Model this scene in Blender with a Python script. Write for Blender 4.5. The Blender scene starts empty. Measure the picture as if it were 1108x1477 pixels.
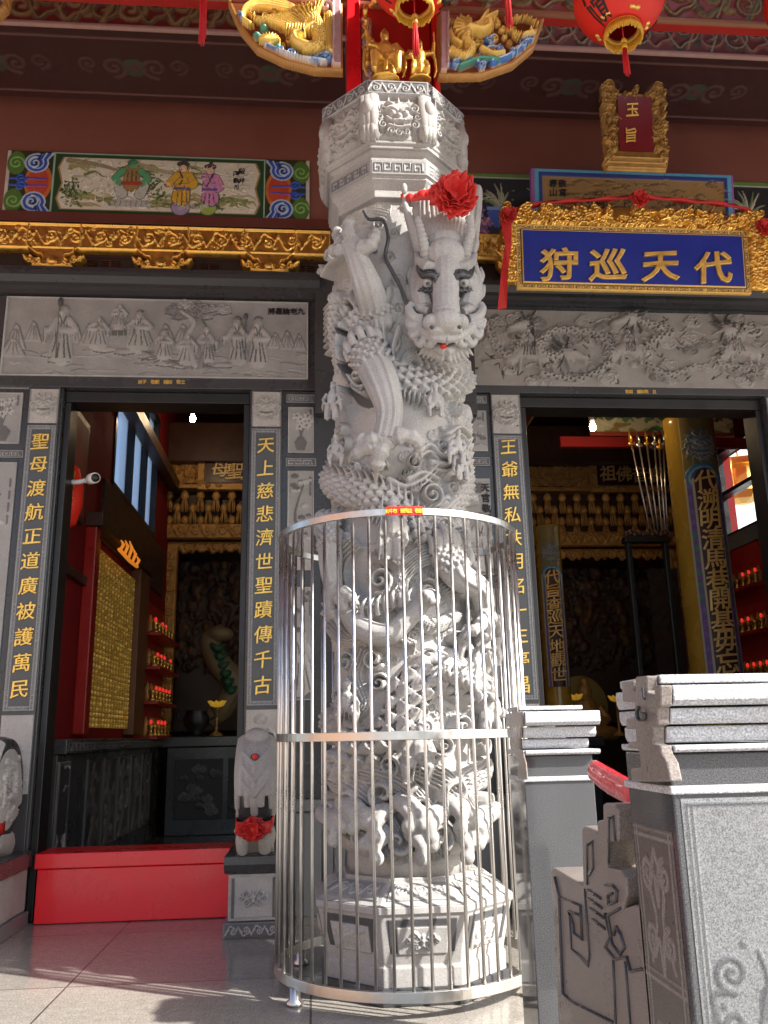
import bpy, math, random
import numpy as np
from mathutils import Vector, Matrix

scene = bpy.context.scene
COL = scene.collection
rng = random.Random(7)
R = math.radians

# ------------------------------------------------------------------ camera
EYE = 0.88
FPX = 1240.0
PITCH, YAW, ROLL = R(14.5), R(5.0), R(1.2)
Fv = Vector((math.sin(YAW) * math.cos(PITCH), math.cos(YAW) * math.cos(PITCH), math.sin(PITCH)))
_rt = Fv.cross(Vector((0, 0, 1))).normalized()
_up = _rt.cross(Fv)
Rv = _rt * math.cos(ROLL) - _up * math.sin(ROLL)
Uv = _up * math.cos(ROLL) + _rt * math.sin(ROLL)
cam_d = bpy.data.cameras.new("camera")
cam_d.sensor_fit = 'VERTICAL'
cam_d.sensor_height = 36.0
cam_d.lens = 36.0 * FPX / 1477.0
cam_d.clip_start = 0.05
cam_d.clip_end = 3000
cam = bpy.data.objects.new("camera", cam_d)
COL.objects.link(cam)
cam.matrix_world = Matrix(((Rv.x, Uv.x, -Fv.x, 0), (Rv.y, Uv.y, -Fv.y, 0), (Rv.z, Uv.z, -Fv.z, EYE), (0, 0, 0, 1)))
scene.camera = cam

# ------------------------------------------------------------------ world, sun, exposure
SUN_AZ = R(60)      # from straight in front of the temple towards the right
SUN_EL = R(36)
sd = Vector((math.sin(SUN_AZ) * math.cos(SUN_EL), -math.cos(SUN_AZ) * math.cos(SUN_EL), math.sin(SUN_EL)))
world = bpy.data.worlds.new("World")
scene.world = world
world.use_nodes = True
wn = world.node_tree
sky = wn.nodes.new("ShaderNodeTexSky")
sky.sky_type = 'NISHITA'
sky.sun_disc = False
sky.sun_elevation = SUN_EL
sky.sun_rotation = math.atan2(sd.x, sd.y)
sky.air_density = 1.0
sky.dust_density = 2.5
wn.links.new(sky.outputs[0], wn.nodes["Background"].inputs[0])
wn.nodes["Background"].inputs[1].default_value = 0.125
sun_d = bpy.data.lights.new("sun", 'SUN')
sun_d.energy = 4.4
sun_d.angle = R(0.9)
sun_d.color = (1.0, 0.95, 0.87)
sun = bpy.data.objects.new("sun", sun_d)
COL.objects.link(sun)
sun.rotation_euler = sd.to_track_quat('Z', 'Y').to_euler()
scene.view_settings.view_transform = 'Standard'
scene.view_settings.look = 'None'
scene.view_settings.gamma = 1.0
scene.view_settings.exposure = 1.42
scene.render.engine = 'CYCLES'
scene.cycles.use_denoising = True
scene.cycles.max_bounces = 10
scene.cycles.diffuse_bounces = 5
scene.cycles.sample_clamp_indirect = 6.0
scene.cycles.caustics_reflective = False
scene.cycles.caustics_refractive = False

# ------------------------------------------------------------------ measuring
def ray(px, py):
    return Fv + Rv * ((px - 554.0) / FPX) - Uv * ((py - 738.5) / FPX)

def U(px, py, Y):                      # point of the plane y = Y
    d = ray(px, py)
    return Vector((0, 0, EYE)) + d * (Y / d.y)

def UX(px, py, X):
    d = ray(px, py)
    return Vector((0, 0, EYE)) + d * (X / d.x)

def rect(px0, py0, px1, py1, Y):
    mx, my = (px0 + px1) / 2, (py0 + py1) / 2
    return U(px0, my, Y).x, U(px1, my, Y).x, U(mx, py1, Y).z, U(mx, py0, Y).z

# ------------------------------------------------------------------ materials
def _new(name):
    m = bpy.data.materials.new(name)
    m.use_nodes = True
    nt = m.node_tree
    return m, nt, nt.nodes["Principled BSDF"]

def mat(name, c, rough=0.5, metal=0.0, var=0.12, vs=6.0, bump=0.0, bs=60.0, spec=0.5, emit=None, es=0.0, vcol=False,
        speck=0.0, ss=180.0, coat=0.0, rvar=0.1):
    """procedural material: base colour (or the colours carved/painted on the mesh), broad wear, fine speckle and bump"""
    m, nt, b = _new(name)
    N, L = nt.nodes.new, nt.links.new
    tc = N("ShaderNodeTexCoord")
    if vcol:
        a = N("ShaderNodeAttribute"); a.attribute_name = "Col"; src = a.outputs["Color"]
    else:
        r = N("ShaderNodeRGB"); r.outputs[0].default_value = (*c, 1); src = r.outputs[0]
    if var > 0:
        n = N("ShaderNodeTexNoise"); n.inputs["Scale"].default_value = vs; n.inputs["Detail"].default_value = 6
        n.inputs["Roughness"].default_value = 0.65
        L(tc.outputs["Object"], n.inputs["Vector"])
        mr = N("ShaderNodeMapRange"); mr.inputs[1].default_value = 0.25; mr.inputs[2].default_value = 0.75
        mr.inputs[3].default_value = 1 - var; mr.inputs[4].default_value = 1 + var
        L(n.outputs[0], mr.inputs[0])
        mx = N("ShaderNodeMix"); mx.data_type = 'RGBA'; mx.blend_type = 'MULTIPLY'; mx.inputs[0].default_value = 1
        L(src, mx.inputs[6]); L(mr.outputs[0], mx.inputs[7]); src = mx.outputs[2]
        r2 = N("ShaderNodeMapRange"); r2.inputs[1].default_value = 0.3; r2.inputs[2].default_value = 0.7
        r2.inputs[3].default_value = max(0.02, rough - rvar); r2.inputs[4].default_value = min(1, rough + rvar)
        L(n.outputs[0], r2.inputs[0]); L(r2.outputs[0], b.inputs["Roughness"])
    else:
        b.inputs["Roughness"].default_value = rough
    if speck > 0:
        n2 = N("ShaderNodeTexNoise"); n2.inputs["Scale"].default_value = ss; n2.inputs["Detail"].default_value = 2
        L(tc.outputs["Object"], n2.inputs["Vector"])
        m2 = N("ShaderNodeMapRange"); m2.inputs[1].default_value = 0.32; m2.inputs[2].default_value = 0.68
        m2.inputs[3].default_value = 1 - speck; m2.inputs[4].default_value = 1 + speck
        L(n2.outputs[0], m2.inputs[0])
        mx2 = N("ShaderNodeMix"); mx2.data_type = 'RGBA'; mx2.blend_type = 'MULTIPLY'; mx2.inputs[0].default_value = 1
        L(src, mx2.inputs[6]); L(m2.outputs[0], mx2.inputs[7]); src = mx2.outputs[2]
    L(src, b.inputs["Base Color"])
    b.inputs["Metallic"].default_value = metal
    b.inputs["Specular IOR Level"].default_value = spec
    b.inputs["Coat Weight"].default_value = coat
    if bump > 0:
        n3 = N("ShaderNodeTexNoise"); n3.inputs["Scale"].default_value = bs; n3.inputs["Detail"].default_value = 4
        L(tc.outputs["Object"], n3.inputs["Vector"])
        bp = N("ShaderNodeBump"); bp.inputs["Strength"].default_value = bump; bp.inputs["Distance"].default_value = 0.01
        L(n3.outputs[0], bp.inputs["Height"]); L(bp.outputs[0], b.inputs["Normal"])
    if emit:
        b.inputs["Emission Color"].default_value = (*emit, 1)
        b.inputs["Emission Strength"].default_value = es
    return m

M = {}
M['stone'] = mat('carved granite', (.37, .36, .35), .75, speck=.13, ss=170, bump=.08, bs=220, var=.22, vs=5)
M['stone_v'] = mat('carved granite with polished recesses', (1, 1, 1), .62, vcol=True, speck=.12, ss=170, bump=.08, bs=220, var=.22, vs=5)
M['stone_dark'] = mat('polished dark granite', (.05, .052, .056), .28, speck=.22, ss=260, var=.12, vs=3, rvar=.08)
M['stone_mid'] = mat('grey honed granite', (.17, .18, .19), .38, speck=.22, ss=260, var=.1, vs=3)
M['stone_pale'] = mat('pale bush hammered granite', (.42, .43, .45), .7, speck=.4, ss=260, bump=.2, bs=260, var=.08)
M['stone_bal'] = mat('polished blue grey granite', (.07, .072, .077), .08, speck=.55, ss=420, var=.1, vs=5, rvar=.03)
M['stone_bal_v'] = mat('etched polished granite', (1, 1, 1), .3, vcol=True, speck=.45, ss=420, var=.08, vs=5)
M['gold'] = mat('gold leaf', (.82, .47, .1), .34, metal=.85, var=.25, vs=22, bump=.12, bs=90)
M['gold_bright'] = mat('bright gold paint', (.92, .6, .14), .36, metal=.6, var=.15, vs=30)
M['gold_v'] = mat('gilded coloured carving', (1, 1, 1), .4, metal=.25, vcol=True, var=.15, vs=30)
M['gold_old'] = mat('dull old gold carving', (.5, .27, .075), .48, metal=.3, var=.35, vs=14, bump=.2, bs=70)
M['paint_v'] = mat('painted wood', (1, 1, 1), .5, vcol=True, var=.12, vs=18)
M['wall_red'] = mat('red brown painted wall', (.215, .075, .052), .6, var=.12, vs=2.2, bump=.03, bs=40)
M['wall_inside'] = mat('deep red interior wall', (.24, .014, .014), .8, var=.12, vs=3, spec=.2)
M['red_wood'] = mat('red lacquered wood', (.42, .02, .015), .35, var=.12, vs=8)
M['dark_wood'] = mat('dark brown wood', (.06, .025, .015), .45, var=.25, vs=12)
M['brown_wood'] = mat('brown wood post', (.16, .07, .03), .45, var=.25, vs=12)
M['black_wood'] = mat('black painted wood', (.012, .011, .011), .4, var=.2)
M['red_box'] = mat('red painted metal', (.88, .016, .026), .32, var=.08, vs=4, coat=.2)
M['red_cloth'] = mat('red satin', (.6, .03, .025), .55, var=.15, vs=30)
M['red_lantern'] = mat('red lantern silk', (.75, .025, .012), .55, var=.1, vs=8)
M['red_thread'] = mat('red silk thread', (.6, .012, .02), .6, var=.3, vs=90)
M['steel'] = mat('brushed stainless steel', (.66, .65, .63), .34, metal=1.0, var=.1, vs=14, rvar=.1)
M['steel_band'] = mat('stainless band', (.62, .6, .56), .36, metal=1.0, var=.15, vs=9, rvar=.12)
M['black'] = mat('black ink', (.012, .01, .01), .6, var=0)
M['blue'] = mat('royal blue lacquer', (.012, .03, .3), .45, var=.06, vs=5)
M['maroon'] = mat('maroon lacquer', (.17, .008, .01), .45, var=.1)
M['dark_lacquer'] = mat('dark maroon lacquer', (.045, .012, .012), .35, var=.15)
M['yellow_col'] = mat('yellow lacquer', (.42, .25, .03), .25, var=.1, vs=4, coat=.3)
M['white'] = mat('white plastic', (.7, .7, .7), .4, var=.04)
M['grille'] = mat('dark grille', (.03, .015, .012), .6, var=.2)
M['ceiling'] = mat('dark red ceiling', (.07, .02, .015), .6, var=.2, vs=3)
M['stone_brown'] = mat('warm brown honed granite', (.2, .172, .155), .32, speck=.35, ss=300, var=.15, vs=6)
M['gold_shaded'] = mat('shaded gold', (.42, .23, .06), .45, metal=.5, var=.35, vs=16, bump=.2, bs=70)  # darker copy of the dull gold, its shade put into the colour
M['gold_text'] = mat('gold painted characters', (.85, .55, .18), .42, metal=.2, var=.15, vs=30)
M['brick'] = None

def mat_floor():
    m, nt, b = _new('polished granite floor')
    N, L = nt.nodes.new, nt.links.new
    tc = N("ShaderNodeTexCoord")
    br = N("ShaderNodeTexBrick"); br.offset = 0
    br.inputs["Scale"].default_value = 1.0
    br.inputs["Brick Width"].default_value = 0.9; br.inputs["Row Height"].default_value = 0.9
    br.inputs["Mortar Size"].default_value = 0.004
    br.inputs["Color1"].default_value = (.33, .305, .27, 1); br.inputs["Color2"].default_value = (.28, .26, .23, 1)
    br.inputs["Mortar"].default_value = (.1, .085, .08, 1)
    L(tc.outputs["Object"], br.inputs["Vector"])
    src = br.outputs[0]
    for sc, d, amt in ((140, 2, .32), (30, 4, .12), (1.6, 5, .12)):
        n = N("ShaderNodeTexNoise"); n.inputs["Scale"].default_value = sc; n.inputs["Detail"].default_value = d
        L(tc.outputs["Object"], n.inputs["Vector"])
        mr = N("ShaderNodeMapRange"); mr.inputs[1].default_value = .3; mr.inputs[2].default_value = .7
        mr.inputs[3].default_value = 1 - amt; mr.inputs[4].default_value = 1 + amt
        L(n.outputs[0], mr.inputs[0])
        mx = N("ShaderNodeMix"); mx.data_type = 'RGBA'; mx.blend_type = 'MULTIPLY'; mx.inputs[0].default_value = 1
        L(src, mx.inputs[6]); L(mr.outputs[0], mx.inputs[7]); src = mx.outputs[2]
    L(src, b.inputs["Base Color"])
    n = N("ShaderNodeTexNoise"); n.inputs["Scale"].default_value = 2.5; n.inputs["Detail"].default_value = 5
    L(tc.outputs["Object"], n.inputs["Vector"])
    mr = N("ShaderNodeMapRange"); mr.inputs[3].default_value = .08; mr.inputs[4].default_value = .22
    L(n.outputs[0], mr.inputs[0]); L(mr.outputs[0], b.inputs["Roughness"])
    return m
M['floor'] = mat_floor()

def mat_brick():
    m, nt, b = _new('red brick')
    N, L = nt.nodes.new, nt.links.new
    tc = N("ShaderNodeTexCoord")
    mp = N("ShaderNodeMapping"); mp.inputs["Rotation"].default_value = (R(90), 0, 0)
    L(tc.outputs["Object"], mp.inputs["Vector"])
    br = N("ShaderNodeTexBrick"); br.inputs["Scale"].default_value = 1
    br.inputs["Brick Width"].default_value = .16; br.inputs["Row Height"].default_value = .06; br.inputs["Mortar Size"].default_value = .005
    br.inputs["Color1"].default_value = (.4, .1, .07, 1); br.inputs["Color2"].default_value = (.34, .09, .07, 1)
    br.inputs["Mortar"].default_value = (.5, .4, .36, 1)
    L(mp.outputs[0], br.inputs["Vector"]); L(br.outputs[0], b.inputs["Base Color"])
    b.inputs["Roughness"].default_value = .7
    return m
M['brick'] = mat_brick()

def mat_glass():
    m, nt, b = _new('window glass')
    b.inputs["Base Color"].default_value = (.8, .88, .95, 1)
    b.inputs["Transmission Weight"].default_value = 1
    b.inputs["Roughness"].default_value = .05
    b.inputs["IOR"].default_value = 1.02
    return m
M['glass'] = mat_glass()

def mat_frost():
    m, nt, b = _new('frosted window glass')
    nt.nodes.remove(b)
    tr = nt.nodes.new("ShaderNodeBsdfTranslucent"); tr.inputs[0].default_value = (.75, .85, .95, 1)
    tp = nt.nodes.new("ShaderNodeBsdfTransparent"); tp.inputs[0].default_value = (.8, .9, 1, 1)
    mx = nt.nodes.new("ShaderNodeMixShader"); mx.inputs[0].default_value = .35
    nt.links.new(tr.outputs[0], mx.inputs[1]); nt.links.new(tp.outputs[0], mx.inputs[2])
    nt.links.new(mx.outputs[0], nt.nodes["Material Output"].inputs[0])
    return m
M['frost'] = mat_frost()

# ------------------------------------------------------------------ objects
def wloc(o):
    v = Vector((0, 0, 0))
    while o is not None:
        v += o.location
        o = o.parent
    return v

def thing(name, loc, label, cat, group=None):
    o = bpy.data.objects.new(name, None)
    o.empty_display_size = .1
    COL.objects.link(o)
    o.location = loc
    o['label'] = label
    o['category'] = cat
    if group:
        o['group'] = group
    return o

def tag(o, label, cat, group=None):
    o['label'] = label
    o['category'] = cat
    if group:
        o['group'] = group
    return o

def link(name, me, m, parent=None, smooth=False, bevel=0.0):
    o = bpy.data.objects.new(name, me)
    COL.objects.link(o)
    if m is not None and not me.materials:
        me.materials.append(m)
    if parent is not None:
        w = wloc(parent)
        if w.length > 1e-9:
            me.transform(Matrix.Translation(-w))
        o.parent = parent
    if smooth:
        me.polygons.foreach_set('use_smooth', [True] * len(me.polygons))
    if bevel > 0:
        bm = o.modifiers.new('bevel', 'BEVEL')
        bm.width = bevel
        bm.segments = 2
        bm.limit_method = 'ANGLE'
        bm.angle_limit = R(40)
    return o

def copy_tree(o, parent=None, loc=None, label=None):
    c = o.copy()
    COL.objects.link(c)
    if parent is not None:
        c.parent = parent
    if loc is not None:
        c.location = loc
    if label:
        c['label'] = label
    for ch in list(o.children):
        copy_tree(ch, c)
    return c

def spline(pts, n=8):
    """Catmull-Rom through points (any dimension)"""
    P = np.array(pts, float)
    if len(P) < 3:
        t = np.linspace(0, 1, n + 1)[:, None]
        return P[0] * (1 - t) + P[-1] * t
    Q = np.vstack([2 * P[0] - P[1], P, 2 * P[-1] - P[-2]])
    out = []
    for i in range(1, len(Q) - 2):
        a, b, c, d = Q[i - 1], Q[i], Q[i + 1], Q[i + 2]
        for t in np.linspace(0, 1, n, endpoint=False):
            out.append(.5 * ((2 * b) + (c - a) * t + (2 * a - 5 * b + 4 * c - d) * t * t + (3 * b - a - 3 * c + d) * t ** 3))
    out.append(P[-1])
    return np.array(out)

class MB:
    """collects shapes in world coordinates and links them as one mesh"""
    def __init__(s):
        s.v = []; s.f = []
    def add(s, vs, fs):
        n = len(s.v)
        s.v.extend([tuple(p) for p in vs])
        s.f.extend([tuple(i + n for i in f) for f in fs])
        return s
    def box(s, x0, x1, y0, y1, z0, z1):
        if x0 > x1: x0, x1 = x1, x0
        if y0 > y1: y0, y1 = y1, y0
        if z0 > z1: z0, z1 = z1, z0
        return s.add([(x, y, z) for x in (x0, x1) for y in (y0, y1) for z in (z0, z1)],
                     [(0, 1, 3, 2), (4, 6, 7, 5), (0, 4, 5, 1), (2, 3, 7, 6), (0, 2, 6, 4), (1, 5, 7, 3)])
    def prism(s, poly, a, b, axis='y'):
        """polygon in the plane across axis, extruded from a to b"""
        f = {'y': lambda p, t: (p[0], t, p[1]), 'x': lambda p, t: (t, p[0], p[1]), 'z': lambda p, t: (p[0], p[1], t)}[axis]
        n = len(poly)
        ar = sum(poly[i][0] * poly[(i + 1) % n][1] - poly[(i + 1) % n][0] * poly[i][1] for i in range(n))
        if (ar < 0) ^ (axis == 'y'):
            poly = poly[::-1]
        if a > b: a, b = b, a
        vs = [f(p, a) for p in poly] + [f(p, b) for p in poly]
        fs = [tuple(range(n))[::-1], tuple(range(n, 2 * n))]
        fs += [(i, (i + 1) % n, n + (i + 1) % n, n + i) for i in range(n)]
        return s.add(vs, fs)
    def lathe(s, prof, c, n=24, rot=0.0, cap=True, a0=0, a1=None):
        """profile (radius, z) round a vertical axis at c"""
        vs = []; fs = []
        m = len(prof)
        for r, z in prof:
            for i in range(n):
                a = rot + 2 * math.pi * i / n
                vs.append((c[0] + r * math.cos(a), c[1] + r * math.sin(a), c[2] + z))
        for j in range(m - 1):
            for i in range(n):
                k = (i + 1) % n
                fs.append((j * n + i, j * n + k, (j + 1) * n + k, (j + 1) * n + i))
        if cap:
            fs.append(tuple(range(n))[::-1])
            fs.append(tuple(range((m - 1) * n, m * n)))
        return s.add(vs, fs)
    def tube(s, pts, r, n=8, cap=True, flat=1.0, flatdir=None):
        P = np.array(pts, float)
        m = len(P)
        rr = np.interp(np.linspace(0, 1, m), np.linspace(0, 1, len(r)), r) if hasattr(r, '__len__') else np.full(m, r)
        T = np.gradient(P, axis=0) if m > 2 else np.tile(P[-1] - P[0], (m, 1))
        T /= np.maximum(np.linalg.norm(T, axis=1), 1e-9)[:, None]
        up = np.array((0, 0, 1.0)) if abs(T[0][2]) < .9 else np.array((1.0, 0, 0))
        if flatdir is not None: up = np.array(flatdir, float)
        A = np.cross(T[0], up); A /= max(np.linalg.norm(A), 1e-9)
        vs = []; fs = []
        for j in range(m):
            A = A - T[j] * (A @ T[j]); A /= max(np.linalg.norm(A), 1e-9)
            B = np.cross(T[j], A)
            for i in range(n):
                a = 2 * math.pi * i / n
                vs.append(P[j] + rr[j] * (A * math.cos(a) + B * math.sin(a) * flat))
        for j in range(m - 1):
            for i in range(n):
                k = (i + 1) % n
                fs.append((j * n + i, j * n + k, (j + 1) * n + k, (j + 1) * n + i))
        if cap:
            fs.append(tuple(range(n))[::-1]); fs.append(tuple(range((m - 1) * n, m * n)))
        return s.add(vs, fs)
    def ell(s, c, r, rot=None, n=14, m=9):
        vs = [(0, 0, -1.0)]; fs = []
        for j in range(1, m):
            t = -math.pi / 2 + math.pi * j / m
            for i in range(n):
                a = 2 * math.pi * i / n
                vs.append((math.cos(t) * math.cos(a), math.cos(t) * math.sin(a), math.sin(t)))
        vs.append((0, 0, 1.0))
        for i in range(n):
            k = (i + 1) % n
            fs.append((0, 1 + k, 1 + i))
            for j in range(m - 2):
                p = 1 + j * n
                fs.append((p + i, p + k, p + n + k, p + n + i))
            p = 1 + (m - 2) * n
            fs.append((p + i, p + k, len(vs) - 1))
        r = (r, r, r) if not hasattr(r, '__len__') else r
        Mx = rot.to_matrix() if rot is not None else Matrix.Identity(3)
        c = Vector(c)
        return s.add([c + Mx @ Vector((p[0] * r[0], p[1] * r[1], p[2] * r[2])) for p in vs], fs)
    def build(s, name, m, parent=None, smooth=False, bevel=0.0):
        me = bpy.data.meshes.new(name)
        me.from_pydata(s.v, [], s.f)
        me.update()
        return link(name, me, m, parent, smooth, bevel)
    def clay(s, name, m, parent=None, voxel=.006, it=3, disp=0.0):
        """fuse the overlapping shapes into one carved surface"""
        me = bpy.data.meshes.new(name)
        me.from_pydata(s.v, [], s.f)
        o = bpy.data.objects.new(name, me)
        COL.objects.link(o)
        q = o.modifiers.new('r', 'REMESH'); q.mode = 'VOXEL'; q.voxel_size = voxel; q.use_smooth_shade = True
        if it:
            w = o.modifiers.new('s', 'SMOOTH'); w.iterations = it; w.factor = .5
        dg = bpy.context.evaluated_depsgraph_get()
        me2 = bpy.data.meshes.new_from_object(o.evaluated_get(dg))
        bpy.data.objects.remove(o)
        bpy.data.meshes.remove(me)
        return link(name, me2, m, parent, True)

# ------------------------------------------------------------------ writing
_tc = bpy.data.curves.new('writing', 'FONT')
_to = bpy.data.objects.new('writing', _tc)
COL.objects.link(_to)
_gl = {}
def glyph(ch, bold=0.0, ext=.05, brush=True):
    k = (ch, bold, ext, brush)
    if k not in _gl:
        _tc.body = ch; _tc.offset = bold; _tc.extrude = ext; _tc.bevel_depth = .012; _tc.bevel_resolution = 0
        _tc.resolution_u = 3
        dg = bpy.context.evaluated_depsgraph_get(); dg.update()
        me = bpy.data.meshes.new_from_object(_to.evaluated_get(dg))
        v = np.array([p.co[:] for p in me.vertices]); f = [tuple(p.vertices) for p in me.polygons]
        bpy.data.meshes.remove(me)
        c = (v.max(0) + v.min(0)) / 2
        v = v - np.array((c[0], c[1], 0))
        v *= np.array((1 / .92, 1 / .92, 1))
        if brush:
            v[:, 1] += .09 * v[:, 0] - .1 * (v[:, 0] ** 2)
            v[:, 0] += .05 * v[:, 1]
        _gl[k] = (v, f)
    return _gl[k]

def write(mb, ch, c, size, depth=.006, normal='-y', sx=1.0, **k):
    """one character centred at c on a wall that faces -y (or +x)"""
    v, f = glyph(ch, **k)
    e = depth / .05
    if normal == '-y':
        vs = [(c[0] + p[0] * size * sx, c[1] - p[2] * e, c[2] + p[1] * size) for p in v]
    elif normal == '+x':
        vs = [(c[0] + p[2] * e, c[1] + p[0] * size * sx, c[2] + p[1] * size) for p in v]
    mb.add(vs, f)

# ------------------------------------------------------------------ carving and painting on a sheet
class Relief:
    def __init__(s, w, h, c=.005, col=(.36, .35, .34)):
        s.w, s.h = w, h
        nx, ny = max(3, int(round(w / c)) + 1), max(3, int(round(h / c)) + 1)
        s.x = np.linspace(0, w, nx); s.y = np.linspace(0, h, ny)
        s.X, s.Y = np.meshgrid(s.x, s.y)
        s.H = np.zeros((ny, nx))
        s.C = np.tile(np.array(col, float), (ny, nx, 1))
    def win(s, x0, x1, y0, y1):
        i0, i1 = np.searchsorted(s.x, (x0, x1)); j0, j1 = np.searchsorted(s.y, (y0, y1))
        return slice(j0, j1), slice(i0, i1)
    def put(s, sl, mask, hh, col, mode):
        H = s.H[sl]
        if mode == 'max':
            mk = mask & (hh >= H); H[mk] = hh[mk]
        elif mode == 'add':
            mk = mask; H[mk] += hh[mk]
        else:
            mk = mask; H[mk] = hh[mk]
        if col is not None:
            s.C[sl][mk] = col
    def stroke(s, pts, r0, r1=None, h=.01, col=None, base=0.0, mode='max', prof='round', scales=None, n=6, dark=None, raw=False):
        P = np.array(pts, float) if raw else spline(pts, n)
        r1 = r0 if r1 is None else r1
        L = len(P)
        rm = max(r0, r1)
        sl = s.win(P[:, 0].min() - rm, P[:, 0].max() + rm, P[:, 1].min() - rm, P[:, 1].max() + rm)
        X, Y = s.X[sl], s.Y[sl]
        if X.size == 0: return
        D = np.full(X.shape, 1e9); S = np.zeros(X.shape); T = np.zeros(X.shape); RR = np.full(X.shape, r0)
        acc = 0.0
        for i in range(L - 1):
            a, b = P[i], P[i + 1]
            d = b - a; l = math.hypot(*d)
            if l < 1e-9: continue
            t = np.clip(((X - a[0]) * d[0] + (Y - a[1]) * d[1]) / (l * l), 0, 1)
            dx, dy = X - a[0] - t * d[0], Y - a[1] - t * d[1]
            dd = np.hypot(dx, dy)
            r = r0 + (r1 - r0) * (i + t) / (L - 1)
            q = dd / r
            m = q < D
            D[m] = q[m]; S[m] = (acc + t * l)[m]; RR[m] = r[m]
            T[m] = ((d[0] * dy - d[1] * dx) / l)[m]
            acc += l
        mask = D < 1
        Dc = np.clip(D, 0, 1)
        if prof == 'round': hh = base + h * np.sqrt(1 - Dc ** 2)
        elif prof == 'tent': hh = base + h * (1 - Dc)
        elif prof == 'rope': hh = base + h * np.sqrt(1 - Dc ** 2) * (1 - .35 * np.abs(np.sin(T / RR * 7)))
        else: hh = base + h * np.ones_like(D)
        if scales:
            p, k, dk = scales
            q = S / p; row = np.floor(q); fa = q - row
            fb = (T / p * 1.0 + .5 * (row % 2)); fb = fb - np.floor(fb) - .5
            e = np.sqrt((fb * 1.9) ** 2 + (fa - .05) ** 2)
            hh = hh + k * (np.clip(1.05 - e, 0, 1) * 1.3 - .35) * (Dc < .9)
            if dk is None:
                hh = np.where((e > 1.0) & (Dc < .85), hh - k * 1.3, hh)
            else:
                pit = mask & (e > .98) & (Dc < .8)
                hh = np.where(pit, hh - k * .9, hh)
        s.put(sl, mask, hh, col, mode)
        if scales and scales[2] is not None:
            s.C[sl][pit & (s.H[sl] <= hh + 1e-6)] = scales[2]
    def blob(s, cx, cy, rx, ry=None, h=.01, ang=0.0, col=None, base=0.0, mode='max', prof='round'):
        ry = rx if ry is None else ry
        rm = max(rx, ry)
        sl = s.win(cx - rm, cx + rm, cy - rm, cy + rm)
        X, Y = s.X[sl] - cx, s.Y[sl] - cy
        if X.size == 0: return
        c, n = math.cos(ang), math.sin(ang)
        D = np.hypot((X * c + Y * n) / rx, (-X * n + Y * c) / ry)
        hh = base + (h * np.sqrt(np.clip(1 - D ** 2, 0, 1)) if prof == 'round' else h * np.ones_like(D))
        s.put(sl, D < 1, hh, col, mode)
    def poly(s, pts, h=.01, col=None, mode='max', base=0.0):
        P = np.array(pts, float)
        sl = s.win(P[:, 0].min(), P[:, 0].max(), P[:, 1].min(), P[:, 1].max())
        X, Y = s.X[sl], s.Y[sl]
        if X.size == 0: return
        ins = np.zeros(X.shape, bool)
        j = len(P) - 1
        for i in range(len(P)):
            xi, yi = P[i]; xj, yj = P[j]
            if yi != yj:
                c = ((yi > Y) != (yj > Y)) & (X < (xj - xi) * (Y - yi) / (yj - yi) + xi)
                ins ^= c
            j = i
        s.put(sl, ins, np.full(X.shape, base + h), col, mode)
    def box(s, x0, x1, y0, y1, h=.01, col=None, mode='max'):
        sl = s.win(x0, x1, y0, y1)
        if s.X[sl].size:
            s.put(sl, np.ones(s.X[sl].shape, bool), np.full(s.X[sl].shape, h), col, mode)
    def spiral(s, cx, cy, r, turns=1.6, a0=0.0, d=1, w=.006, h=.01, col=None, tail=None, base=0.0, w1=None, mode='max', prof='round'):
        n = int(turns * 14) + 2
        pts = []
        for i in range(n):
            t = i / (n - 1)
            a = a0 + d * t * turns * 2 * math.pi
            q = r * (1 - .88 * t)
            pts.append((cx + q * math.cos(a), cy + q * math.sin(a)))
        if tail:
            pts = list(spline(list(tail) + [pts[0]], 6))[:-1] + pts
        s.stroke(pts, w, w1 if w1 else w * .75, h, col, base=base, raw=True, mode=mode, prof=prof)
    def cloud(s, cx, cy, r, h=.012, col=None, flip=1, base=0.0):
        s.blob(cx, cy - .1 * r, r * 1.1, r * .62, h * .5, col=col, base=base)
        s.spiral(cx - flip * .45 * r, cy, r * .55, 1.5, -1.57, -flip, r * .13, h, col, base=base)
        s.spiral(cx + flip * .5 * r, cy - .05 * r, r * .42, 1.4, -1.57, flip, r * .12, h, col, base=base)
        s.spiral(cx + flip * .1 * r, cy + .38 * r, r * .4, 1.3, -1.57, flip, r * .12, h, col, base=base)
    def fret(s, x0, x1, y, hgt, w, h, col=None, mode='max', vert=False, pitch=None):
        """running key pattern along a line"""
        p = pitch or hgt * 1.5
        n = max(1, int(round(abs(x1 - x0) / p))); p = (x1 - x0) / n
        def B(a0, a1, b0, b1):
            a0, a1 = min(a0, a1), max(a0, a1); b0, b1 = min(b0, b1), max(b0, b1)
            if vert: s.box(b0 - w / 2, b1 + w / 2, a0 - w / 2, a1 + w / 2, h, col, mode)
            else: s.box(a0 - w / 2, a1 + w / 2, b0 - w / 2, b1 + w / 2, h, col, mode)
        for i in range(n):
            a = x0 + i * p
            t, b = y + hgt / 2, y - hgt / 2
            if i % 2: t, b = b, t
            B(a, a + p * .8, t, t); B(a, a, t, b); B(a, a + p * .55, b, b)
            B(a + p * .55, a + p * .55, b, (t + b) / 2 * 1.0); B(a + p * .28, a + p * .55, (t + b) / 2, (t + b) / 2)
            B(a + p * .8, a + p * .8, t, b); B(a + p * .8, a + p, b, b)
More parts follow.
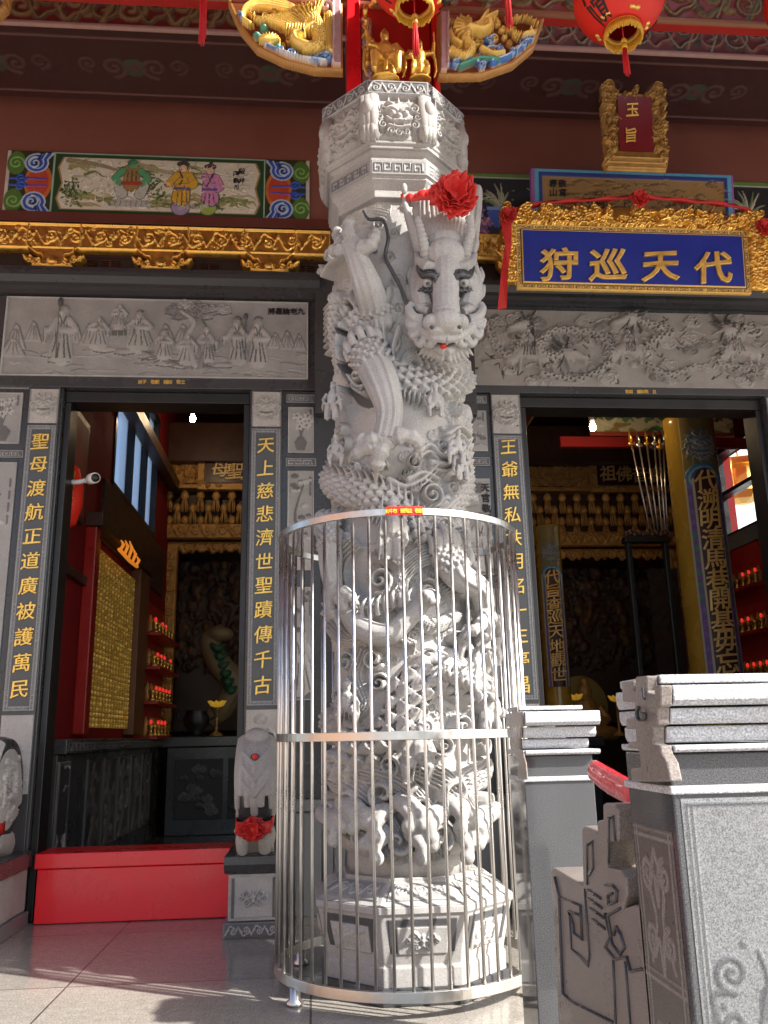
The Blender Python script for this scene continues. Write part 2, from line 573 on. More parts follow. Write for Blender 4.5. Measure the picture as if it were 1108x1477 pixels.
    def noise(s, amp, n=900, rmin=.004, rmax=.02, seed=1):
        r = random.Random(seed)
        for _ in range(n):
            s.blob(r.uniform(0, s.w), r.uniform(0, s.h), r.uniform(rmin, rmax), r.uniform(rmin, rmax), amp * r.uniform(-1, 1), r.uniform(0, 3), mode='add')
    def mesh(s, name, m, place, parent=None, skirt=.02, smooth=True, wrap=False, flip=False):
        X, Y, H, C = s.X, s.Y, s.H, s.C
        if not wrap and skirt:
            X = np.pad(X, 1, 'edge'); Y = np.pad(Y, 1, 'edge'); H = np.pad(H, 1, constant_values=-skirt)
            C = np.pad(C, ((1, 1), (1, 1), (0, 0)), 'edge')
        ny, nx = X.shape
        V = place(X.ravel(), Y.ravel(), H.ravel())
        idx = np.arange(ny * nx).reshape(ny, nx)
        if flip: idx = idx[:, ::-1]
        q = np.stack([idx[:-1, :-1], idx[:-1, 1:], idx[1:, 1:], idx[1:, :-1]], -1).reshape(-1, 4)
        me = bpy.data.meshes.new(name)
        me.vertices.add(len(V)); me.vertices.foreach_set('co', V.astype(np.float32).ravel())
        me.loops.add(q.size); me.loops.foreach_set('vertex_index', q.ravel().astype(np.int32))
        me.polygons.add(len(q))
        me.polygons.foreach_set('loop_start', (np.arange(len(q)) * 4).astype(np.int32))
        me.update(calc_edges=True)
        at = me.color_attributes.new('Col', 'FLOAT_COLOR', 'POINT')
        cc = np.concatenate([C.reshape(-1, 3), np.ones((ny * nx, 1))], 1)
        at.data.foreach_set('color', cc.astype(np.float32).ravel())
        me.validate()
        return link(name, me, m, parent, smooth)

def on_wall(x0, z0, Y):
    """sheet standing on a wall that faces -y, its lower left corner at x0, z0"""
    return lambda X, Yy, H: np.stack([x0 + X, Y - H, z0 + Yy], -1)

def px_rel(rl, x0, z0, Y):
    """photograph point to sheet point"""
    def f(px, py):
        p = U(px, py, Y)
        return (p.x - x0, p.z - z0)
    return f

# ================================================================== the setting
YW = 4.76
SHADE_Z = 3.6  # lower edge of the added boards that shade the column
g = MB().box(-900, 900, -900, 900, -.9, -.7).build('ground', mat('plaza concrete', (.34, .33, .31), .85, var=.2, vs=.8, bump=.1, speck=.15), None)
g['kind'] = 'structure'
g = MB().box(-9, 9, 1.2, 4.9, -.695, 0).build('porch_floor', M['floor'], None)
g['kind'] = 'structure'
g = MB().box(-9, 9, 4.902, 11.4, -.695, 0).build('interior_floor', mat('dark interior floor', (.09, .075, .07), .22, speck=.2, var=.1), None)
g['kind'] = 'structure'
_m = MB()
for i in range(4):
    _m.box(-3.4, .4, 1.198 - .3 * (i + 1), 1.198 - .3 * i, -.698, -.14 * (i + 1))
g = _m.build('stairs', M['stone_mid'], None, bevel=.006)
g['kind'] = 'structure'

nb = thing('side_wing', (-8, 0, -.7), 'tan brick side wing of the temple left of the porch, outside the view', 'building')
MB().box(-9.5, -7.5, -9, 4.5, -.7, 4.2).build('wall', mat('tan brick wall', (.34, .2, .13), .8, var=.25, vs=3, speck=.2, ss=30), nb)
MB().box(-9.8, -7.2, -9.3, 4.6, 4.2, 4.5).build('roof', mat('orange roof tile', (.4, .14, .05), .6, var=.2), nb)

# ================================================================== carving motifs
LT, MID, DK = (.40, .39, .38), (.24, .24, .24), (.085, .085, .09)

def lion_mask(r, cx, cy, s, h=.012, col=None, ink=None):
    r.blob(cx, cy, s * .36, s * .3, h * .9, col=col)
    r.blob(cx, cy + s * .18, s * .3, s * .16, h * .7, col=col, base=h * .5)
    for k in (-1, 1):
        r.blob(cx + k * s * .14, cy + s * .07, s * .085, s * .07, h * .5, col=col, base=h * .9)
        r.blob(cx + k * s * .14, cy + s * .07, s * .035, s * .035, h * .2, col=ink, base=h * 1.35)
        r.stroke([(cx + k * s * .04, cy + s * .13), (cx + k * s * .16, cy + s * .2), (cx + k * s * .28, cy + s * .16)], s * .045, s * .02, h * .5, ink, base=h * .9)
        r.spiral(cx + k * s * .34, cy + s * .2, s * .1, 1.3, 1.57, -k, s * .03, h, col)
        r.spiral(cx + k * s * .4, cy + s * .0, s * .1, 1.3, 1.57, -k, s * .03, h, col)
        r.spiral(cx + k * s * .34, cy - s * .2, s * .1, 1.3, 1.57, -k, s * .03, h, col)
        r.spiral(cx + k * s * .16, cy - s * .36, s * .09, 1.3, 3.14, k, s * .028, h, col)
        r.stroke([(cx + k * s * .1, cy + s * .3), (cx + k * s * .22, cy + s * .38), (cx + k * s * .2, cy + s * .46)], s * .05, s * .015, h, col)
        r.stroke([(cx + k * s * .12, cy - s * .12), (cx + k * s * .1, cy - s * .22)], s * .025, s * .006, h * .5, col, base=h * 1.0)
    r.blob(cx, cy - s * .01, s * .08, s * .07, h * .7, col=col, base=h * .9)
    r.stroke([(cx - s * .26, cy - s * .04), (cx - s * .14, cy - s * .12), (cx, cy - s * .1), (cx + s * .14, cy - s * .12), (cx + s * .26, cy - s * .04)], s * .035, s * .035, h * .5, col, base=h * .8)
    r.stroke([(cx - s * .2, cy - s * .16), (cx, cy - s * .19), (cx + s * .2, cy - s * .16)], s * .04, s * .04, -h * .7, ink, mode='add')
    r.stroke([(cx - s * .22, cy - s * .22), (cx, cy - s * .27), (cx + s * .22, cy - s * .22)], s * .04, s * .04, h * .5, col, base=h * .7)
    r.spiral(cx, cy - s * .4, s * .09, 1.3, 1.57, 1, s * .028, h, col)
    r.stroke([(cx, cy + s * .34), (cx, cy + s * .48)], s * .06, s * .015, h, col)

def scroll_flower(r, cx, cy, s, h=.01, col=None):
    for k in (-1, 1):
        r.spiral(cx + k * s * .5, cy + s * .22, s * .26, 1.5, 1.57, k, s * .06, h, col, tail=[(cx, cy - s * .3), (cx + k * s * .2, cy + s * .2)])
        r.spiral(cx + k * s * .42, cy - s * .28, s * .22, 1.5, -1.57, -k, s * .055, h, col, tail=[(cx, cy + s * .1), (cx + k * s * .1, cy - s * .3)])
        r.stroke([(cx + k * s * .2, cy), (cx + k * s * .5, cy - s * .05), (cx + k * s * .8, cy + s * .1)], s * .06, s * .02, h, col)
        r.spiral(cx + k * s * .82, cy + s * .0, s * .16, 1.2, 1.57, k, s * .05, h, col)
    r.blob(cx, cy, s * .16, s * .16, h * 1.3, col=col)
    r.blob(cx, cy + s * .2, s * .12, s * .16, h * 1.1, col=col)

def vine_band(r, x0, x1, y, hgt, h, col, w=None, pitch=None, mode='max'):
    p = pitch or hgt * 1.25
    n = max(1, int(round((x1 - x0) / p))); p = (x1 - x0) / n
    w = w or hgt * .09
    for i in range(n):
        cx = x0 + (i + .5) * p; k = 1 if i % 2 else -1
        r.spiral(cx, y + k * hgt * .05, hgt * .36, 1.5, -k * 1.57, k, w, h, col, tail=[(cx - p * .62, y + k * hgt * .4), (cx - p * .25, y - k * hgt * .42)], mode=mode)
        r.stroke([(cx + p * .28, y - k * hgt * .05), (cx + p * .42, y - k * hgt * .42)], w * 1.3, w * .4, h, col, mode=mode)
        r.stroke([(cx - p * .35, y - k * hgt * .1), (cx - p * .45, y + k * hgt * .12)], w * 1.3, w * .4, h, col, mode=mode)

def robed(r, cx, y0, H, face=1, h=.016, col=LT, ink=MID, staff=None, hat=True, lean=0.0, sit=False):
    """a carved old man in a robe, H tall"""
    w = H * (.2 if not sit else .3)
    tx = cx + lean * H
    r.stroke([(cx, y0 + H * .08), (cx + lean * H * .5, y0 + H * .4), (tx, y0 + H * .74)], w, w * .55, h, col)
    for k in (-.6, -.2, .25, .6):
        r.stroke([(cx + k * w * 1.3, y0 + H * .02), (cx + k * w * .8, y0 + H * .3), (tx + k * w * .5, y0 + H * .62)], H * .013, H * .009, -h * .45, ink, mode='add')
    r.blob(tx, y0 + H * .87, H * .085, H * .1, h * 1.1, col=col)
    r.stroke([(tx + face * H * .03, y0 + H * .8), (tx + face * H * .05, y0 + H * .66)], H * .04, H * .012, h * .35, (.46, .45, .44), base=h)
    if hat:
        r.blob(tx, y0 + H * .96, H * .085, H * .055, h * 1.2, col=ink)
    for k in (-1, 1):
        e = (tx + face * H * .16 + k * H * .1, y0 + H * .5)
        r.stroke([(tx + k * w * .5, y0 + H * .7), (tx + k * w * .95, y0 + H * .52), e], H * .055, H * .075, h * .8, col, base=h * .3)
        r.stroke([e, (e[0] + k * H * .02, e[1] - H * .2)], H * .06, H * .03, h * .7, col, base=h * .2)
        r.stroke([(e[0] - H * .05, e[1]), (e[0] - H * .03, e[1] - H * .2)], H * .01, H * .01, -h * .4, ink, mode='add')
    r.stroke([(tx - H * .05, y0 + H * .76), (tx, y0 + H * .62), (tx + H * .05, y0 + H * .76)], H * .012, H * .012, -h * .4, ink, mode='add')
    if staff is not None:
        r.stroke([(cx + staff * H, y0), (cx + staff * H, y0 + H * 1.02)], H * .018, H * .018, h * 1.3, ink)
        r.blob(cx + staff * H, y0 + H * 1.02, H * .05, H * .08, h * 1.3, col=DK)

def peak(r, cx, y0, w, H, h=.006, col=LT, ink=MID):
    P = [(cx - w, y0), (cx - w * .5, y0 + H * .6), (cx - w * .15, y0 + H), (cx + w * .2, y0 + H * .88), (cx + w * .6, y0 + H * .45), (cx + w, y0)]
    r.poly(P, h, col)
    for i in range(len(P) - 1):
        r.stroke([P[i], P[i + 1]], .004, .004, h * .4, ink, mode='add')
    for k in (-.3, .05, .3):
        r.stroke([(cx + k * w * .6, y0 + H * .75), (cx + k * w, y0 + H * .4), (cx + k * w * 1.6, y0 + H * .1)], .005, .002, -h * .5, ink, mode='add')

def dragon_line(r, pts, rad, h=.016, col=LT, ink=DK, head=1):
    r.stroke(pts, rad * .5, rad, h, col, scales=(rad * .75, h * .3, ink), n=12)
    P = spline(pts, 12)
    for i in range(4, len(P) - 2, 4):
        d = P[i + 1] - P[i - 1]; d /= max(np.hypot(*d), 1e-9); nn = np.array((-d[1], d[0]))
        r.stroke([P[i] + nn * rad * .8, P[i] + nn * rad * 1.5 - d * rad * .5], rad * .25, rad * .06, h * .8, col)
    e = P[-1]
    r.blob(e[0], e[1], rad * 1.9, rad * 1.5, h * 1.4, col=col)
    r.stroke([e, e + np.array((head * rad * 2.4, -rad * .9))], rad * 1.1, rad * .8, h * 1.5, col)
    for k in (-1, 1):
        r.stroke([e + np.array((-head * rad * .2, rad * .8)), e + np.array((-head * rad * 2.2, rad * (1.4 + k * .5))), e + np.array((-head * rad * 3.4, rad * (2.6 + k)))], rad * .3, rad * .1, h * 1.2, ink)
    for k in range(6):
        a = 1.6 + k * .6
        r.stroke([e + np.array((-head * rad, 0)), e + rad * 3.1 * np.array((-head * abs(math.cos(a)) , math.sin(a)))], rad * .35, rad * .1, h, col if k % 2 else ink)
    r.blob(e[0] + head * rad * .6, e[1] + rad * .3, rad * .35, rad * .3, h * .4, col=ink, base=h * 1.4)

# ================================================================== temple building
temple = thing('temple_building', (.4, YW, 0), 'temple front with dark granite doorways, carved friezes and red brown upper wall, its hall behind', 'temple')
YB = 4.88                                   # upper wall
XL, XR = -2.6, 5.6
# upper wall and structural back of the lintels
MB().box(XL, XR, YB, YB + .2, 3.42, 7.4).build('upper_wall', M['wall_red'], temple)
for x0, x1 in ((XL, -1.43), (-.36, 1.262), (2.795, XR)):
    MB().box(x0, x1, YW + .02, YW + .2, 0, 2.86).build('stone_wall', M['stone_dark'], temple, bevel=.004)
# lintels with the dark polished border of the friezes
MB().box(XL, XR, YW + .005, YW + .3, 2.862, 3.44).build('lintel', M['stone_dark'], temple, bevel=.004)
# door recess lining
for x0, x1 in ((-1.428, -.362), (1.264, 2.793)):
    MB().box(x0, x0 + .035, YW + .06, YW + .22, 0, 2.79).box(x1 - .035, x1, YW + .06, YW + .22, 0, 2.79).box(x0, x1, YW + .06, YW + .22, 2.793, 2.858).build('door_frame', M['black_wood'], temple, bevel=.004)
# cornice above the friezes
prof = [(YB, 3.44), (YW - .03, 3.44), (YW - .03, 3.465), (YW - .055, 3.475), (YW - .055, 3.5), (YW - .09, 3.53), (YW - .09, 3.56), (YW - .06, 3.565), (YW - .06, 3.6), (YB, 3.6)]
MB().prism(prof, XL, .05, 'x').build('cornice', M['stone_dark'], temple)
prof2 = [(a, b - .02 if b < 3.59 else b) for a, b in prof]
MB().prism(prof, .95, XR, 'x').build('cornice', M['stone_dark'], temple)
# post between the bays, behind the dragon column
MB().box(.02, .98, YW - .05, YW + .01, 2.7, 3.62).build('centre_block', M['stone_dark'], temple, bevel=.005)

def small_relief_square(x0, x1, z0, z1, Y, seed, parent, kind='lion'):
    r = Relief(x1 - x0, z1 - z0, .0035, LT)
    s = min(r.w, r.h)
    r.stroke([(s * .02, 0), (s * .02, r.h)], .004, h=.004, col=MID); r.stroke([(r.w - s * .02, 0), (r.w - s * .02, r.h)], .004, h=.004, col=MID)
    if kind == 'lion': lion_mask(r, r.w / 2, r.h * .52, s * .95, .014, LT, MID)
    r.noise(.0015, 200, .004, .012, seed)
    return r.mesh('carved_square', M['stone_v'], on_wall(x0, z0, Y), parent, skirt=.012)

def pillar(x0, x1, text, zt, zb, zchar0, zchar1, vis=True, base_kind=None, px=None):
    p = MB().box(x0, x1, YW, YW + .05, 0, 2.862).build('pillar', M['stone_dark'], temple, bevel=.004)
    w = x1 - x0
    a, b = x0 + .007, x1 - .007
    r = Relief(b - a, zt - zb, .003, (.06, .063, .068))
    H_ = r.h
    r.box(.0, r.w, .0, r.h, .003, (.075, .079, .084))
    fl = (.24, .25, .26)
    for e in (.004, .024, r.w - .024, r.w - .004):
        r.stroke([(e, .004), (e, H_ - .004)], .0022, h=.005, col=fl, prof='flat')
    for e in (.004, .024, H_ - .024, H_ - .004):
        r.stroke([(.004, e), (r.w - .004, e)], .0022, h=.005, col=fl, prof='flat')
    r.fret(.01, H_ - .01, .014, .011, .0032, .005, fl, vert=True, pitch=.024)
    r.fret(.01, H_ - .01, r.w - .014, .011, .0032, .005, fl, vert=True, pitch=.024)
    r.fret(.03, r.w - .03, .014, .011, .0032, .005, fl, pitch=.024)
    r.fret(.03, r.w - .03, H_ - .014, .011, .0032, .005, fl, pitch=.024)
    pn = r.mesh('couplet_panel', M['pillar_v'], on_wall(a, zb, YW - .001), p, skirt=.0)
    t = MB()
    n = len(text)
    for i, ch in enumerate(text):
        z = zchar0 + (zchar1 - zchar0) * i / (n - 1)
        write(t, ch, ((x0 + x1) / 2, YW - .006, z), .093, .006)
    t.build('couplet_writing', M['gold_bright'], pn)
    small_relief_square(x0 + .006, x1 - .006, zt + .012, 2.845, YW - .002, int(x0 * 100), p)
    # carved block under the couplet
    r = Relief(w - .012, zb - .02 - .62, .005, LT)
    for k in range(6):
        r.cloud(rng.uniform(.03, r.w - .03), rng.uniform(.02, r.h - .02), rng.uniform(.03, .05), .01, None, rng.choice((-1, 1)))
    r.mesh('carved_foot', M['stone_v'], on_wall(x0 + .006, .62, YW - .002), p, skirt=.01)
    return p
M['pillar_v'] = mat('etched dark granite', (1, 1, 1), .34, vcol=True, speck=.2, ss=260, var=.08, vs=4)

zc = lambda px, py: U(px, py, YW).z
pillar(-1.615, -1.44, '聖母渡航正道廣被護萬民', zc(60, 613), zc(20, 1026), zc(55, 637), zc(24, 994))
pillar(-.352, -.17, '天上慈悲濟世聖蹟傳千古', zc(387, 618), zc(379, 1018), zc(387, 643), zc(378, 988))
pillar(1.07, 1.255, '王爺無私扶明名一生亭昌', zc(728, 628), zc(745, 1010), zc(735, 645), zc(752, 988))
pillar(2.797, 2.98, '代天宣化護國佑民保安康', zc(728, 628), zc(745, 1010), zc(735, 645), zc(752, 988))

def etched_panel(x0, x1, z0, z1, Y, seed, parent=None):
    """small wall panel with a carved picture in a dark frame"""
    rr = random.Random(seed)
    r = Relief(x1 - x0, z1 - z0, .004, (.3, .3, .3))
    w, h = r.w, r.h
    kind = seed % 3
    ink = (.13, .13, .135)
    if kind == 0:       # flowers in a vase
        r.poly([(w * .35, h * .05), (w * .65, h * .05), (w * .75, h * .22), (w * .6, h * .34), (w * .4, h * .34), (w * .25, h * .22)], .006, ink)
        for k in range(7):
            e = (rr.uniform(.12, .88) * w, rr.uniform(.45, .92) * h)
            r.stroke([(w * .5, h * .33), (w * .5 + (e[0] - w * .5) * .3, h * .5), e], .004, .003, .004, ink)
            for q in range(5):
                r.blob(e[0] + .016 * math.cos(q * 1.256), e[1] + .016 * math.sin(q * 1.256), .012, .009, .006, q * 1.256, col=(.42, .42, .41))
            r.blob(e[0], e[1], .007, .007, .009, col=ink)
    elif kind == 1:     # old tree and rock
        r.stroke([(w * .2, 0), (w * .45, h * .3), (w * .3, h * .55), (w * .6, h * .85)], w * .09, w * .03, .01, ink)
        for k in range(14):
            r.cloud(rr.uniform(.15, .85) * w, rr.uniform(.3, .95) * h, w * rr.uniform(.08, .15), .006, (.4, .4, .39) if k % 2 else ink, rr.choice((-1, 1)))
        r.poly([(0, 0), (w, 0), (w, h * .12), (w * .7, h * .2), (w * .3, h * .1), (0, h * .16)], .006, (.36, .36, .36))
    else:
        robed(r, w * .5, h * .08, h * .55, 1, .01, (.4, .4, .39), ink, staff=.25)
        for k in range(5):
            r.cloud(rr.uniform(.15, .85) * w, rr.uniform(.75, .95) * h, w * .13, .005, ink, rr.choice((-1, 1)))
        r.poly([(0, 0), (w, 0), (w, h * .06), (w * .5, h * .1), (0, h * .06)], .005, ink)
    for k in range(4):
        r.stroke([(w * .86, h * (.93 - k * .05)), (w * .86, h * (.9 - k * .05))], .006, .006, .003, ink)
    r.box(0, .004, 0, h, .006, (.42, .42, .42)); r.box(w - .004, w, 0, h, .006, (.42, .42, .42))
    r.box(0, w, 0, .004, .006, (.42, .42, .42)); r.box(0, w, h - .004, h, .006, (.42, .42, .42))
    return r.mesh('carved_panel', M['stone_v'], on_wall(x0, z0, Y), parent or temple, skirt=.006)

def fret_bar(x0, x1, z0, z1, Y):
    r = Relief(x1 - x0, z1 - z0, .003, (.1, .105, .11))
    fl = (.33, .33, .34)
    for a in (.006, r.w - .006): r.stroke([(a, .006), (a, r.h - .006)], .002, h=.003, col=fl, prof='flat')
    for a in (.006, r.h - .006): r.stroke([(.006, a), (r.w - .006, a)], .002, h=.003, col=fl, prof='flat')
    r.fret(.02, r.w - .02, r.h / 2, r.h * .4, .004, .003, fl, pitch=.05)
    r.mesh('fret_bar', M['pillar_v'], on_wall(x0, z0, Y), temple, skirt=.004)

def panel_column(x0, x1, tops, seed):
    for i, (a, b) in enumerate(tops):
        etched_panel(x0, x1, b, a, YW + .012, seed + i)
Zp = lambda py: U(430, py, YW).z
# between the left couplet and the column
panel_column(-.135, .015, ((Zp(586), Zp(652)), (Zp(678), Zp(822)), (Zp(846), Zp(1010))), 0)
fret_bar(-.15, .03, Zp(580), Zp(567), YW + .014); fret_bar(-.15, .03, Zp(672), Zp(659), YW + .014)
# right of the column
panel_column(.90, 1.045, ((Zp(588), Zp(648)), (Zp(688), Zp(830)), (Zp(850), Zp(1010))), 4)
fret_bar(.88, 1.055, Zp(578), Zp(566), YW + .014); fret_bar(.88, 1.055, Zp(670), Zp(656), YW + .014)
# left edge of the picture
panel_column(-1.86, -1.65, ((Zp(570), Zp(642)), (Zp(668), Zp(1032))), 6)
fret_bar(-1.9, -1.62, Zp(565), Zp(553), YW + .014); fret_bar(-1.9, -1.62, Zp(662), Zp(650), YW + .014)
# low dado between column and pillars
for x0, x1 in ((-.15, .4), (.75, 1.06)):
    MB().box(x0, x1, YW - .05, YW + .01, .0, .5).box(x0, x1, YW - .075, YW + .01, .503, .56).build('dado', M['stone_mid'], temple, bevel=.004)
_t = MB()
for i, ch in enumerate('天官敬獻'):
    write(_t, ch, (1.015, YW + .008, Zp(702) - i * .062), .05, .003, brush=False)
_t.build('panel_writing', M['black'], temple)

# ---------------------------------------------------------------- left frieze: nine old men
x0, x1, z0, z1 = -1.788, -.017, (U(2, 537, YW).z + U(446, 551, YW).z) / 2, (U(10, 424, YW).z + U(444, 440, YW).z) / 2
r = Relief(x1 - x0, z1 - z0, .004, (.29, .292, .295))
q = px_rel(r, x0, z0, YW)
ink = (.11, .11, .11)
sky = (.34, .335, .325); lt = (.33, .332, .335); md = (.2, .2, .205)
for px, py, w, h in ((25, 470, .06, .16), (50, 466, .05, .13), (110, 468, .05, .13), (20, 490, .08, .12), (205, 462, .07, .16), (240, 470, .06, .12), (415, 480, .05, .12), (432, 484, .04, .1), (398, 482, .05, .1), (265, 470, .05, .11), (130, 470, .06, .14), (170, 450, .05, .14), (350, 470, .05, .12)):
    c = q(px, py); peak(r, c[0], c[1] - h * .9, w, h, .004, lt, md)
for k in range(60):
    a = q(rng.uniform(6, 440), rng.uniform(505, 543))
    r.stroke([a, (a[0] + .05, a[1] + rng.uniform(-.01, .015)), (a[0] + .1, a[1] + rng.uniform(-.02, .01))], .004, .002, .004, md if k % 2 else lt)
def man(px, py_top, py_bot, **k):
    t, b = q(px, py_top), q(px, py_bot)
    robed(r, b[0], b[1], t[1] - b[1], col=lt, ink=(.14, .14, .14), **k)
man(88, 438, 518, staff=-.07, face=-1, hat=False)
man(142, 455, 498, sit=True, face=1, hat=False); man(172, 438, 470, face=1, sit=True, hat=False)
man(200, 448, 500, face=-1, sit=True); man(236, 476, 515, face=-1, sit=True)
man(344, 458, 520, staff=.14, face=-1, hat=True, lean=-.04); man(372, 458, 524, face=-1); man(270, 480, 522, sit=True, face=1, hat=False)
man(300, 470, 520, face=1, hat=False, lean=-.05)
# chess table
a, b = q(162, 478), q(184, 486); r.box(a[0], b[0], b[1], a[1], .012, (.12, .12, .12))
for k in range(5): r.stroke([(a[0] + k * .018, b[1]), (a[0] + k * .018, a[1])], .0025, h=.014, col=lt)
# rocks and ground under the men
for px, py in ((150, 505), (180, 508), (215, 515), (240, 525), (262, 528), (290, 522), (320, 528), (75, 512), (85, 520)):
    c = q(px, py); r.blob(c[0], c[1], .07, .022, .008, .1, col=lt); r.stroke([(c[0] - .06, c[1] - .012), (c[0], c[1] - .02), (c[0] + .06, c[1] - .01)], .004, .003, .008, ink)
# pine tree
r.stroke([q(282, 528), q(270, 490), q(280, 465), q(262, 450)], .022, .012, .014, lt, n=10)
r.stroke([q(290, 528), q(300, 485), q(290, 460), q(312, 452)], .02, .01, .014, md, n=10)
for px, py, s in ((252, 447, .055), (268, 440, .05), (288, 444, .06), (305, 448, .05), (322, 447, .05), (258, 456, .04), (296, 455, .045), (276, 452, .05)):
    c = q(px, py); r.cloud(c[0], c[1], s, .01, lt if px % 3 else md, 1 if px % 2 else -1)
    r.stroke([(c[0] - s, c[1] - s * .5), (c[0], c[1] - s * .75), (c[0] + s, c[1] - s * .5)], .005, .004, .008, ink)
# bridge and water
r.stroke([q(200, 505), q(235, 520), q(270, 530), q(330, 532)], .014, .006, .01, md)
for k in range(5): r.stroke([q(205 + k * 18, 520 + k * 3), q(222 + k * 18, 516 + k * 3), q(240 + k * 18, 524 + k * 2)], .005, .004, .01, ink)
r.H *= 1.3
r.noise(.0012, 500, .01, .03, 3)
for a in (0, r.w - .008): r.box(a, a + .008, 0, r.h, .012, (.42, .42, .415))
for a in (0, r.h - .008): r.box(0, r.w, a, a + .008, .012, (.42, .42, .415))
fz = r.mesh('frieze', M['stone_v'], on_wall(x0, z0, YW), temple, skirt=.01)
fz['label'] = 'carved frieze of nine old men in a landscape'
_t = MB()
for i, ch in enumerate('將星論老九'):
    c = U(392 + i * 10.6, 449.5, YW); write(_t, ch, (c.x, YW - .005, c.z), .042, .003, brush=False)
_t.build('frieze_writing', M['black'], fz)

# ---------------------------------------------------------------- right frieze: dragons and riders
x0, x1, z0, z1 = .98, 2.93, U(900, 558, YW).z, U(900, 450, YW).z
r = Relief(x1 - x0, z1 - z0, .0042, (.27, .255, .24))
q = px_rel(r, x0, z0, YW)
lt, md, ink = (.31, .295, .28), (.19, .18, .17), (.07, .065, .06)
for k in range(60):
    c = q(rng.uniform(680, 1110), rng.choice((rng.uniform(525, 552), rng.uniform(455, 500), rng.uniform(455, 552))))
    r.cloud(c[0], c[1], rng.uniform(.03, .065), .009, lt if k % 3 else md, rng.choice((-1, 1)))
for k in range(40):
    c = q(rng.uniform(680, 1110), rng.uniform(460, 545)); L = rng.uniform(.06, .16)
    r.stroke([c, (c[0] + L * .5, c[1] + rng.uniform(-.03, .03)), (c[0] + L, c[1] + rng.uniform(-.04, .04))], .007, .003, .009, rng.choice((lt, md, lt)))
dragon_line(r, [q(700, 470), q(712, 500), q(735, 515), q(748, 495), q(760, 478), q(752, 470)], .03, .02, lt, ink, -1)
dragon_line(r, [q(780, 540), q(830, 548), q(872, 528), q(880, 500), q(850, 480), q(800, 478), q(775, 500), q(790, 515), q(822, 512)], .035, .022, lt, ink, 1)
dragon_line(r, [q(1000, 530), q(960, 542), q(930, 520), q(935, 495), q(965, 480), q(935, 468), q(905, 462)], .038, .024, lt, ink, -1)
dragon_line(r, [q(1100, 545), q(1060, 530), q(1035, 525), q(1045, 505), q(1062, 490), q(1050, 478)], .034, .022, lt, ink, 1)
# riders on beasts
for px, py, hh, f in ((760, 495, .2, 1), (1062, 490, .2, -1), (905, 490, .16, 1)):
    c = q(px, py)
    r.stroke([(c[0] - .11, c[1] - .12), (c[0] - .02, c[1] - .06), (c[0] + .1, c[1] - .1)], .04, .05, .02, lt)
    for k in (-.1, -.05, .06, .1): r.stroke([(c[0] + k, c[1] - .1), (c[0] + k * 1.15, c[1] - .17)], .015, .01, .018, lt)
    robed(r, c[0], c[1] - .09, hh, f, .02, lt, ink, staff=.2 * f)
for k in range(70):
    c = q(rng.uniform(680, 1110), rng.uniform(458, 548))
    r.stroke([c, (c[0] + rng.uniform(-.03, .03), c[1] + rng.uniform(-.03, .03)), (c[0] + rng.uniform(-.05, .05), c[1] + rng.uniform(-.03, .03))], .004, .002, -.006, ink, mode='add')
r.H *= 1.5
r.noise(.0015, 500, .01, .03, 4)
fz = r.mesh('frieze', M['stone_v'], on_wall(x0, z0, YW), temple, skirt=.01)
fz['label'] = 'carved frieze of dragons, riders and clouds'

# tiny gilt dedications on the dark lintels
_t = MB()
for i, ch in enumerate('弟子　敬獻　謹誌　敬立'):
    if ch != '　':
        c = U(202 + i * 6.2, 550.5, YW); write(_t, ch, (c.x, YW + .004, c.z), .026, .002, brush=False)
_x0 = _t.build('lintel_writing', M['gold_bright'], temple)
_t = MB()
for i, ch in enumerate('敬獻　謹誌敬　立'):
    if ch != '　':
        c = U(905 + i * 5.6, 564.5, YW); write(_t, ch, (c.x, YW + .004, c.z), .024, .002, brush=False)
_t.build('lintel_writing', M['gold_bright'], temple)

# ---------------------------------------------------------------- gilded beam with boat shaped brackets
def gold_beam(x0, x1, zb, zt, centres, parent):
    r = Relief(x1 - x0, zt - zb + .075, .005, (1, 1, 1))
    h = zt - zb; o = .075
    r.box(0, r.w, o, o + h, .05)
    for c in centres:
        cx = c - x0
        r.poly([(cx - .14, o), (cx - .1, o - .03), (cx - .07, o - .035), (cx - .06, o - .07), (cx + .06, o - .07), (cx + .07, o - .035), (cx + .1, o - .03), (cx + .14, o)], .05)
        for k in (-1, 1):
            r.stroke([(cx + k * .155, o + h), (cx + k * .155, o + h * .2), (cx + k * .12, o - .01)], .006, .006, .012, base=.05)
    r.stroke([(0, o + h - .008), (r.w, o + h - .008)], .008, h=.012, base=.05)
    r.stroke([(0, o + .012), (r.w, o + .012)], .006, h=.008, base=.05)
    vine_band(r, .02, r.w - .02, o + h * .5, h * .66, .066, None, w=.006, pitch=.15)
    for k in range(int(60 * r.w / 2)):
        r.spiral(rng.uniform(0, r.w), o + rng.uniform(.15, .85) * h, rng.uniform(.012, .024), 1.4, rng.uniform(0, 6), rng.choice((-1, 1)), .0045, .062)
    r.H[r.H < .049] = 0
    b = cut_mesh(r, 'gilded_beam', M['gold'], on_wall(x0, zb - o, YB - .04), parent)
    return b

